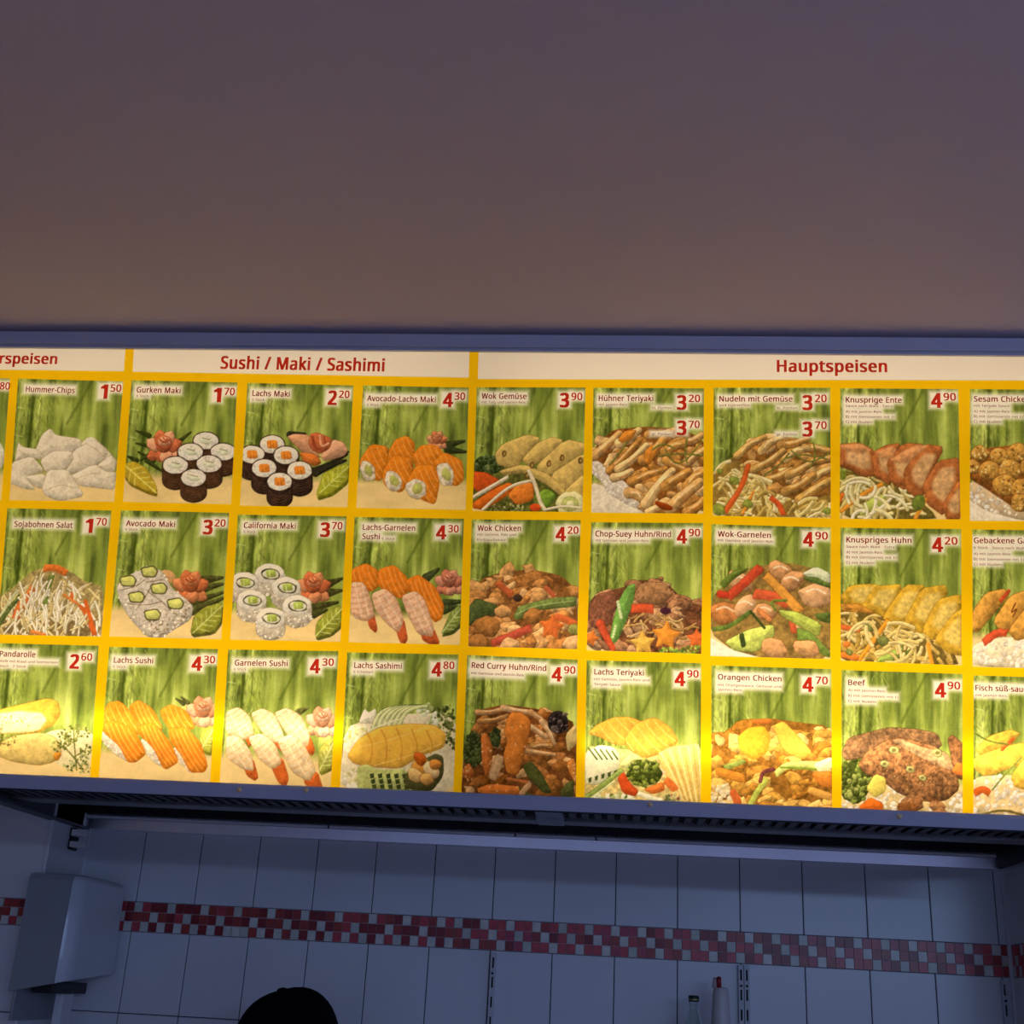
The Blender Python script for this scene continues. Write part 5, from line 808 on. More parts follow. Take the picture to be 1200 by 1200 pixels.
# key: (zoom, painter, quad TL TR BR BL in photo px, [(text, kind, x0, x1, baseline, cap)], part label)
def P(z, x0, x1, b, big, x2, x3, b2, m=1.0):
    return [(big, 'price', x0, x1, b, 64*m), (x2, 'price', x3[0], x3[1], b2, 33*m)]
AB = lambda x, b, e: [('Sauce nach Wahl - Extra', 'd', x, e[0], b[0], 9), ('A) mit Jasmin-Reis', 'd', x, e[1], b[1], 9), ('B) mit Gemüsereis mit Ei', 'd', x, e[2], b[2], 9), ('C) mit Nudeln', 'd', x, e[3], b[3], 9)]
CARDS = [
 ('A', d_left, [(-112, 441), (11.6, 443.4), (1.5, 586), (-122, 583)], [('80', 'price', -2, 46, 306, 33)], 'picture beside the left edge with only its price ending 80 and a plate rim in view'),
 ('A', d_hum, [(21.2, 443.7), (144.5, 447), (133.7, 588), (11.2, 586)], [('Hummer-Chips', 'n', 120, 350, 320, 26), ('1', 'price', 468, 503, 348, 64), ('50', 'price', 517, 568, 316, 33)], 'Hummer-Chips picture of pale prawn crackers, 1.50'),
 ('A', d_gur, [(154.2, 445.5), (278.2, 448.2), (270.7, 591), (144.2, 588)], [('Gurken Maki', 'n', 640, 846, 322, 26), ('6 Stück', 'd', 640, 698, 342, 11), ('1', 'price', 998, 1036, 364, 64), ('70', 'price', 1050, 1100, 332, 33)], 'Gurken Maki picture of six cucumber rolls, 1.70'),
 ('B', d_lm, [(290, 448.7), (414.2, 451.7), (407, 594.5), (281.2, 592.5)], [('Lachs Maki', 'n', 102, 278, 338, 26), ('6 Stück', 'd', 102, 160, 359, 11), ('2', 'price', 455, 498, 377, 64), ('20', 'price', 508, 558, 345, 33)], 'Lachs Maki picture of six salmon-filled rolls, 2.20'),
 ('B', d_al, [(425.5, 451.7), (549.5, 454.2), (545.7, 597.5), (417.5, 595)], [('Avocado-Lachs Maki', 'n', 640, 962, 363, 26), ('6 Stück', 'd', 640, 697, 383, 11), ('4', 'price', 995, 1043, 387, 64), ('30', 'price', 1050, 1100, 354, 33)], 'Avocado-Lachs Maki picture of salmon-wrapped rolls, 4.30'),
 ('C', d_wg, [(558.7, 453.7), (686.2, 454.2), (682.5, 600), (553.7, 598.7)], [('Wok Gemüse', 'n', 97, 308, 350, 26), ('mit Tofu und Jasmin-Reis', 'd', 97, 303, 371, 11), ('3', 'price', 463, 508, 388, 64), ('90', 'price', 518, 570, 355, 33)], 'Wok Gemüse picture of tofu slices over vegetables, 3.90'),
 ('C', d_ht, [(695.5, 454.5), (825, 455), (824.2, 602), (693, 600.5)], [('Hühner Teriyaki', 'n', 646, 902, 360, 26), ('mit Jasmin-Reis', 'd', 646, 778, 382, 11), ('kl. Portion', 'd', 898, 988, 397, 11), ('gr. Portion', 'd', 895, 986, 520, 11), ('3', 'price', 1012, 1058, 399, 64), ('20', 'price', 1068, 1122, 364, 33), ('3', 'price', 1012, 1058, 518, 64), ('70', 'price', 1068, 1120, 486, 33)], 'Hühner Teriyaki picture of glazed chicken strips on rice, 3.20 and 3.70'),
 ('D', d_ng, [(836.5, 454.4), (973, 454.4), (973.6, 607.4), (835.2, 604.2)], [('Nudeln mit Gemüse', 'n', 72, 343, 286, 20), ('und Hühnerfilet', 'd', 72, 185, 304, 9), ('kl. Portion', 'd', 287, 360, 314, 9), ('gr. Portion', 'd', 284, 360, 412, 9), ('3', 'price', 380, 418, 316, 52), ('20', 'price', 426, 470, 288, 27), ('3', 'price', 380, 418, 414, 52), ('70', 'price', 426, 470, 387, 27)], 'Nudeln mit Gemüse picture of noodles under chicken strips, 3.20 and 3.70'),
 ('D', d_en, [(984.7, 455), (1123, 456), (1125.6, 608.6), (984, 608)], [('Knusprige Ente', 'n', 540, 747, 290, 20)]+AB(540, (307, 328, 347, 366), (712, 672, 720, 638))+[('4', 'price', 856, 898, 308, 52), ('90', 'price', 902, 948, 282, 27)], 'Knusprige Ente picture of sliced crisp duck on noodles, 4.90'),
 ('D', d_se, [(1136.7, 456), (1276, 457), (1280, 611), (1136.7, 610.2)], [('Sesam Chicken', 'n', 1014, 1222, 287, 20), ('mit Teriyaki Sauce', 'd', 1014, 1146, 306, 9), ('A) mit Jasmin-Reis', 'd', 1014, 1146, 327, 9), ('B) mit Gemüsereis mit Ei', 'd', 1014, 1195, 346, 9), ('C) mit Nudeln', 'd', 1014, 1116, 365, 9)], 'Sesam Chicken picture of sesame coated chicken pieces cut by the right edge'),
 ('E', d_so, [(8.7, 595.5), (130.7, 598.2), (118.7, 746), (-3.5, 743.5)], [('Sojabohnen Salat', 'n', 66, 340, -168, 26), ('1', 'price', 398, 434, -143, 64), ('70', 'price', 450, 500, -178, 33)], 'Sojabohnen Salat picture of a bean sprout heap with pepper strips, 1.70'),
 ('E', d_av, [(141.7, 598), (268.7, 601), (259.2, 749.2), (128.2, 745.7)], [('Avocado Maki', 'n', 590, 820, -172, 26), ('6 Stück', 'd', 588, 646, -153, 11), ('3', 'price', 950, 996, -137, 64), ('20', 'price', 1005, 1057, -172, 33)], 'Avocado Maki picture of rice rolls with avocado centres, 3.20'),
 ('F', d_ca, [(278.7, 603), (406.2, 605), (398.7, 752), (269.8, 749.5)], [('California Maki', 'n', 62, 306, -163, 26), ('6 Stück', 'd', 62, 118, -142, 11), ('3', 'price', 420, 466, -125, 64), ('70', 'price', 475, 525, -159, 33)], 'California Maki picture of six rice-coated rolls, 3.70'),
 ('F', d_lg, [(415.5, 605.7), (543.7, 608), (538.7, 755.7), (408.7, 752.5)], [('Lachs-Garnelen', 'n', 620, 866, -154, 26), ('Sushi', 'n', 618, 700, -112, 26), ('6 Stück', 'd', 710, 770, -110, 11), ('4', 'price', 963, 1012, -112, 64), ('30', 'price', 1020, 1070, -145, 33)], 'Lachs-Garnelen Sushi picture of salmon and shrimp nigiri, 4.30'),
 ('G', d_wc, [(553, 608.7), (680.5, 609.5), (676.2, 760.7), (548.7, 757.5)], [('Wok Chicken', 'n', 78, 282, -151, 26), ('mit Gemüse, Reis und', 'd', 78, 258, -129, 11), ('Knoblauchsauce', 'd', 76, 210, -105, 11), ('4', 'price', 444, 493, -104, 64), ('20', 'price', 500, 552, -138, 33)], 'Wok Chicken picture of chicken with snow peas and a carrot star, 4.20'),
 ('G', d_cs, [(693, 612), (824.2, 613), (821.7, 766.2), (687.5, 762)], [('Chop-Suey Huhn/Rind', 'n', 630, 985, -124, 26), ('mit Gemüse und Jasmin-Reis', 'd', 630, 880, -101, 11), ('4', 'price', 1012, 1061, -93, 64), ('90', 'price', 1068, 1122, -127, 33)], 'Chop-Suey picture of beef with an upright snow pea and carrot stars, 4.90'),
 ('H', d_wk, [(833.6, 614.3), (973.6, 618.1), (973, 772.4), (832.7, 768.6)], [('Wok-Garnelen', 'n', 66, 263, -96, 20), ('mit Gemüse und Jasmin-Reis', 'd', 66, 272, -78, 9), ('4', 'price', 382, 422, -62, 52), ('90', 'price', 427, 474, -88, 27)], 'Wok-Garnelen picture of shrimps with peppers and bok choy, 4.90'),
 ('H', d_hu, [(984.7, 618.4), (1126.5, 620), (1127, 779.7), (985.3, 774)], [('Knuspriges Huhn', 'n', 542, 783, -76, 20)]+AB(542, (-56, -36, -17, 3), (720, 675, 727, 645))+[('4', 'price', 860, 901, -42, 52), ('20', 'price', 906, 954, -69, 27)], 'Knuspriges Huhn picture of golden chicken slices on noodles, 4.20'),
 ('H', d_ge, [(1139.5, 620.5), (1282, 622), (1284, 785), (1139.8, 781.3)], [('Gebackene Garnelen', 'n', 1014, 1300, -73, 20), ('6 Stück - Sauce nach Wahl', 'd', 1014, 1205, -52, 9), ('A) mit Jasmin-Reis', 'd', 1014, 1150, -30, 9), ('B) mit Gemüsereis mit Ei', 'd', 1014, 1198, -10, 9), ('C) mit Nudeln', 'd', 1014, 1118, 9, 9)], 'Gebackene Garnelen picture of fried shrimps cut by the right edge'),
 ('E', d_pa, [(-7, 753.5), (115.7, 756.7), (105.5, 911.7), (-19, 908)], [('Pandarolle', 'n', -2, 166, 439, 26), ('gefüllt mit Kraut und faschiertem', 'd', -16, 270, 467, 11), ('Fleisch - 2 Stück', 'd', -16, 122, 488, 11), ('2', 'price', 325, 370, 493, 64), ('60', 'price', 380, 432, 456, 33)], 'Pandarolle picture of two spring rolls with parsley, 2.60'),
 ('E', d_ls, [(128, 758), (255.5, 760.7), (246.2, 916.7), (115.7, 912.5)], [('Lachs Sushi', 'n', 533, 718, 468, 26), ('6 Stück', 'd', 530, 590, 490, 11), ('4', 'price', 897, 947, 503, 64), ('30', 'price', 955, 1008, 468, 33)], 'Lachs Sushi picture of salmon nigiri with a pale rose, 4.30'),
 ('F', d_gs, [(267.5, 761.2), (396.7, 763), (387.5, 918.7), (257.5, 917)], [('Garnelen Sushi', 'n', 20, 268, 481, 26), ('6 Stück', 'd', 17, 75, 502, 11), ('4', 'price', 372, 421, 515, 64), ('30', 'price', 430, 485, 480, 33)], 'Garnelen Sushi picture of six shrimp nigiri, 4.30'),
 ('F', d_sa, [(407, 764.5), (537.5, 767), (531.2, 924.2), (398.7, 920)], [('Lachs Sashimi', 'n', 580, 803, 493, 26), ('6 Scheiben', 'd', 577, 668, 515, 11), ('4', 'price', 942, 991, 530, 64), ('80', 'price', 998, 1050, 495, 33)], 'Lachs Sashimi picture of a salmon fan with cucumber slices, 4.80'),
 ('G', d_rc, [(547.5, 767.5), (677, 773), (675, 930.7), (540.7, 925)], [('Red Curry Huhn/Rind', 'n', 50, 400, 498, 26), ('mit Gemüse und Jasmin-Reis', 'd', 48, 295, 525, 11), ('4', 'price', 425, 474, 553, 64), ('90', 'price', 483, 537, 517, 33)], 'Red Curry picture of a dark curry heap with carrot slices, 4.90'),
 ('G', d_lt, [(687.5, 773.7), (821.7, 777), (821.2, 937.5), (685, 931)], [('Lachs Teriyaki', 'n', 625, 858, 524, 26), ('mit Gemüse, Jasmin-Reis und', 'd', 625, 882, 551, 11), ('Teriyaki Sauce', 'd', 625, 746, 574, 11), ('4', 'price', 1002, 1053, 575, 64), ('90', 'price', 1060, 1115, 535, 33)], 'Lachs Teriyaki picture of salmon fillets with broccoli and cabbage, 4.90'),
 ('H', d_or, [(833.6, 779.7), (974.2, 784.1), (975.2, 948.2), (833.3, 940.9)], [('Orangen Chicken', 'n', 67, 302, 434, 20), ('mit Orangensauce, Gemüse und', 'd', 67, 300, 458, 9), ('Jasmin-Reis', 'd', 67, 155, 473, 9), ('4', 'price', 380, 421, 475, 52), ('70', 'price', 428, 474, 447, 27)], 'Orangen Chicken picture of chicken with orange slices, 4.70'),
 ('H', d_be, [(986.2, 785), (1127.8, 789.8), (1128, 954.5), (986.2, 948.8)], [('Beef', 'n', 549, 613, 452, 20), ('A) mit Jasmin-Reis', 'd', 549, 686, 476, 9), ('B) mit Gemüsereis mit Ei', 'd', 549, 733, 497, 9), ('C) mit Nudeln', 'd', 549, 652, 516, 9), ('4', 'price', 870, 912, 496, 52), ('90', 'price', 917, 964, 466, 27)], 'Beef picture of a brown beef slice with broccoli, 4.90'),
 ('H', d_fi, [(1140.8, 791.4), (1285, 796), (1287, 961), (1140.8, 956)], [('Fisch süß-sauer', 'n', 1020, 1225, 474, 20), ('mit Jasmin-Reis', 'd', 1020, 1136, 494, 9)], 'Fisch süß-sauer picture of fried fish on rice cut by the right edge'),
]
def paint(i):
    z, fn, quad, texts, lab = CARDS[i]
    s = Card(quad, z, i+1)
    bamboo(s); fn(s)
    tex = .15*fbm((s.H, s.W), 3.2, 91+i, 2)+.13*fbm((s.H, s.W), 8, 41+i, 2)
    s.img *= 1+(tex*np.where(s.id > 0, 1.15, .35)*np.clip(1.15-s.img.max(2), .12, .75)*1.5)[..., None]
    s.img = np.clip(s.img, 0, 1)
    halo(s, [(x0, b-cap, x1, b) for (_, k, x0, x1, b, cap) in texts])
    return s
# ---------------------------------------------------------------- helpers
def lin(h):
    c = C3(h); return np.where(c <= .04045, c/12.92, ((c+.055)/1.055)**2.4)
def mat(name, col, rough=.6, metal=0.0, noise=None, spec=.5, trans=0.0, ior=1.45):
    m = bpy.data.materials.new(name); m.use_nodes = True; nt = m.node_tree; b = nt.nodes['Principled BSDF']
    col = tuple(col); b.inputs['Base Color'].default_value = (*col, 1); b.inputs['Roughness'].default_value = rough; b.inputs['Metallic'].default_value = metal
    b.inputs['Specular IOR Level'].default_value = spec; b.inputs['Transmission Weight'].default_value = trans; b.inputs['IOR'].default_value = ior
    if noise:
        tc = nt.nodes.new('ShaderNodeTexCoord'); n = nt.nodes.new('ShaderNodeTexNoise'); n.inputs['Scale'].default_value = noise[0]; n.inputs['Detail'].default_value = 5
        r = nt.nodes.new('ShaderNodeValToRGB'); a = noise[1]
        r.color_ramp.elements[0].position = .3; r.color_ramp.elements[1].position = .7
        r.color_ramp.elements[0].color = (*[max(0, c*(1-a)) for c in col], 1); r.color_ramp.elements[1].color = (*[min(1, c*(1+a)) for c in col], 1)
        nt.links.new(tc.outputs['Object'], n.inputs['Vector']); nt.links.new(n.outputs['Fac'], r.inputs['Fac']); nt.links.new(r.outputs['Color'], b.inputs['Base Color'])
    return m
def link(name, me, m=None, parent=None, kind=None):
    o = bpy.data.objects.new(name, me); COL.objects.link(o)
    if m is not None:
        for q in (m if isinstance(m, (list, tuple)) else [m]): me.materials.append(q)
    if parent: o.parent = parent
    if kind: o['kind'] = kind
    return o
class MB:                                              # collects shapes into one mesh
    def __init__(s): s.v = []; s.f = []; s.mi = []; s.sm = []
    def add(s, vs, fs, mi=0, smooth=False):
        k = len(s.v); s.v += [tuple(v) for v in vs]; s.f += [tuple(i+k for i in f) for f in fs]; s.mi += [mi]*len(fs); s.sm += [smooth]*len(fs)
    def box(s, x0, x1, y0, y1, z0, z1, mi=0, b=0.0):
        if b <= 0:
            vs = [(x, y, z) for z in (z0, z1) for y in (y0, y1) for x in (x0, x1)]
            s.add(vs, [(0, 2, 3, 1), (4, 5, 7, 6), (0, 1, 5, 4), (2, 6, 7, 3), (0, 4, 6, 2), (1, 3, 7, 5)], mi); return
        import bmesh
        bm = bmesh.new(); bmesh.ops.create_cube(bm, size=1.0)
        for v in bm.verts: v.co = ((x0+x1)/2+v.co.x*(x1-x0), (y0+y1)/2+v.co.y*(y1-y0), (z0+z1)/2+v.co.z*(z1-z0))
        bmesh.ops.bevel(bm, geom=bm.edges[:], offset=b, segments=2, profile=.5, affect='EDGES')
        bm.verts.index_update(); s.add([tuple(v.co) for v in bm.verts], [[v.index for v in f.verts] for f in bm.faces], mi); bm.free()
    def quad(s, a, b, c, d, mi=0): s.add([a, b, c, d], [(0, 1, 2, 3)], mi)
    def lathe(s, prof, cx, cy, n=24, mi=0):            # profile of (radius, z)
        vs = []; fs = []
        for r, z in prof:
            for i in range(n): a = 2*math.pi*i/n; vs.append((cx+r*math.cos(a), cy+r*math.sin(a), z))
        for k in range(len(prof)-1):
            for i in range(n): j = (i+1) % n; fs.append((k*n+i, k*n+j, (k+1)*n+j, (k+1)*n+i))
        fs.append(tuple(range(n))[::-1]); fs.append(tuple((len(prof)-1)*n+i for i in range(n))); s.add(vs, fs, mi, True)
    def tube(s, a, b, r, n=12, mi=0):
        a, b = Vector(a), Vector(b); d = (b-a).normalized(); u = d.orthogonal().normalized(); w = d.cross(u); vs = []
        for p in (a, b):
            for i in range(n): t = 2*math.pi*i/n; vs.append(tuple(p+r*(u*math.cos(t)+w*math.sin(t))))
        s.add(vs, [(i, (i+1) % n, n+(i+1) % n, n+i) for i in range(n)]+[tuple(range(n))[::-1], tuple(range(n, 2*n))], mi, True)
    def build(s, name, m, parent=None, kind=None):
        me = bpy.data.meshes.new(name); me.from_pydata(s.v, [], s.f); me.polygons.foreach_set('material_index', s.mi); me.polygons.foreach_set('use_smooth', s.sm); me.update()
        return link(name, me, m, parent, kind)
def thing(o, label, cat, group=None):
    o['label'] = label; o['category'] = cat
    if group: o['group'] = group
    return o
def empty(name, loc, label, cat, group=None):
    o = bpy.data.objects.new(name, None); COL.objects.link(o); o.location = loc; o.empty_display_size = .05
    return thing(o, label, cat, group)
def part(o, root):                                     # parent keeping the world placement
    o.parent = root; o.matrix_parent_inverse = Matrix.Translation(-Vector(root.location)); return o
Zw = lambda z: z+EYE
# ---------------------------------------------------------------- the room
YW = 3.138                                             # tiled back wall
XL, YL = -1.352, 2.92                                  # left return of the tiled wall
XR = 0.933
ZC = 1.187                                             # ceiling
ZB1, ZB0 = .1646, .0946                                # mosaic course
m_ceil = mat('painted_ceiling', (.71, .59, .63), .9, noise=(1.3, .04), spec=.2)
m_grout = mat('tile_grout', (.09, .10, .12), .9)
m_tile = mat('white_wall_tile', (.70, .72, .74), .28, noise=(3.0, .05))
m_floor = mat('floor_tile', (.30, .28, .26), .5, noise=(6, .15))
m_plaster = mat('plaster', (.55, .52, .5), .9, noise=(2, .06))
b = MB(); b.box(-3.2, 3.2, -3.4, 3.4, Zw(ZC), Zw(ZC)+.12); b.build('ceiling', m_ceil, kind='structure')
b = MB(); b.box(-3.2, 3.2, -3.4, 3.4, -.1, 0); b.build('floor', m_floor, kind='structure')
b = MB(); b.box(-2.1, -1.95, -3.4, 2.9, 0, Zw(ZC)); b.build('wall_light_block', m_plaster, kind='structure')   # unseen wall added left of the counter to block light from that side
def tiled(axis, at, lo, hi, joints, rows, depth=.004, gap=.0022, sign=-1):
    """tiles standing proud of a wall face; axis 'y': face looks along -y; axis 'x': face looks along +-x"""
    bb = MB()
    es = sorted(set([lo]+[j for j in joints if lo+.002 < j < hi-.002]+[hi]))
    for z0, z1 in rows:
        for a0, a1 in zip(es[:-1], es[1:]):
            p, q = a0+gap/2, a1-gap/2
            if axis == 'y': bb.box(p, q, at-depth, at+.002, Zw(z0)+gap/2, Zw(z1)-gap/2, 1, .0012)
            else:
                x0, x1 = sorted((at-.002*sign, at+sign*depth)); bb.box(x0, x1, p, q, Zw(z0)+gap/2, Zw(z1)-gap/2, 1, .0012)
    return bb
rows = [(ZB1, .40)]+[(ZB0-.1885*(k+1), ZB0-.1885*k) for k in range(9)]
rows = [r for r in rows if r[0] > -1.64]
J = [-1.3474+.15*k for k in range(1, 20)]
b = tiled('y', YW, XL, XR, [j for j in J if j < .90]+[.905], rows); b.box(-3.2, 3.2, YW, YW+.15, 0, Zw(ZC), 0)
b.build('wall_back', [m_grout, m_tile], kind='structure')
b = tiled('y', YL, -2.2, XL, [XL-.16*k for k in range(1, 6)], [(.147, .40), (.089-.1885, .089)]+[(.089-.1885*(k+1), .089-.1885*k) for k in range(1, 9) if .089-.1885*(k+1) > -1.64])
b2 = tiled('x', XL, YL, YW-.006, [], [(.147, .40), (-.0995, .147)]+[(-.0995-.1885*(k+1), -.0995-.1885*k) for k in range(7)], sign=1)
b.v, n0 = b.v, len(b.v); b.add(b2.v, b2.f, 1)
b.box(-2.4, XL, YL, YW, 0, Zw(ZC), 0)
for (x, y) in [(XL+.002, YL-.002), (XL+.004, YW-.006)]: b.box(x-.005, x+.005, y-.005, y+.005, 0, Zw(.40), 1, .002)
b.build('wall_left', [m_grout, m_tile], kind='structure')
b = tiled('x', XR, 2.72, YW-.006, [YW-.17*k for k in range(1, 12)], rows, sign=-1); b.box(XR, XR+.25, 2.72, YW+.1, 0, Zw(ZC), 0)
b.box(XR-.012, XR-.002, YW-.014, YW-.004, 0, Zw(.40), 1, .002)
b.build('wall_right', [m_grout, m_tile], kind='structure')
# mosaic course
m_mos = [mat('mosaic_grout', (.50, .42, .42), .9)]+[mat('red_mosaic_'+n, lin(h), .3, noise=(60, .2)) for n, h in (('bright', 'c8424a'), ('dark', '8c2228'), ('brown', 'a83a32'), ('plum', 'b83e52'))]+[mat('pale_mosaic', lin('d6d6cc'), .3, noise=(40, .12)), mat('pale_mosaic_green', lin('c2c6ba'), .3, noise=(40, .12))]
def mosaic(name, axis, at, lo, hi, z0, z1, pw, sign=-1, seed=3):
    r = random.Random(seed); bb = MB(); n = int(round((hi-lo)/pw)); pw = (hi-lo)/n; ph = (z1-z0)/3
    if axis == 'y': bb.box(lo, hi, at-.002, at+.001, Zw(z0), Zw(z1), 0)
    else: x0, x1 = sorted((at-.001*sign, at+.002*sign)); bb.box(x0, x1, lo, hi, Zw(z0), Zw(z1), 0)
    for k in range(n):
        for row in range(3):
            a0 = lo+k*pw
            if axis == 'y' and a0 > -.42: pale = (k+[0, 2, 1][row]) % 3 == 0
            else: pale = [(k % 4) == 3, (k % 4) == 1, k % 2 == 0][row]
            if r.random() < .012: pale = not pale
            mi = r.choice([5, 5, 6]) if pale else r.choice([1, 1, 2, 3, 4] if a0 > -.3 else [2, 2, 3, 1])
            g = .0008; p, q = a0+g, a0+pw-g; zt = Zw(z1-row*ph)-g; zb = Zw(z1-(row+1)*ph)+g
            if axis == 'y': bb.box(p, q, at-.0045, at, zb, zt, mi)
            else: x0, x1 = sorted((at, at+.0045*sign)); bb.box(x0, x1, p, q, zb, zt, mi)
    return bb.build(name, m_mos, kind='structure')
mosaic('trim_1', 'y', YW, XL+.005, XR-.004, ZB0, ZB1, .0212)
mosaic('trim_2', 'y', YL, -2.2, XL-.003, .089, .147, .0193, seed=5)
mosaic('trim_3', 'x', XR, 2.72, YW-.016, ZB0, ZB1, .0212, -1, seed=8)
# metal strip along the top of the tiles
m_alu = mat('brushed_aluminium', (.62, .64, .68), .38, .6, noise=(18, .06))
m_white_metal = mat('white_coated_metal', (.86, .87, .90), .35, 0, noise=(9, .05))
m_strip = mat('polished_aluminium_strip', (.78, .80, .84), .30, .85, noise=(14, .05))
b = MB(); x0, x1 = XL+.004, XR-.02                      # its face leans a little forward over the tiles
b.add([(x0, 3.100, Zw(.334)), (x1, 3.100, Zw(.334)), (x1, 3.0965, Zw(.359)), (x0, 3.0965, Zw(.359)), (x0, YW-.004, Zw(.334)), (x1, YW-.004, Zw(.334)), (x1, YW-.004, Zw(.359)), (x0, YW-.004, Zw(.359))], [(0, 1, 2, 3), (5, 4, 7, 6), (0, 4, 5, 1), (3, 2, 6, 7), (0, 3, 7, 4), (1, 5, 6, 2)])
for x0, x1 in [(XL+.004, -.72), (-.716, -.25), (-.246, -.05), (-.046, .93)]: b.box(x0, min(x1, XR-.02), YW-.045, YW-.004, Zw(.360), Zw(.368), 1, .003)
b.build('trim_4', [m_strip, m_white_metal], kind='structure')

# ---------------------------------------------------------------- the lit menu board
YB, TILT = 2.3446162513386812, 0.2309578637544209
CT, ST = math.cos(TILT), math.sin(TILT)
def ray(x, y):
    a, c = (x-600)/FPX, (600-y)/FPX
    return np.array([RIGHT[i]*a+FWD[i]+UP[i]*c for i in range(3)])
def px_uv(x, y):                                       # photo measurement -> coordinates on the sloping board
    r = ray(x, y); s = YB*CT/(r[1]*CT+r[2]*ST); p = r*s; return np.array([p[0], p[2]/CT])
def bp(u, v, d=0.0):                                   # point on the board, d metres in front of its face
    return (u, YB-v*ST-d*CT, EYE+v*CT-d*ST)
def bparr(uv, d):
    uv = np.asarray(uv, float); return np.stack([uv[:, 0], YB-uv[:, 1]*ST-d*CT, EYE+uv[:, 1]*CT-d*ST], 1)
U0, U1, V0, V1 = -1.50, 0.895, .3225, 1.2125            # outer edge of the frame
P0, P1 = .3475, 1.1815                                 # printed face between the frame bars
board = empty('menu_board', bp((U0+U1)/2, V0, 0), 'backlit yellow menu board of dish pictures and prices above the counter', 'menu board')
def bbox_(bb, u0, u1, v0, v1, d0, d1, mi=0):
    vs = [bp(u, v, d) for d in (d0, d1) for v in (v0, v1) for u in (u0, u1)]
    bb.add(vs, [(0, 2, 3, 1), (4, 5, 7, 6), (0, 1, 5, 4), (2, 6, 7, 3), (0, 4, 6, 2), (1, 3, 7, 5)], mi)
m_frame = mat('frame_enamel', (.42, .43, .55), .45, noise=(7, .05))
m_dark = mat('black_gasket', (.02, .02, .025), .7)
m_inside = mat('white_reflector', (.80, .80, .78), .9)
DEP = .13
b = MB()                                               # frame: bottom, top and side bars with a stepped lip
bbox_(b, U0, U1, V0, P0-.004, -.01, .014); bbox_(b, U0, U1, P0-.006, P0, -.002, .009)
bbox_(b, U0, U1, P1+.006, V1, -.01, .014); bbox_(b, U0, U1, P1, P1+.006, -.002, .009)
bbox_(b, U0, U0+.03, V0, V1, -.01, .0135); bbox_(b, U1-.03, U1, V0, V1, -.01, .0135)
part(b.build('frame', m_frame), board)
b = MB()
bbox_(b, U0, U1, V0-.0035, V0+.001, -.01, .010)
part(b.build('gasket', m_dark), board)
b = MB()
bbox_(b, U0, U1, V0, V0+.012, -DEP, -.01); bbox_(b, U0, U1, V1-.012, V1, -DEP, -.01); bbox_(b, U0, U0+.012, V0, V1, -DEP, -.01); bbox_(b, U1-.012, U1, V0, V1, -DEP, -.01); bbox_(b, U0, U1, V0, V1, -DEP-.01, -DEP)
part(b.build('housing', m_inside), board)
# diffuser pane
def shader(name, build):
    m = bpy.data.materials.new(name); m.use_nodes = True; nt = m.node_tree; nt.nodes.clear(); o = nt.nodes.new('ShaderNodeOutputMaterial'); nt.links.new(build(nt), o.inputs['Surface']); return m
def opal(nt):
    t = nt.nodes.new('ShaderNodeBsdfTranslucent'); t.inputs[0].default_value = (.86, .84, .78, 1); d = nt.nodes.new('ShaderNodeBsdfDiffuse'); d.inputs[0].default_value = (.72, .72, .70, 1)
    x = nt.nodes.new('ShaderNodeMixShader'); x.inputs[0].default_value = .45; nt.links.new(t.outputs[0], x.inputs[1]); nt.links.new(d.outputs[0], x.inputs[2]); return x.outputs[0]
m_opal = shader('opal_acrylic', opal)
b = MB(); b.add([bp(U0+.01, P0-.012, -.003), bp(U1-.01, P0-.012, -.003), bp(U1-.01, P1+.012, -.003), bp(U0+.01, P1+.012, -.003)], [(0, 1, 2, 3)])
part(b.build('diffuser_pane', m_opal), board)
def film(name, col=None):                              # transparent printed film: light passes it and takes the ink's colour
    def f(nt):
        t = nt.nodes.new('ShaderNodeBsdfTransparent'); d = nt.nodes.new('ShaderNodeBsdfDiffuse'); x = nt.nodes.new('ShaderNodeMixShader'); x.inputs[0].default_value = .06
        if col is None:
            a = nt.nodes.new('ShaderNodeVertexColor'); a.layer_name = 'ink'; nt.links.new(a.outputs['Color'], t.inputs[0]); nt.links.new(a.outputs['Color'], d.inputs[0])
        else: t.inputs[0].default_value = (*col, 1); d.inputs[0].default_value = (*col, 1)
        nt.links.new(t.outputs[0], x.inputs[1]); nt.links.new(d.outputs[0], x.inputs[2]); return x.outputs[0]
    return shader(name, f)
WREF = lin('e8d4b4')
def ink(rgb):                                          # seen colour -> transmittance under the board's warm white
    l = np.where(rgb <= .04045, rgb/12.92, ((np.maximum(rgb, 0)+.055)/1.055)**2.4)/WREF
    return np.clip(l, 0, 1)
m_film = film('printed_picture_film')
m_yellow = film('yellow_print_film', (.95, .63, .006)); m_head = film('white_print_film', (.93, .92, .92))
m_red = film('red_lettering', (.56, .035, .02)); m_name = film('dark_red_lettering', (.30, .035, .035)); m_desc = film('brown_lettering', (.26, .07, .07))
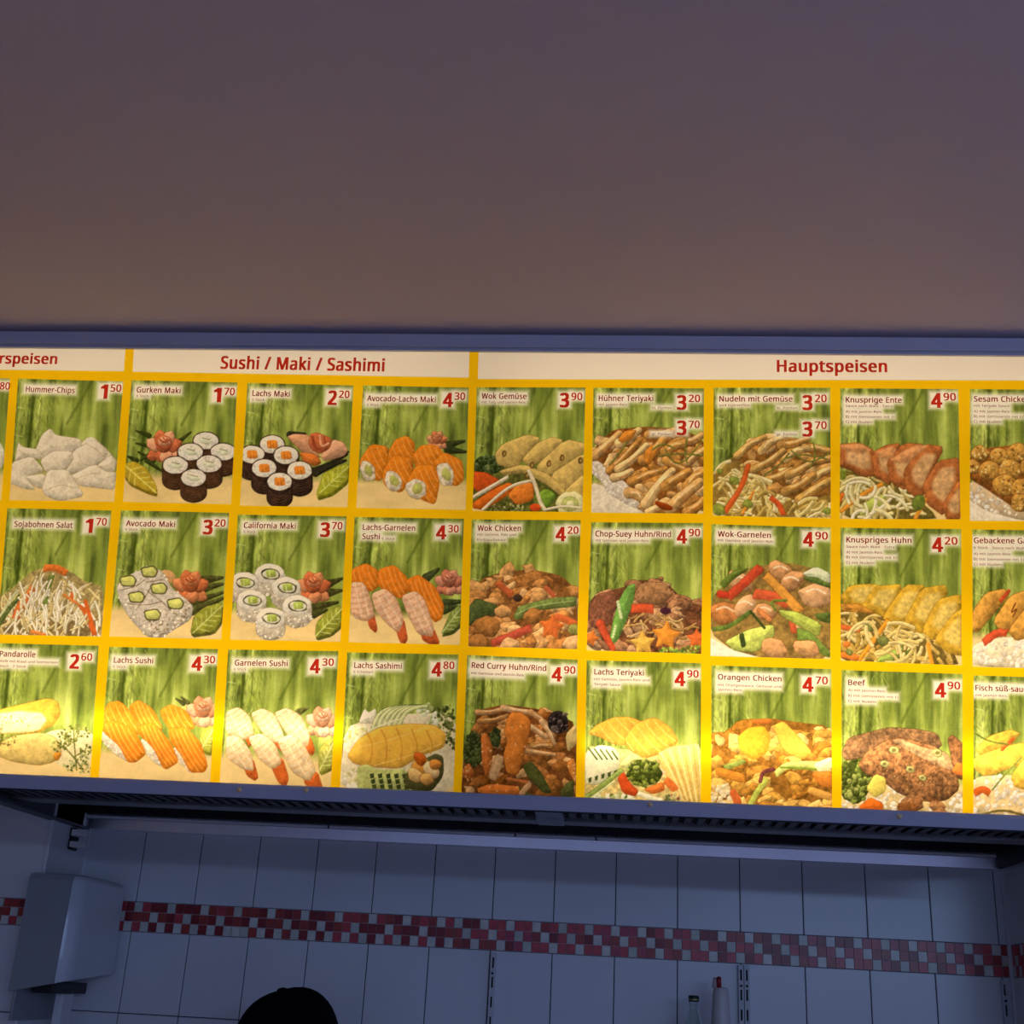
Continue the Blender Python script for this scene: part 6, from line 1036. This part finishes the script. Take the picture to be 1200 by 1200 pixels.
# fluorescent tubes behind the pane
def lampshader(col, s):
    def f(nt):
        e = nt.nodes.new('ShaderNodeEmission'); e.inputs[0].default_value = (*col, 1); e.inputs[1].default_value = s; return e.outputs[0]
    return f
m_tube = shader('warm_fluorescent_glow', lampshader((1.0, .76, .46), TUBE_POWER)); m_tube2 = shader('warm_fluorescent_glow_upper', lampshader((1.0, .76, .46), TUBE_POWER*UPPER))
ends = [px_uv(424, 850), px_uv(676, 872)]
vt = .447
for (a, c, v, d, r, mm) in [(U0+.03, ends[0][0], vt, -.030, .008, m_tube), (ends[1][0], U1-.03, vt-.004, -.030, .008, m_tube), *[(q0, q1, qv, -.105, rr*g, m_tube2) for qv, rr in ((.62, .015), (.87, .008), (1.10, .010)) for q0, q1, g in ((U0+.03, -.30, 1), (-.26, U1-.03, 1.7 if qv < .7 else 1.05))]]:
    b = MB(); b.tube(bp(a, v, d), bp(c, v, d), r, 10); part(b.build('fluorescent_tube', mm), board)
    for e in (a, c):
        q = MB(); s_ = 1 if e == a else -1; q.tube(bp(e-.012*s_, v, d), bp(e+.012*s_, v, d), r*1.15, 10); part(q.build('tube_cap', m_inside), board)
# flat printed shapes
def area2(p): x, y = p[:, 0], p[:, 1]; return .5*np.sum(x*np.roll(y, -1)-np.roll(x, -1)*y)
def flat(name, V, F, d, m, parent):
    me = bpy.data.meshes.new(name); me.from_pydata([tuple(p) for p in bparr(V, d)], [], F); me.update(); o = link(name, me, m); part(o, board) if parent is board else None
    if parent is not board: o.parent = parent
    return o
def uvquad(q): return [px_uv(*p) for p in q]
HEADS = [([(-140, 404.5), (147, 408.2), (145, 435), (-142, 431.5)], 'Vorspeisen', ('A', -95, 267, 185, 50), 'white heading strip reading Vorspeisen'),
         ([(156.7, 408.2), (550, 415.7), (549.2, 442.5), (155.5, 435.5)], 'Sushi / Maki / Sashimi', None, 'white heading strip reading Sushi / Maki / Sashimi'),
         ([(560.6, 416), (1270, 413.5), (1270, 446), (560, 444.2)], 'Hauptspeisen', None, 'white heading strip reading Hauptspeisen')]
holes = []
for q, *_ in HEADS:
    h = uvquad(q); h[0][1] = h[1][1] = P1+.012; holes.append(h)
cq = [uvquad(c[2]) for c in CARDS]
for h, c in zip(cq, CARDS):                            # the lowest pictures run down behind the frame lip
    if c[2][0][1] > 740:
        for k in (2, 3): h[k][1] = min(h[k][1], P0-.006)
from mathutils.geometry import delaunay_2d_cdt
cv = [Vector(p) for h in [[(U0+.01, P0-.012), (U1-.01, P0-.012), (U1-.01, P1+.014), (U0+.01, P1+.014)]]+holes+cq for p in h]
cf = [list(range(4*k, 4*k+4)) for k in range(len(cv)//4)]; cf = [f if area2(np.array([cv[i] for i in f])) > 0 else f[::-1] for f in cf]
vo, eo, fo, _, _, orig = delaunay_2d_cdt(cv, [], cf, 0, 1e-6)
V = np.array([tuple(v) for v in vo]); F = [tuple(f) for f, g in zip(fo, orig) if list(g) == [0]]
flat('yellow_backing', V, F, 0.0, m_yellow, board)
# lettering
GL = {}
def glyph(ch, d):                                      # heavier weight: the outline widened by d to all sides
    if (ch, d) not in GL:
        adv, *cs = GLYPHS[ch].split('|'); cs = [np.array([[float(k) for k in p.split(',')] for p in c.split()]) for c in cs]
        sh = [(-d, -.4*d), (d, -.4*d), (-d, .4*d), (d, .4*d), (0, 0)] if d else [(0, 0)]
        vs, fs, own = [], [], []
        for k, o in enumerate(sh):
            for c in cs:
                q = c+np.array(o)*.999+1e-3*k; sg = 1 if area2(c) > 0 else -1
                if sg < 0: q = q[::-1]
                fs.append(list(range(len(vs), len(vs)+len(q)))); vs += [Vector(p) for p in q]; own.append((k, sg))
        vo, eo, fo, _, _, og = delaunay_2d_cdt(vs, [], fs, 0, 1e-4)
        keep = []
        for f, g in zip(fo, og):
            n = {}
            for t in g: n[own[t][0]] = n.get(own[t][0], 0)+own[t][1]
            if any(v > 0 for v in n.values()): keep.append(tuple(f))
        GL[(ch, d)] = (float(adv)+d*1.2, np.array([tuple(v) for v in vo]), keep)
    return GL[(ch, d)]
def text(name, s, z, x0, x1, base, cap, udir, d, m, parent, bold=7.0, lines=None):
    """lettering of cap height `cap` between x0 and x1 (zoom px) along the row direction udir"""
    pen = 0; Vs = []; Fs = []; k = 0
    for ch in s:
        if ch == ' ': pen += 105; continue
        adv, V, F = glyph(ch, bold); Vs.append(V+[pen, 0]); Fs += [tuple(i+k for i in f) for f in F]; k += len(V); pen += adv
    V = np.concatenate(Vs); wid = V[:, 0].max()-V[:, 0].min()
    mid = px_uv(*zpx(z, ((x0+x1)/2, base))); a = px_uv(*zpx(z, (x0, base))); c = px_uv(*zpx(z, (x1, base))); h = np.linalg.norm(px_uv(*zpx(z, ((x0+x1)/2, base-cap)))-mid)
    L = np.linalg.norm(c-a); X = ((V[:, 0]-V[:, 0].min())/wid-.5)*L; Y = V[:, 1]/229.0*h
    n = np.array([-udir[1], udir[0]]); return mid+X[:, None]*udir+Y[:, None]*n, Fs
def put_text(name, rows, udir, d, m, parent):
    Vs, Fs, k = [], [], 0
    for r in rows:
        V, F = text(name, *r[:1], *r[1:6], udir, d, m, parent, r[6]); Vs.append(V); Fs += [tuple(i+k for i in f) for f in F]; k += len(V)
    return flat(name, np.concatenate(Vs), Fs, d, m, parent)
ZM['X'] = (0, 300, 2.0); ZM['Y'] = (600, 300, 2.0)
hd = [('Vorspeisen', 'A', -92, 267, 184, 47), ('Sushi / Maki / Sashimi', 'X', 515, 900, 267, 28.5), ('Hauptspeisen', 'Y', 620, 879, 271.5, 27)]
for (q, t, _, lab), h, r in zip(HEADS, holes, hd):
    o = flat('heading_strip', np.array(h), [(3, 2, 1, 0)], 0.0, m_head, board); o['label'] = lab
    ud = (h[2]-h[3]); ud = ud/np.linalg.norm(ud); put_text('heading', [(*r, 14.0)], ud, .0005, m_red, o)
# pictures
def pieces(idm):
    """connected pieces of the item map; crumbs join the piece beside them"""
    H, W = idm.shape; flat_ = idm.ravel().tolist(); lab_ = [-1]*(H*W); info = []
    for st in range(H*W):
        if lab_[st] >= 0: continue
        k = flat_[st]; c = len(info); lab_[st] = c; todo = [st]; n = 0; side = {}
        while todo:
            p = todo.pop(); n += 1; x = p % W
            for q in ((p-1) if x else -1, (p+1) if x < W-1 else -1, p-W, p+W if p+W < H*W else -1):
                if q < 0: continue
                if flat_[q] == k:
                    if lab_[q] < 0: lab_[q] = c; todo.append(q)
                elif lab_[q] >= 0: side[lab_[q]] = side.get(lab_[q], 0)+1
        info.append([k, n, side])
    main = max((i for i in range(len(info)) if info[i][0] == 0), key=lambda i: info[i][1])
    to = list(range(len(info)))
    for i, (k, n, side) in enumerate(info):
        if i != main and (n < 40 or k == 0) and side: to[i] = max(side, key=side.get)
    def root_(i):
        for _ in range(200):
            if to[i] == i: return i
            i = to[i]
        return main
    r = np.array([root_(i) for i in range(len(info))]); keep = sorted(set(r.tolist())-{main}); num = {main: 0, **{c: j+1 for j, c in enumerate(keep)}}
    out = np.array([num[c] for c in r])[np.array(lab_)].reshape(H, W)
    return out, [(num[c], info[c][0]) for c in keep if info[c][0] > 0]
def picture(i):
    s = paint(i); z, fn, quad, texts, lab = CARDS[i]
    TL, TR, BR, BL = [np.array(p) for p in cq[i]]
    H, W = s.H, s.W
    a, c = np.meshgrid(np.linspace(0, 1, W), np.linspace(0, 1, H)); a, c = a.ravel()[:, None], c.ravel()[:, None]
    UV = TL*(1-a)*(1-c)+TR*a*(1-c)+BR*a*c+BL*(1-a)*c
    pos = bparr(UV, 0.0)-np.array(board.location); inkc = ink(s.img.reshape(-1, 3))
    sr = np.where(inkc <= .0031308, inkc*12.92, 1.055*np.maximum(inkc, 1e-9)**(1/2.4)-.055)
    idx = np.arange(H*W).reshape(H, W); quads = np.stack([idx[1:, :-1], idx[1:, 1:], idx[:-1, 1:], idx[:-1, :-1]], -1).reshape(-1, 4); fid = s.id[:-1, :-1].ravel()
    def mesh(name, sel, parent):
        q = quads[sel]; uq, inv = np.unique(q, return_inverse=True); inv = inv.reshape(-1)
        me = bpy.data.meshes.new(name); me.vertices.add(len(uq)); me.vertices.foreach_set('co', pos[uq].astype(np.float32).ravel())
        me.loops.add(len(inv)); me.loops.foreach_set('vertex_index', inv.astype(np.int32)); me.polygons.add(len(q)); me.polygons.foreach_set('loop_start', np.arange(0, len(inv), 4, dtype=np.int32))
        me.update(calc_edges=True)
        at = me.color_attributes.new('ink', 'BYTE_COLOR', 'POINT'); at.data.foreach_set('color_srgb', np.concatenate([sr[uq], np.ones((len(uq), 1))], 1).astype(np.float32).ravel())
        o = link(name, me, m_film); o.parent = parent; return o
    f2, comps = pieces(s.id[:-1, :-1])
    root = mesh('menu_picture', f2.ravel() == 0, board); root['label'] = lab
    for c_, k in comps: mesh(s.names[k], f2.ravel() == c_, root)
    ud = TR-TL; ud = ud/np.linalg.norm(ud)
    for kind, nm, m, bold in (('n', 'dish_name', m_name, 9.0), ('d', 'description', m_desc, 4.0), ('price', 'price', m_red, 18.0)):
        R = [(t, z, x0, x1, bs, cap, bold if cap > 40 or kind != 'price' else 10.0) for t, kd, x0, x1, bs, cap in texts if kd == kind]
        for Q in ([R[k:k+2] for k in range(0, len(R), 2)] if kind == 'price' else [R]):
            if Q: o = put_text(nm, Q, ud, .0005, m, root); o.matrix_parent_inverse = Matrix.Translation(-Vector(board.location))
for i in range(len(CARDS)): picture(i)
m_screw = mat('brass_screw', (.95, .70, .34), .35, .2)
for x, y in [(283.5, 922.3), (361.5, 922.8), (762, 939.5), (1052, 953), (-60, 914)]:
    u, v = px_uv(x, y); b = MB(); b.tube(bp(u, v-.004, .012), bp(u, v-.004, .0175), .0042, 12); part(b.build('screw', m_screw), board)

# ---------------------------------------------------------------- extractor hood behind the board
hood = empty('extractor_hood', (-.2, 2.7, Zw(.33)), 'dark slatted extractor hood behind the menu board, over the tiles', 'extractor hood')
m_black = mat('black_metal', (.012, .012, .014), .6, noise=(20, .3)); m_slat = mat('dark_filter_steel', (.045, .045, .048), .45, .4, noise=(30, .25)); m_rail = mat('grey_steel_rail', (.22, .225, .23), .35, .6, noise=(25, .15))  # near-black metal for hood shell and right panel, lighter steels for slats and rail
HX0, HX1 = XL+.002, XR-.03
b = MB(); b.box(HX0, HX1, 2.42, 3.10, Zw(.60), Zw(.615)); b.box(HX0, HX1, 2.41, 2.42, Zw(.342), Zw(.615)); b.box(HX0, HX1, 3.085, 3.10, Zw(.372), Zw(.60)); b.box(HX0, HX1, 2.735, 2.75, Zw(.37), Zw(.60))
part(b.build('hood_shell', m_black), hood)
b = MB(); b.box(HX0-.012, HX0+.002, 2.41, 3.09, Zw(.333), Zw(.615), 0, .003); b.box(HX0-.012, HX0+.02, 2.41, 3.09, Zw(.330), Zw(.336), 0, .001); part(b.build('side_panel', mat('dull_side_panel', (.10, .105, .12), .5, .2, noise=(8, .1))), hood)
b = MB(); b.box(HX1, HX1+.012, 2.41, 3.09, Zw(.333), Zw(.615), 0, .003); part(b.build('side_panel', m_black), hood)
PIT = .0265
n = int((HX1-HX0-.02)/PIT)
for k in range(n):
    x = HX0+.014+k*PIT
    if abs(x-(-.138)) < .036: continue
    b = MB(); w = .0072                                 # folded baffle: a channel running front to back
    vs = [(x-w, 2.425, Zw(.347)), (x+w, 2.425, Zw(.347)), (x+w*.55, 2.425, Zw(.372)), (x-w*.55, 2.425, Zw(.372)), (x-w, 2.66, Zw(.350)), (x+w, 2.66, Zw(.350)), (x+w*.55, 2.66, Zw(.38)), (x-w*.55, 2.66, Zw(.38))]
    b.add(vs, [(0, 1, 2, 3), (7, 6, 5, 4), (0, 4, 5, 1), (1, 5, 6, 2), (2, 6, 7, 3), (3, 7, 4, 0)]); part(b.build('baffle_slat', m_slat), hood)
b = MB(); b.box(HX0, HX1, 2.662, 2.725, Zw(.345), Zw(.358), 0, .002); part(b.build('rail', m_rail), hood)
b = MB(); b.box(HX0, HX1, 2.412, 2.435, Zw(.3445), Zw(.352), 0, .002); part(b.build('rail', m_slat), hood)
b = MB(); b.box(-.166, -.112, 2.413, 2.60, Zw(.343), Zw(.360), 0, .003); b.box(-.168, -.110, 2.60, 2.70, Zw(.340), Zw(.36), 0, .003); part(b.build('bracket', mat('grey_bracket', (.34, .36, .42), .45, .2)), hood)

# ---------------------------------------------------------------- on the tiles
dsp = empty('paper_towel_dispenser', (XL, 3.0, Zw(-.06)), 'white wall paper towel dispenser in the tiled corner at left', 'towel dispenser')
m_plast = mat('white_plastic', (.62, .66, .70), .18, noise=(5, .03)); m_gap = mat('black_plastic', (.01, .01, .012), .5)
def loft(secs):
    bb = MB(); n = len(secs[0]); vs = [p for s_ in secs for p in s_]; fs = []
    for k in range(len(secs)-1):
        for i in range(n): j = (i+1) % n; fs.append((k*n+i, k*n+j, (k+1)*n+j, (k+1)*n+i))
    fs.append(tuple(range(n))[::-1]); fs.append(tuple((len(secs)-1)*n+i for i in range(n))); bb.add(vs, fs); return bb
def dsec(z, grow, inset=0.0, slant=0.0):               # rounded cover outline, flat against the return wall
    x0 = XL+.008; dx = .124+grow-inset; y0, y1 = 2.845+inset-grow*.3, 3.118-inset; r = .045; pts = [(x0, y0), (x0+dx-r, y0)]
    for k in range(1, 8): a = -math.pi/2+k*math.pi/16; pts.append((x0+dx-r+r*math.cos(a), y0+r+r*math.sin(a)))
    pts.append((x0+dx, y1-.012)); pts.append((x0+dx-.012, y1)); pts.append((x0, y1))
    return [(x, y, Zw(z+slant*((x-x0)/.124*.55+(y-y0)/.27*.45))) for x, y in pts]
secs = [dsec(-.052, .004, 0, .045), dsec(-.046, .006, 0, .045), dsec(0.02, .004, 0, .02), dsec(.10, .002, 0, 0), dsec(.188, 0, 0, 0), dsec(.199, 0, .004, 0), dsec(.204, 0, .012, 0)]
o = loft(secs).build('cover', m_plast); part(o, dsp)
for f in o.data.polygons: f.use_smooth = len(f.vertices) == 4
mod = o.modifiers.new('edge', 'EDGE_SPLIT'); mod.split_angle = math.radians(40)
def shaded_side_sec(z, grow, slant=0.0): return [(x-.0012 if k in (1,) else x, y, z) for k, (x, y, z) in enumerate([(XL+.006, 2.843-grow*.3, Zw(z)), (XL+.108, 2.843-grow*.3, Zw(z+slant*.5)), (XL+.108, 2.860, Zw(z+slant*.5)), (XL+.006, 2.853, Zw(z))])]
o2 = loft([shaded_side_sec(-.054, .005, .045), shaded_side_sec(.02, .004, .02), shaded_side_sec(.19, 0), shaded_side_sec(.201, -.012)]).build('shaded_side', mat('shaded_white_plastic', (.30, .33, .34), .35, noise=(5, .04))); part(o2, dsp)  # shade on the dispenser's side, put into the colour as a darker grey
b = MB(); b.box(XL+.004, XL+.118, 3.118, 3.131, Zw(.02), Zw(.19), 0, .002); part(b.build('back_plate', m_gap), dsp)
b = MB(); b.box(XL+.0045, XL+.012, 2.87, 3.11, Zw(-.115), Zw(-.03), 0, .002); part(b.build('mounting_plate', mat('grey_plastic', (.30, .32, .34), .4)), dsp)
b = MB(); b.box(XL+.03, XL+.085, 2.90, 3.09, Zw(-.055), Zw(-.03), 0, .004); part(b.build('towel_slot', m_gap), dsp)
b = MB(); b.box(XL+.052, XL+.072, 2.99, 3.05, Zw(-.18), Zw(-.05), 0, .003); part(b.build('paper_towel', mat('paper_towel_sheet', (.72, .74, .76), .9, noise=(40, .05))), dsp)
lat = empty('cabinet_latch', (XL+.004, 3.05, Zw(.29)), 'small white two-piece latch on the corner tiles under the hood', 'latch')
m_clip = mat('cream_plastic', (.85, .84, .80), .4)
b = MB(); b.box(XL+.004, XL+.012, 3.02, 3.06, Zw(.274), Zw(.326), 0, .001); part(b.build('latch_plate', m_gap), lat)
for z0, z1 in ((.306, .322), (.279, .293)): b = MB(); b.box(XL+.010, XL+.036, 3.012, 3.05, Zw(z0), Zw(z1), 0, .002); part(b.build('latch_block', m_clip), lat)
# slotted shelf rails and a shelf below the picture with the two bottles
m_railw = mat('pale_enamelled_rail', (.55, .58, .60), .4, noise=(12, .06)); m_slot = mat('slot_shadow', (.01, .01, .012), .8)
def standard(x, cols, label, zt):
    o = empty('shelf_rail', (x, YW-.004, Zw(-1.2)), label, 'shelf rail', 'slotted shelf rails')
    for c in range(cols):
        xc = x+(c-(cols-1)/2)*.0135; b = MB(); y1 = YW-.004; y0 = y1-.012
        b.box(xc-.0062, xc-.0020, y0, y1, Zw(-1.2), Zw(zt), 0, .0008); b.box(xc+.0020, xc+.0062, y0, y1, Zw(-1.2), Zw(zt), 0, .0008); z = zt-.010; b.box(xc-.0022, xc+.0022, y0, y1, Zw(zt-.010), Zw(zt), 0)
        while z > -1.15: b.box(xc-.0022, xc+.0022, y0, y1, Zw(z-.044), Zw(z-.024), 0); z -= .044
        b.box(xc-.002, xc+.002, y1-.002, y1, Zw(-1.2), Zw(zt-.008), 1); part(b.build('channel', [m_railw, m_slot]), o)
        b = MB(); b.tube((xc, y0-.002, Zw(zt-.046)), (xc, y0+.004, Zw(zt-.046)), .0028, 10); part(b.build('screw', m_gap), o)
    return o
standard(-.288, 1, 'slim slotted metal shelf rail below the mosaic band, well left of the bottles', .088)
standard(.308, 2, 'double slotted metal shelf rail just right of the red-tipped bottle', .090)
standard(.905, 1, 'slotted metal shelf rail in the corner by the right wall', .088)
shelf = empty('wall_shelf', (.3, 3.0, Zw(-.26)), 'plain wall shelf carrying the two bottles', 'shelf')
b = MB(); b.box(-.36, .90, 2.90, YW-.02, Zw(-.285), Zw(-.265), 0, .002); part(b.build('board', mat('shelf_laminate', (.6, .6, .6), .5, noise=(10, .05))), shelf)
for x in (-.288, .308): b = MB(); b.box(x-.004, x+.004, 2.94, YW-.016, Zw(-.32), Zw(-.285)); part(b.build('bracket', m_railw), shelf)
gb = empty('glass_bottle', (.184, 3.02, Zw(-.265)), 'clear glass bottle with a dark cap standing left of the red-tipped bottle', 'bottle')
m_glass = mat('clear_glass', (.86, .93, .90), .03, trans=1.0)
prof = [(.030, -.265), (.0325, -.26), (.0325, -.12), (.0315, -.10), (.026, -.062), (.0175, -.035), (.0112, -.012), (.0102, -.004), (.0122, -.003), (.0122, .003), (.0105, .004), (.0100, .009)]
inner = [(r-.0022, z) for r, z in prof[::-1]][:-1]+[(.028, -.258)]
b = MB(); n = 28; vs = []; fs = []; pr = prof+inner
for r, z in pr:
    for i in range(n): a = 2*math.pi*i/n; vs.append((.184+r*math.cos(a), 3.02+r*math.sin(a), Zw(z)))
for k in range(len(pr)-1):
    for i in range(n): j = (i+1) % n; fs.append((k*n+i, k*n+j, (k+1)*n+j, (k+1)*n+i))
fs.append(tuple(range(n))[::-1]); fs.append(tuple((len(pr)-1)*n+i for i in range(n))); b.add(vs, fs, 0, True); part(b.build('glass_body', m_glass), gb)
b = MB(); b.lathe([(.0115, Zw(.003)), (.0122, Zw(.004)), (.0122, Zw(.015)), (.011, Zw(.0165)), (.004, Zw(.017))], .184, 3.02, 20); part(b.build('cap', mat('dark_green_cap', (.02, .03, .018), .35)), gb)
b = MB(); b.lathe([(.0123, Zw(.0065)), (.0127, Zw(.007)), (.0127, Zw(.0085)), (.0123, Zw(.009))], .184, 3.02, 20); part(b.build('cap_band', mat('gold_band', (.45, .40, .15), .3, .6)), gb)
sb = empty('sauce_bottle', (.245, 3.02, Zw(-.265)), 'white plastic squeeze bottle with a red tip, between glass bottle and double rail', 'bottle')
b = MB(); b.lathe([(.026, Zw(-.265)), (.028, Zw(-.26)), (.027, Zw(-.15)), (.0235, Zw(-.06)), (.0185, Zw(.02)), (.0165, Zw(.0335)), (.0155, Zw(.036)), (.009, Zw(.037))], .245, 3.02, 28); part(b.build('bottle_body', mat('frosted_plastic', (.60, .57, .55), .35, noise=(10, .05))), sb)
b = MB(); b.lathe([(.0105, Zw(.035)), (.0100, Zw(.043)), (.0085, Zw(.052)), (.0065, Zw(.0575)), (.003, Zw(.058))], .236, 3.02, 20); part(b.build('neck', mat('pale_pink_neck', (.72, .56, .55), .4)), sb)
b = MB(); b.lathe([(.0055, Zw(.036)), (.0055, Zw(.052)), (.0048, Zw(.058)), (.002, Zw(.060))], .2405, 3.009, 18); part(b.build('nozzle', mat('red_nozzle', (.30, .012, .02), .35)), sb)

# ---------------------------------------------------------------- person behind the counter
per = empty('person', (-.685, 2.72, 0), 'person in a black cap below the menu board, only the cap top showing', 'person')
HB = EYE-.075                                          # middle of the cap
J_ = {'pelvis': (0, 0, .86, .13, .10), 'waist': (0, 0, 1.0, .125, .095), 'chest': (0, 0, 1.17, .145, .105), 'neck0': (0, .005, 1.315, .062, .058), 'neck': (0, 0, 1.36, .052, .052), 'jaw': (-.01, -.012, 1.42, .068, .072), 'head': (-.004, 0, 1.49, .079, .092), 'crown': (0, .008, 1.545, .066, .08),
      'shl': (.165, 0, 1.275, .055, .055), 'ell': (.225, -.03, 1.02, .042, .042), 'wrl': (.20, -.20, .93, .028, .024), 'hal': (.19, -.27, .925, .036, .02), 'shr': (-.165, 0, 1.275, .055, .055), 'elr': (-.225, -.03, 1.02, .042, .042), 'wrr': (-.20, -.20, .93, .028, .024), 'har': (-.19, -.27, .925, .036, .02),
      'hil': (.085, 0, .80, .085, .085), 'knl': (.09, -.01, .46, .058, .058), 'anl': (.09, .02, .09, .04, .045), 'tol': (.10, -.15, .035, .036, .03), 'hir': (-.085, 0, .80, .085, .085), 'knr': (-.09, -.01, .46, .058, .058), 'anr': (-.09, .02, .09, .04, .045), 'tor': (-.10, -.15, .035, .036, .03), 'nose': (-.012, -.10, 1.465, .014, .016)}
E_ = [('pelvis', 'waist'), ('waist', 'chest'), ('chest', 'neck0'), ('neck0', 'neck'), ('neck', 'jaw'), ('jaw', 'head'), ('head', 'crown'), ('chest', 'shl'), ('shl', 'ell'), ('ell', 'wrl'), ('wrl', 'hal'), ('chest', 'shr'), ('shr', 'elr'), ('elr', 'wrr'), ('wrr', 'har'), ('pelvis', 'hil'), ('hil', 'knl'), ('knl', 'anl'), ('anl', 'tol'), ('pelvis', 'hir'), ('hir', 'knr'), ('knr', 'anr'), ('anr', 'tor'), ('head', 'nose')]
for sd, sg in (('l', 1), ('r', -1)):
    hx, hy, hz = J_['ha'+sd][:3]
    for k, (dx, L) in enumerate([(-.024, .062), (-.008, .072), (.008, .068), (.022, .052)]):
        a_, b_ = 'f%s%da' % (sd, k), 'f%s%db' % (sd, k); J_[a_] = (hx+dx*sg, hy-.035-L*.4, hz-.004, .0095, .0095); J_[b_] = (hx+dx*sg*1.05, hy-.035-L*.85, hz-.022, .008, .008); E_ += [('ha'+sd, a_), (a_, b_)]
    J_['t'+sd] = (hx-.048*sg, hy-.03, hz-.012, .0105, .0105); E_ += [('wr'+sd, 't'+sd)]
names_ = list(J_); me = bpy.data.meshes.new('person_body'); me.from_pydata([J_[k][:3] for k in names_], [(names_.index(a), names_.index(c)) for a, c in E_], [])
o = bpy.data.objects.new('tmp', me); COL.objects.link(o); sk = o.modifiers.new('skin', 'SKIN'); sk.use_smooth_shade = True
for i, k in enumerate(names_): me.skin_vertices[0].data[i].radius = J_[k][3:5]
me.skin_vertices[0].data[0].use_root = True
ss = o.modifiers.new('sub', 'SUBSURF'); ss.levels = 2; ss.render_levels = 2
bpy.context.view_layer.update(); bm_ = bpy.data.meshes.new_from_object(o.evaluated_get(bpy.context.evaluated_depsgraph_get())); bpy.data.objects.remove(o)
ANG = math.radians(-50)
m_skin = mat('skin', (.45, .27, .19), .5); m_shirt = mat('black_shirt', (.012, .012, .014), .85, noise=(60, .2)); m_trou = mat('dark_trousers', (.015, .016, .02), .85, noise=(60, .2)); m_cap = mat('black_cap_cloth', (.004, .004, .005), .95, spec=.1); m_hair = mat('dark_hair', (.01, .007, .005), .6)
DZ = 0.0
def place(o): o.parent = per; o.rotation_euler = (0, 0, ANG); return o
body = link('body', bm_, m_skin); place(body)
def garment(name, test, grow, m):
    src = bm_; nv = [v.co+v.normal*grow for v in src.vertices]; fs = [tuple(f.vertices) for f in src.polygons if test(f.center)]
    used = sorted({i for f in fs for i in f}); mp = {i: k for k, i in enumerate(used)}
    q = bpy.data.meshes.new(name); q.from_pydata([nv[i] for i in used], [], [tuple(mp[i] for i in f) for f in fs]); q.update()
    for f in q.polygons: f.use_smooth = True
    g = link(name, q, m); place(g); so = g.modifiers.new('cloth', 'SOLIDIFY'); so.thickness = .004; return g
garment('shirt', lambda c: .84 < c.z < 1.335 and not (c.y < -.16), .008, m_shirt)
garment('trousers', lambda c: .06 < c.z < .87 and abs(c.x) < .2 and c.y > -.09, .010, m_trou)
garment('shoe', lambda c: c.z < .075, .006, m_gap)
garment('hair', lambda c: c.z > 1.43 and c.y > .0, .006, m_hair)
for sx in (1, -1):
    b = MB(); t = np.linspace(0, 2*math.pi, 12)
    b.lathe([(.001, 1.479), (.008, 1.482), (.0105, 1.488), (.008, 1.494), (.001, 1.497)], sx*.03-.006, -.078, 12); place(b.build('eye', mat('eye_white', (.6, .6, .58), .2)))
    b = MB(); b.box(sx*.079-.008, sx*.079+.008, -.005, .03, 1.455, 1.51, 0, .006); place(b.build('ear', m_skin))
b = MB(); b.box(-.03, .015, -.092, -.078, 1.425, 1.432, 0, .002); place(b.build('mouth', mat('lips', (.35, .14, .12), .5)))
# cap: dome of panels, button on top and a visor
b = MB(); n = 32; vs = []; fs = []; K = 10
for k in range(K+1):
    ph = k/K*math.pi/2
    for i in range(n):
        a = 2*math.pi*i/n; rr = math.cos(ph)**.75; zz = math.sin(ph)
        fr = -math.sin(a)                              # front is -y
        vs.append((.099*rr*math.cos(a), .008+(.112*rr)*math.sin(a)*1.0, 1.525+.108*zz*(1-.10*max(0, fr)*rr)+.006*max(0, -fr)*rr))
for k in range(K):
    for i in range(n): j = (i+1) % n; fs.append((k*n+i, k*n+j, (k+1)*n+j, (k+1)*n+i))
b.add(vs, fs, 0, True); cap = b.build('cap', m_cap); place(cap); so = cap.modifiers.new('cloth', 'SOLIDIFY'); so.thickness = .003
b = MB(); vs = []; fs = []; m_ = 14
for i in range(m_+1):
    a = math.pi+i*math.pi/m_; x, y = math.cos(a), math.sin(a)
    for (q, dz) in ((1.0, 0), (1.0, -.004)): vs.append((.094*x, .008+.106*y, 1.535+dz))
    vs.append((.086*x, .0+.106*y-.075*abs(y)**.8, 1.520-.008*abs(x))); vs.append((.086*x, .0+.106*y-.075*abs(y)**.8, 1.516-.008*abs(x)))
for i in range(m_): k = i*4; fs += [(k, k+4, k+6, k+2), (k+1, k+3, k+7, k+5), (k+2, k+6, k+7, k+3)]
b.add(vs, fs, 0, True); vi = b.build('visor', m_cap); vi.parent = cap
b = MB(); b.lathe([(.011, 1.628), (.010, 1.6335), (.006, 1.636), (.001, 1.6365)], 0, .008, 16); bt = b.build('cap_button', m_cap); bt.parent = cap
c_ = Matrix.Translation((0, 0, 1.56)); cap.matrix_local = c_ @ Matrix.Rotation(math.radians(-13), 4, 'Y') @ c_.inverted() @ Matrix.Rotation(ANG, 4, 'Z')
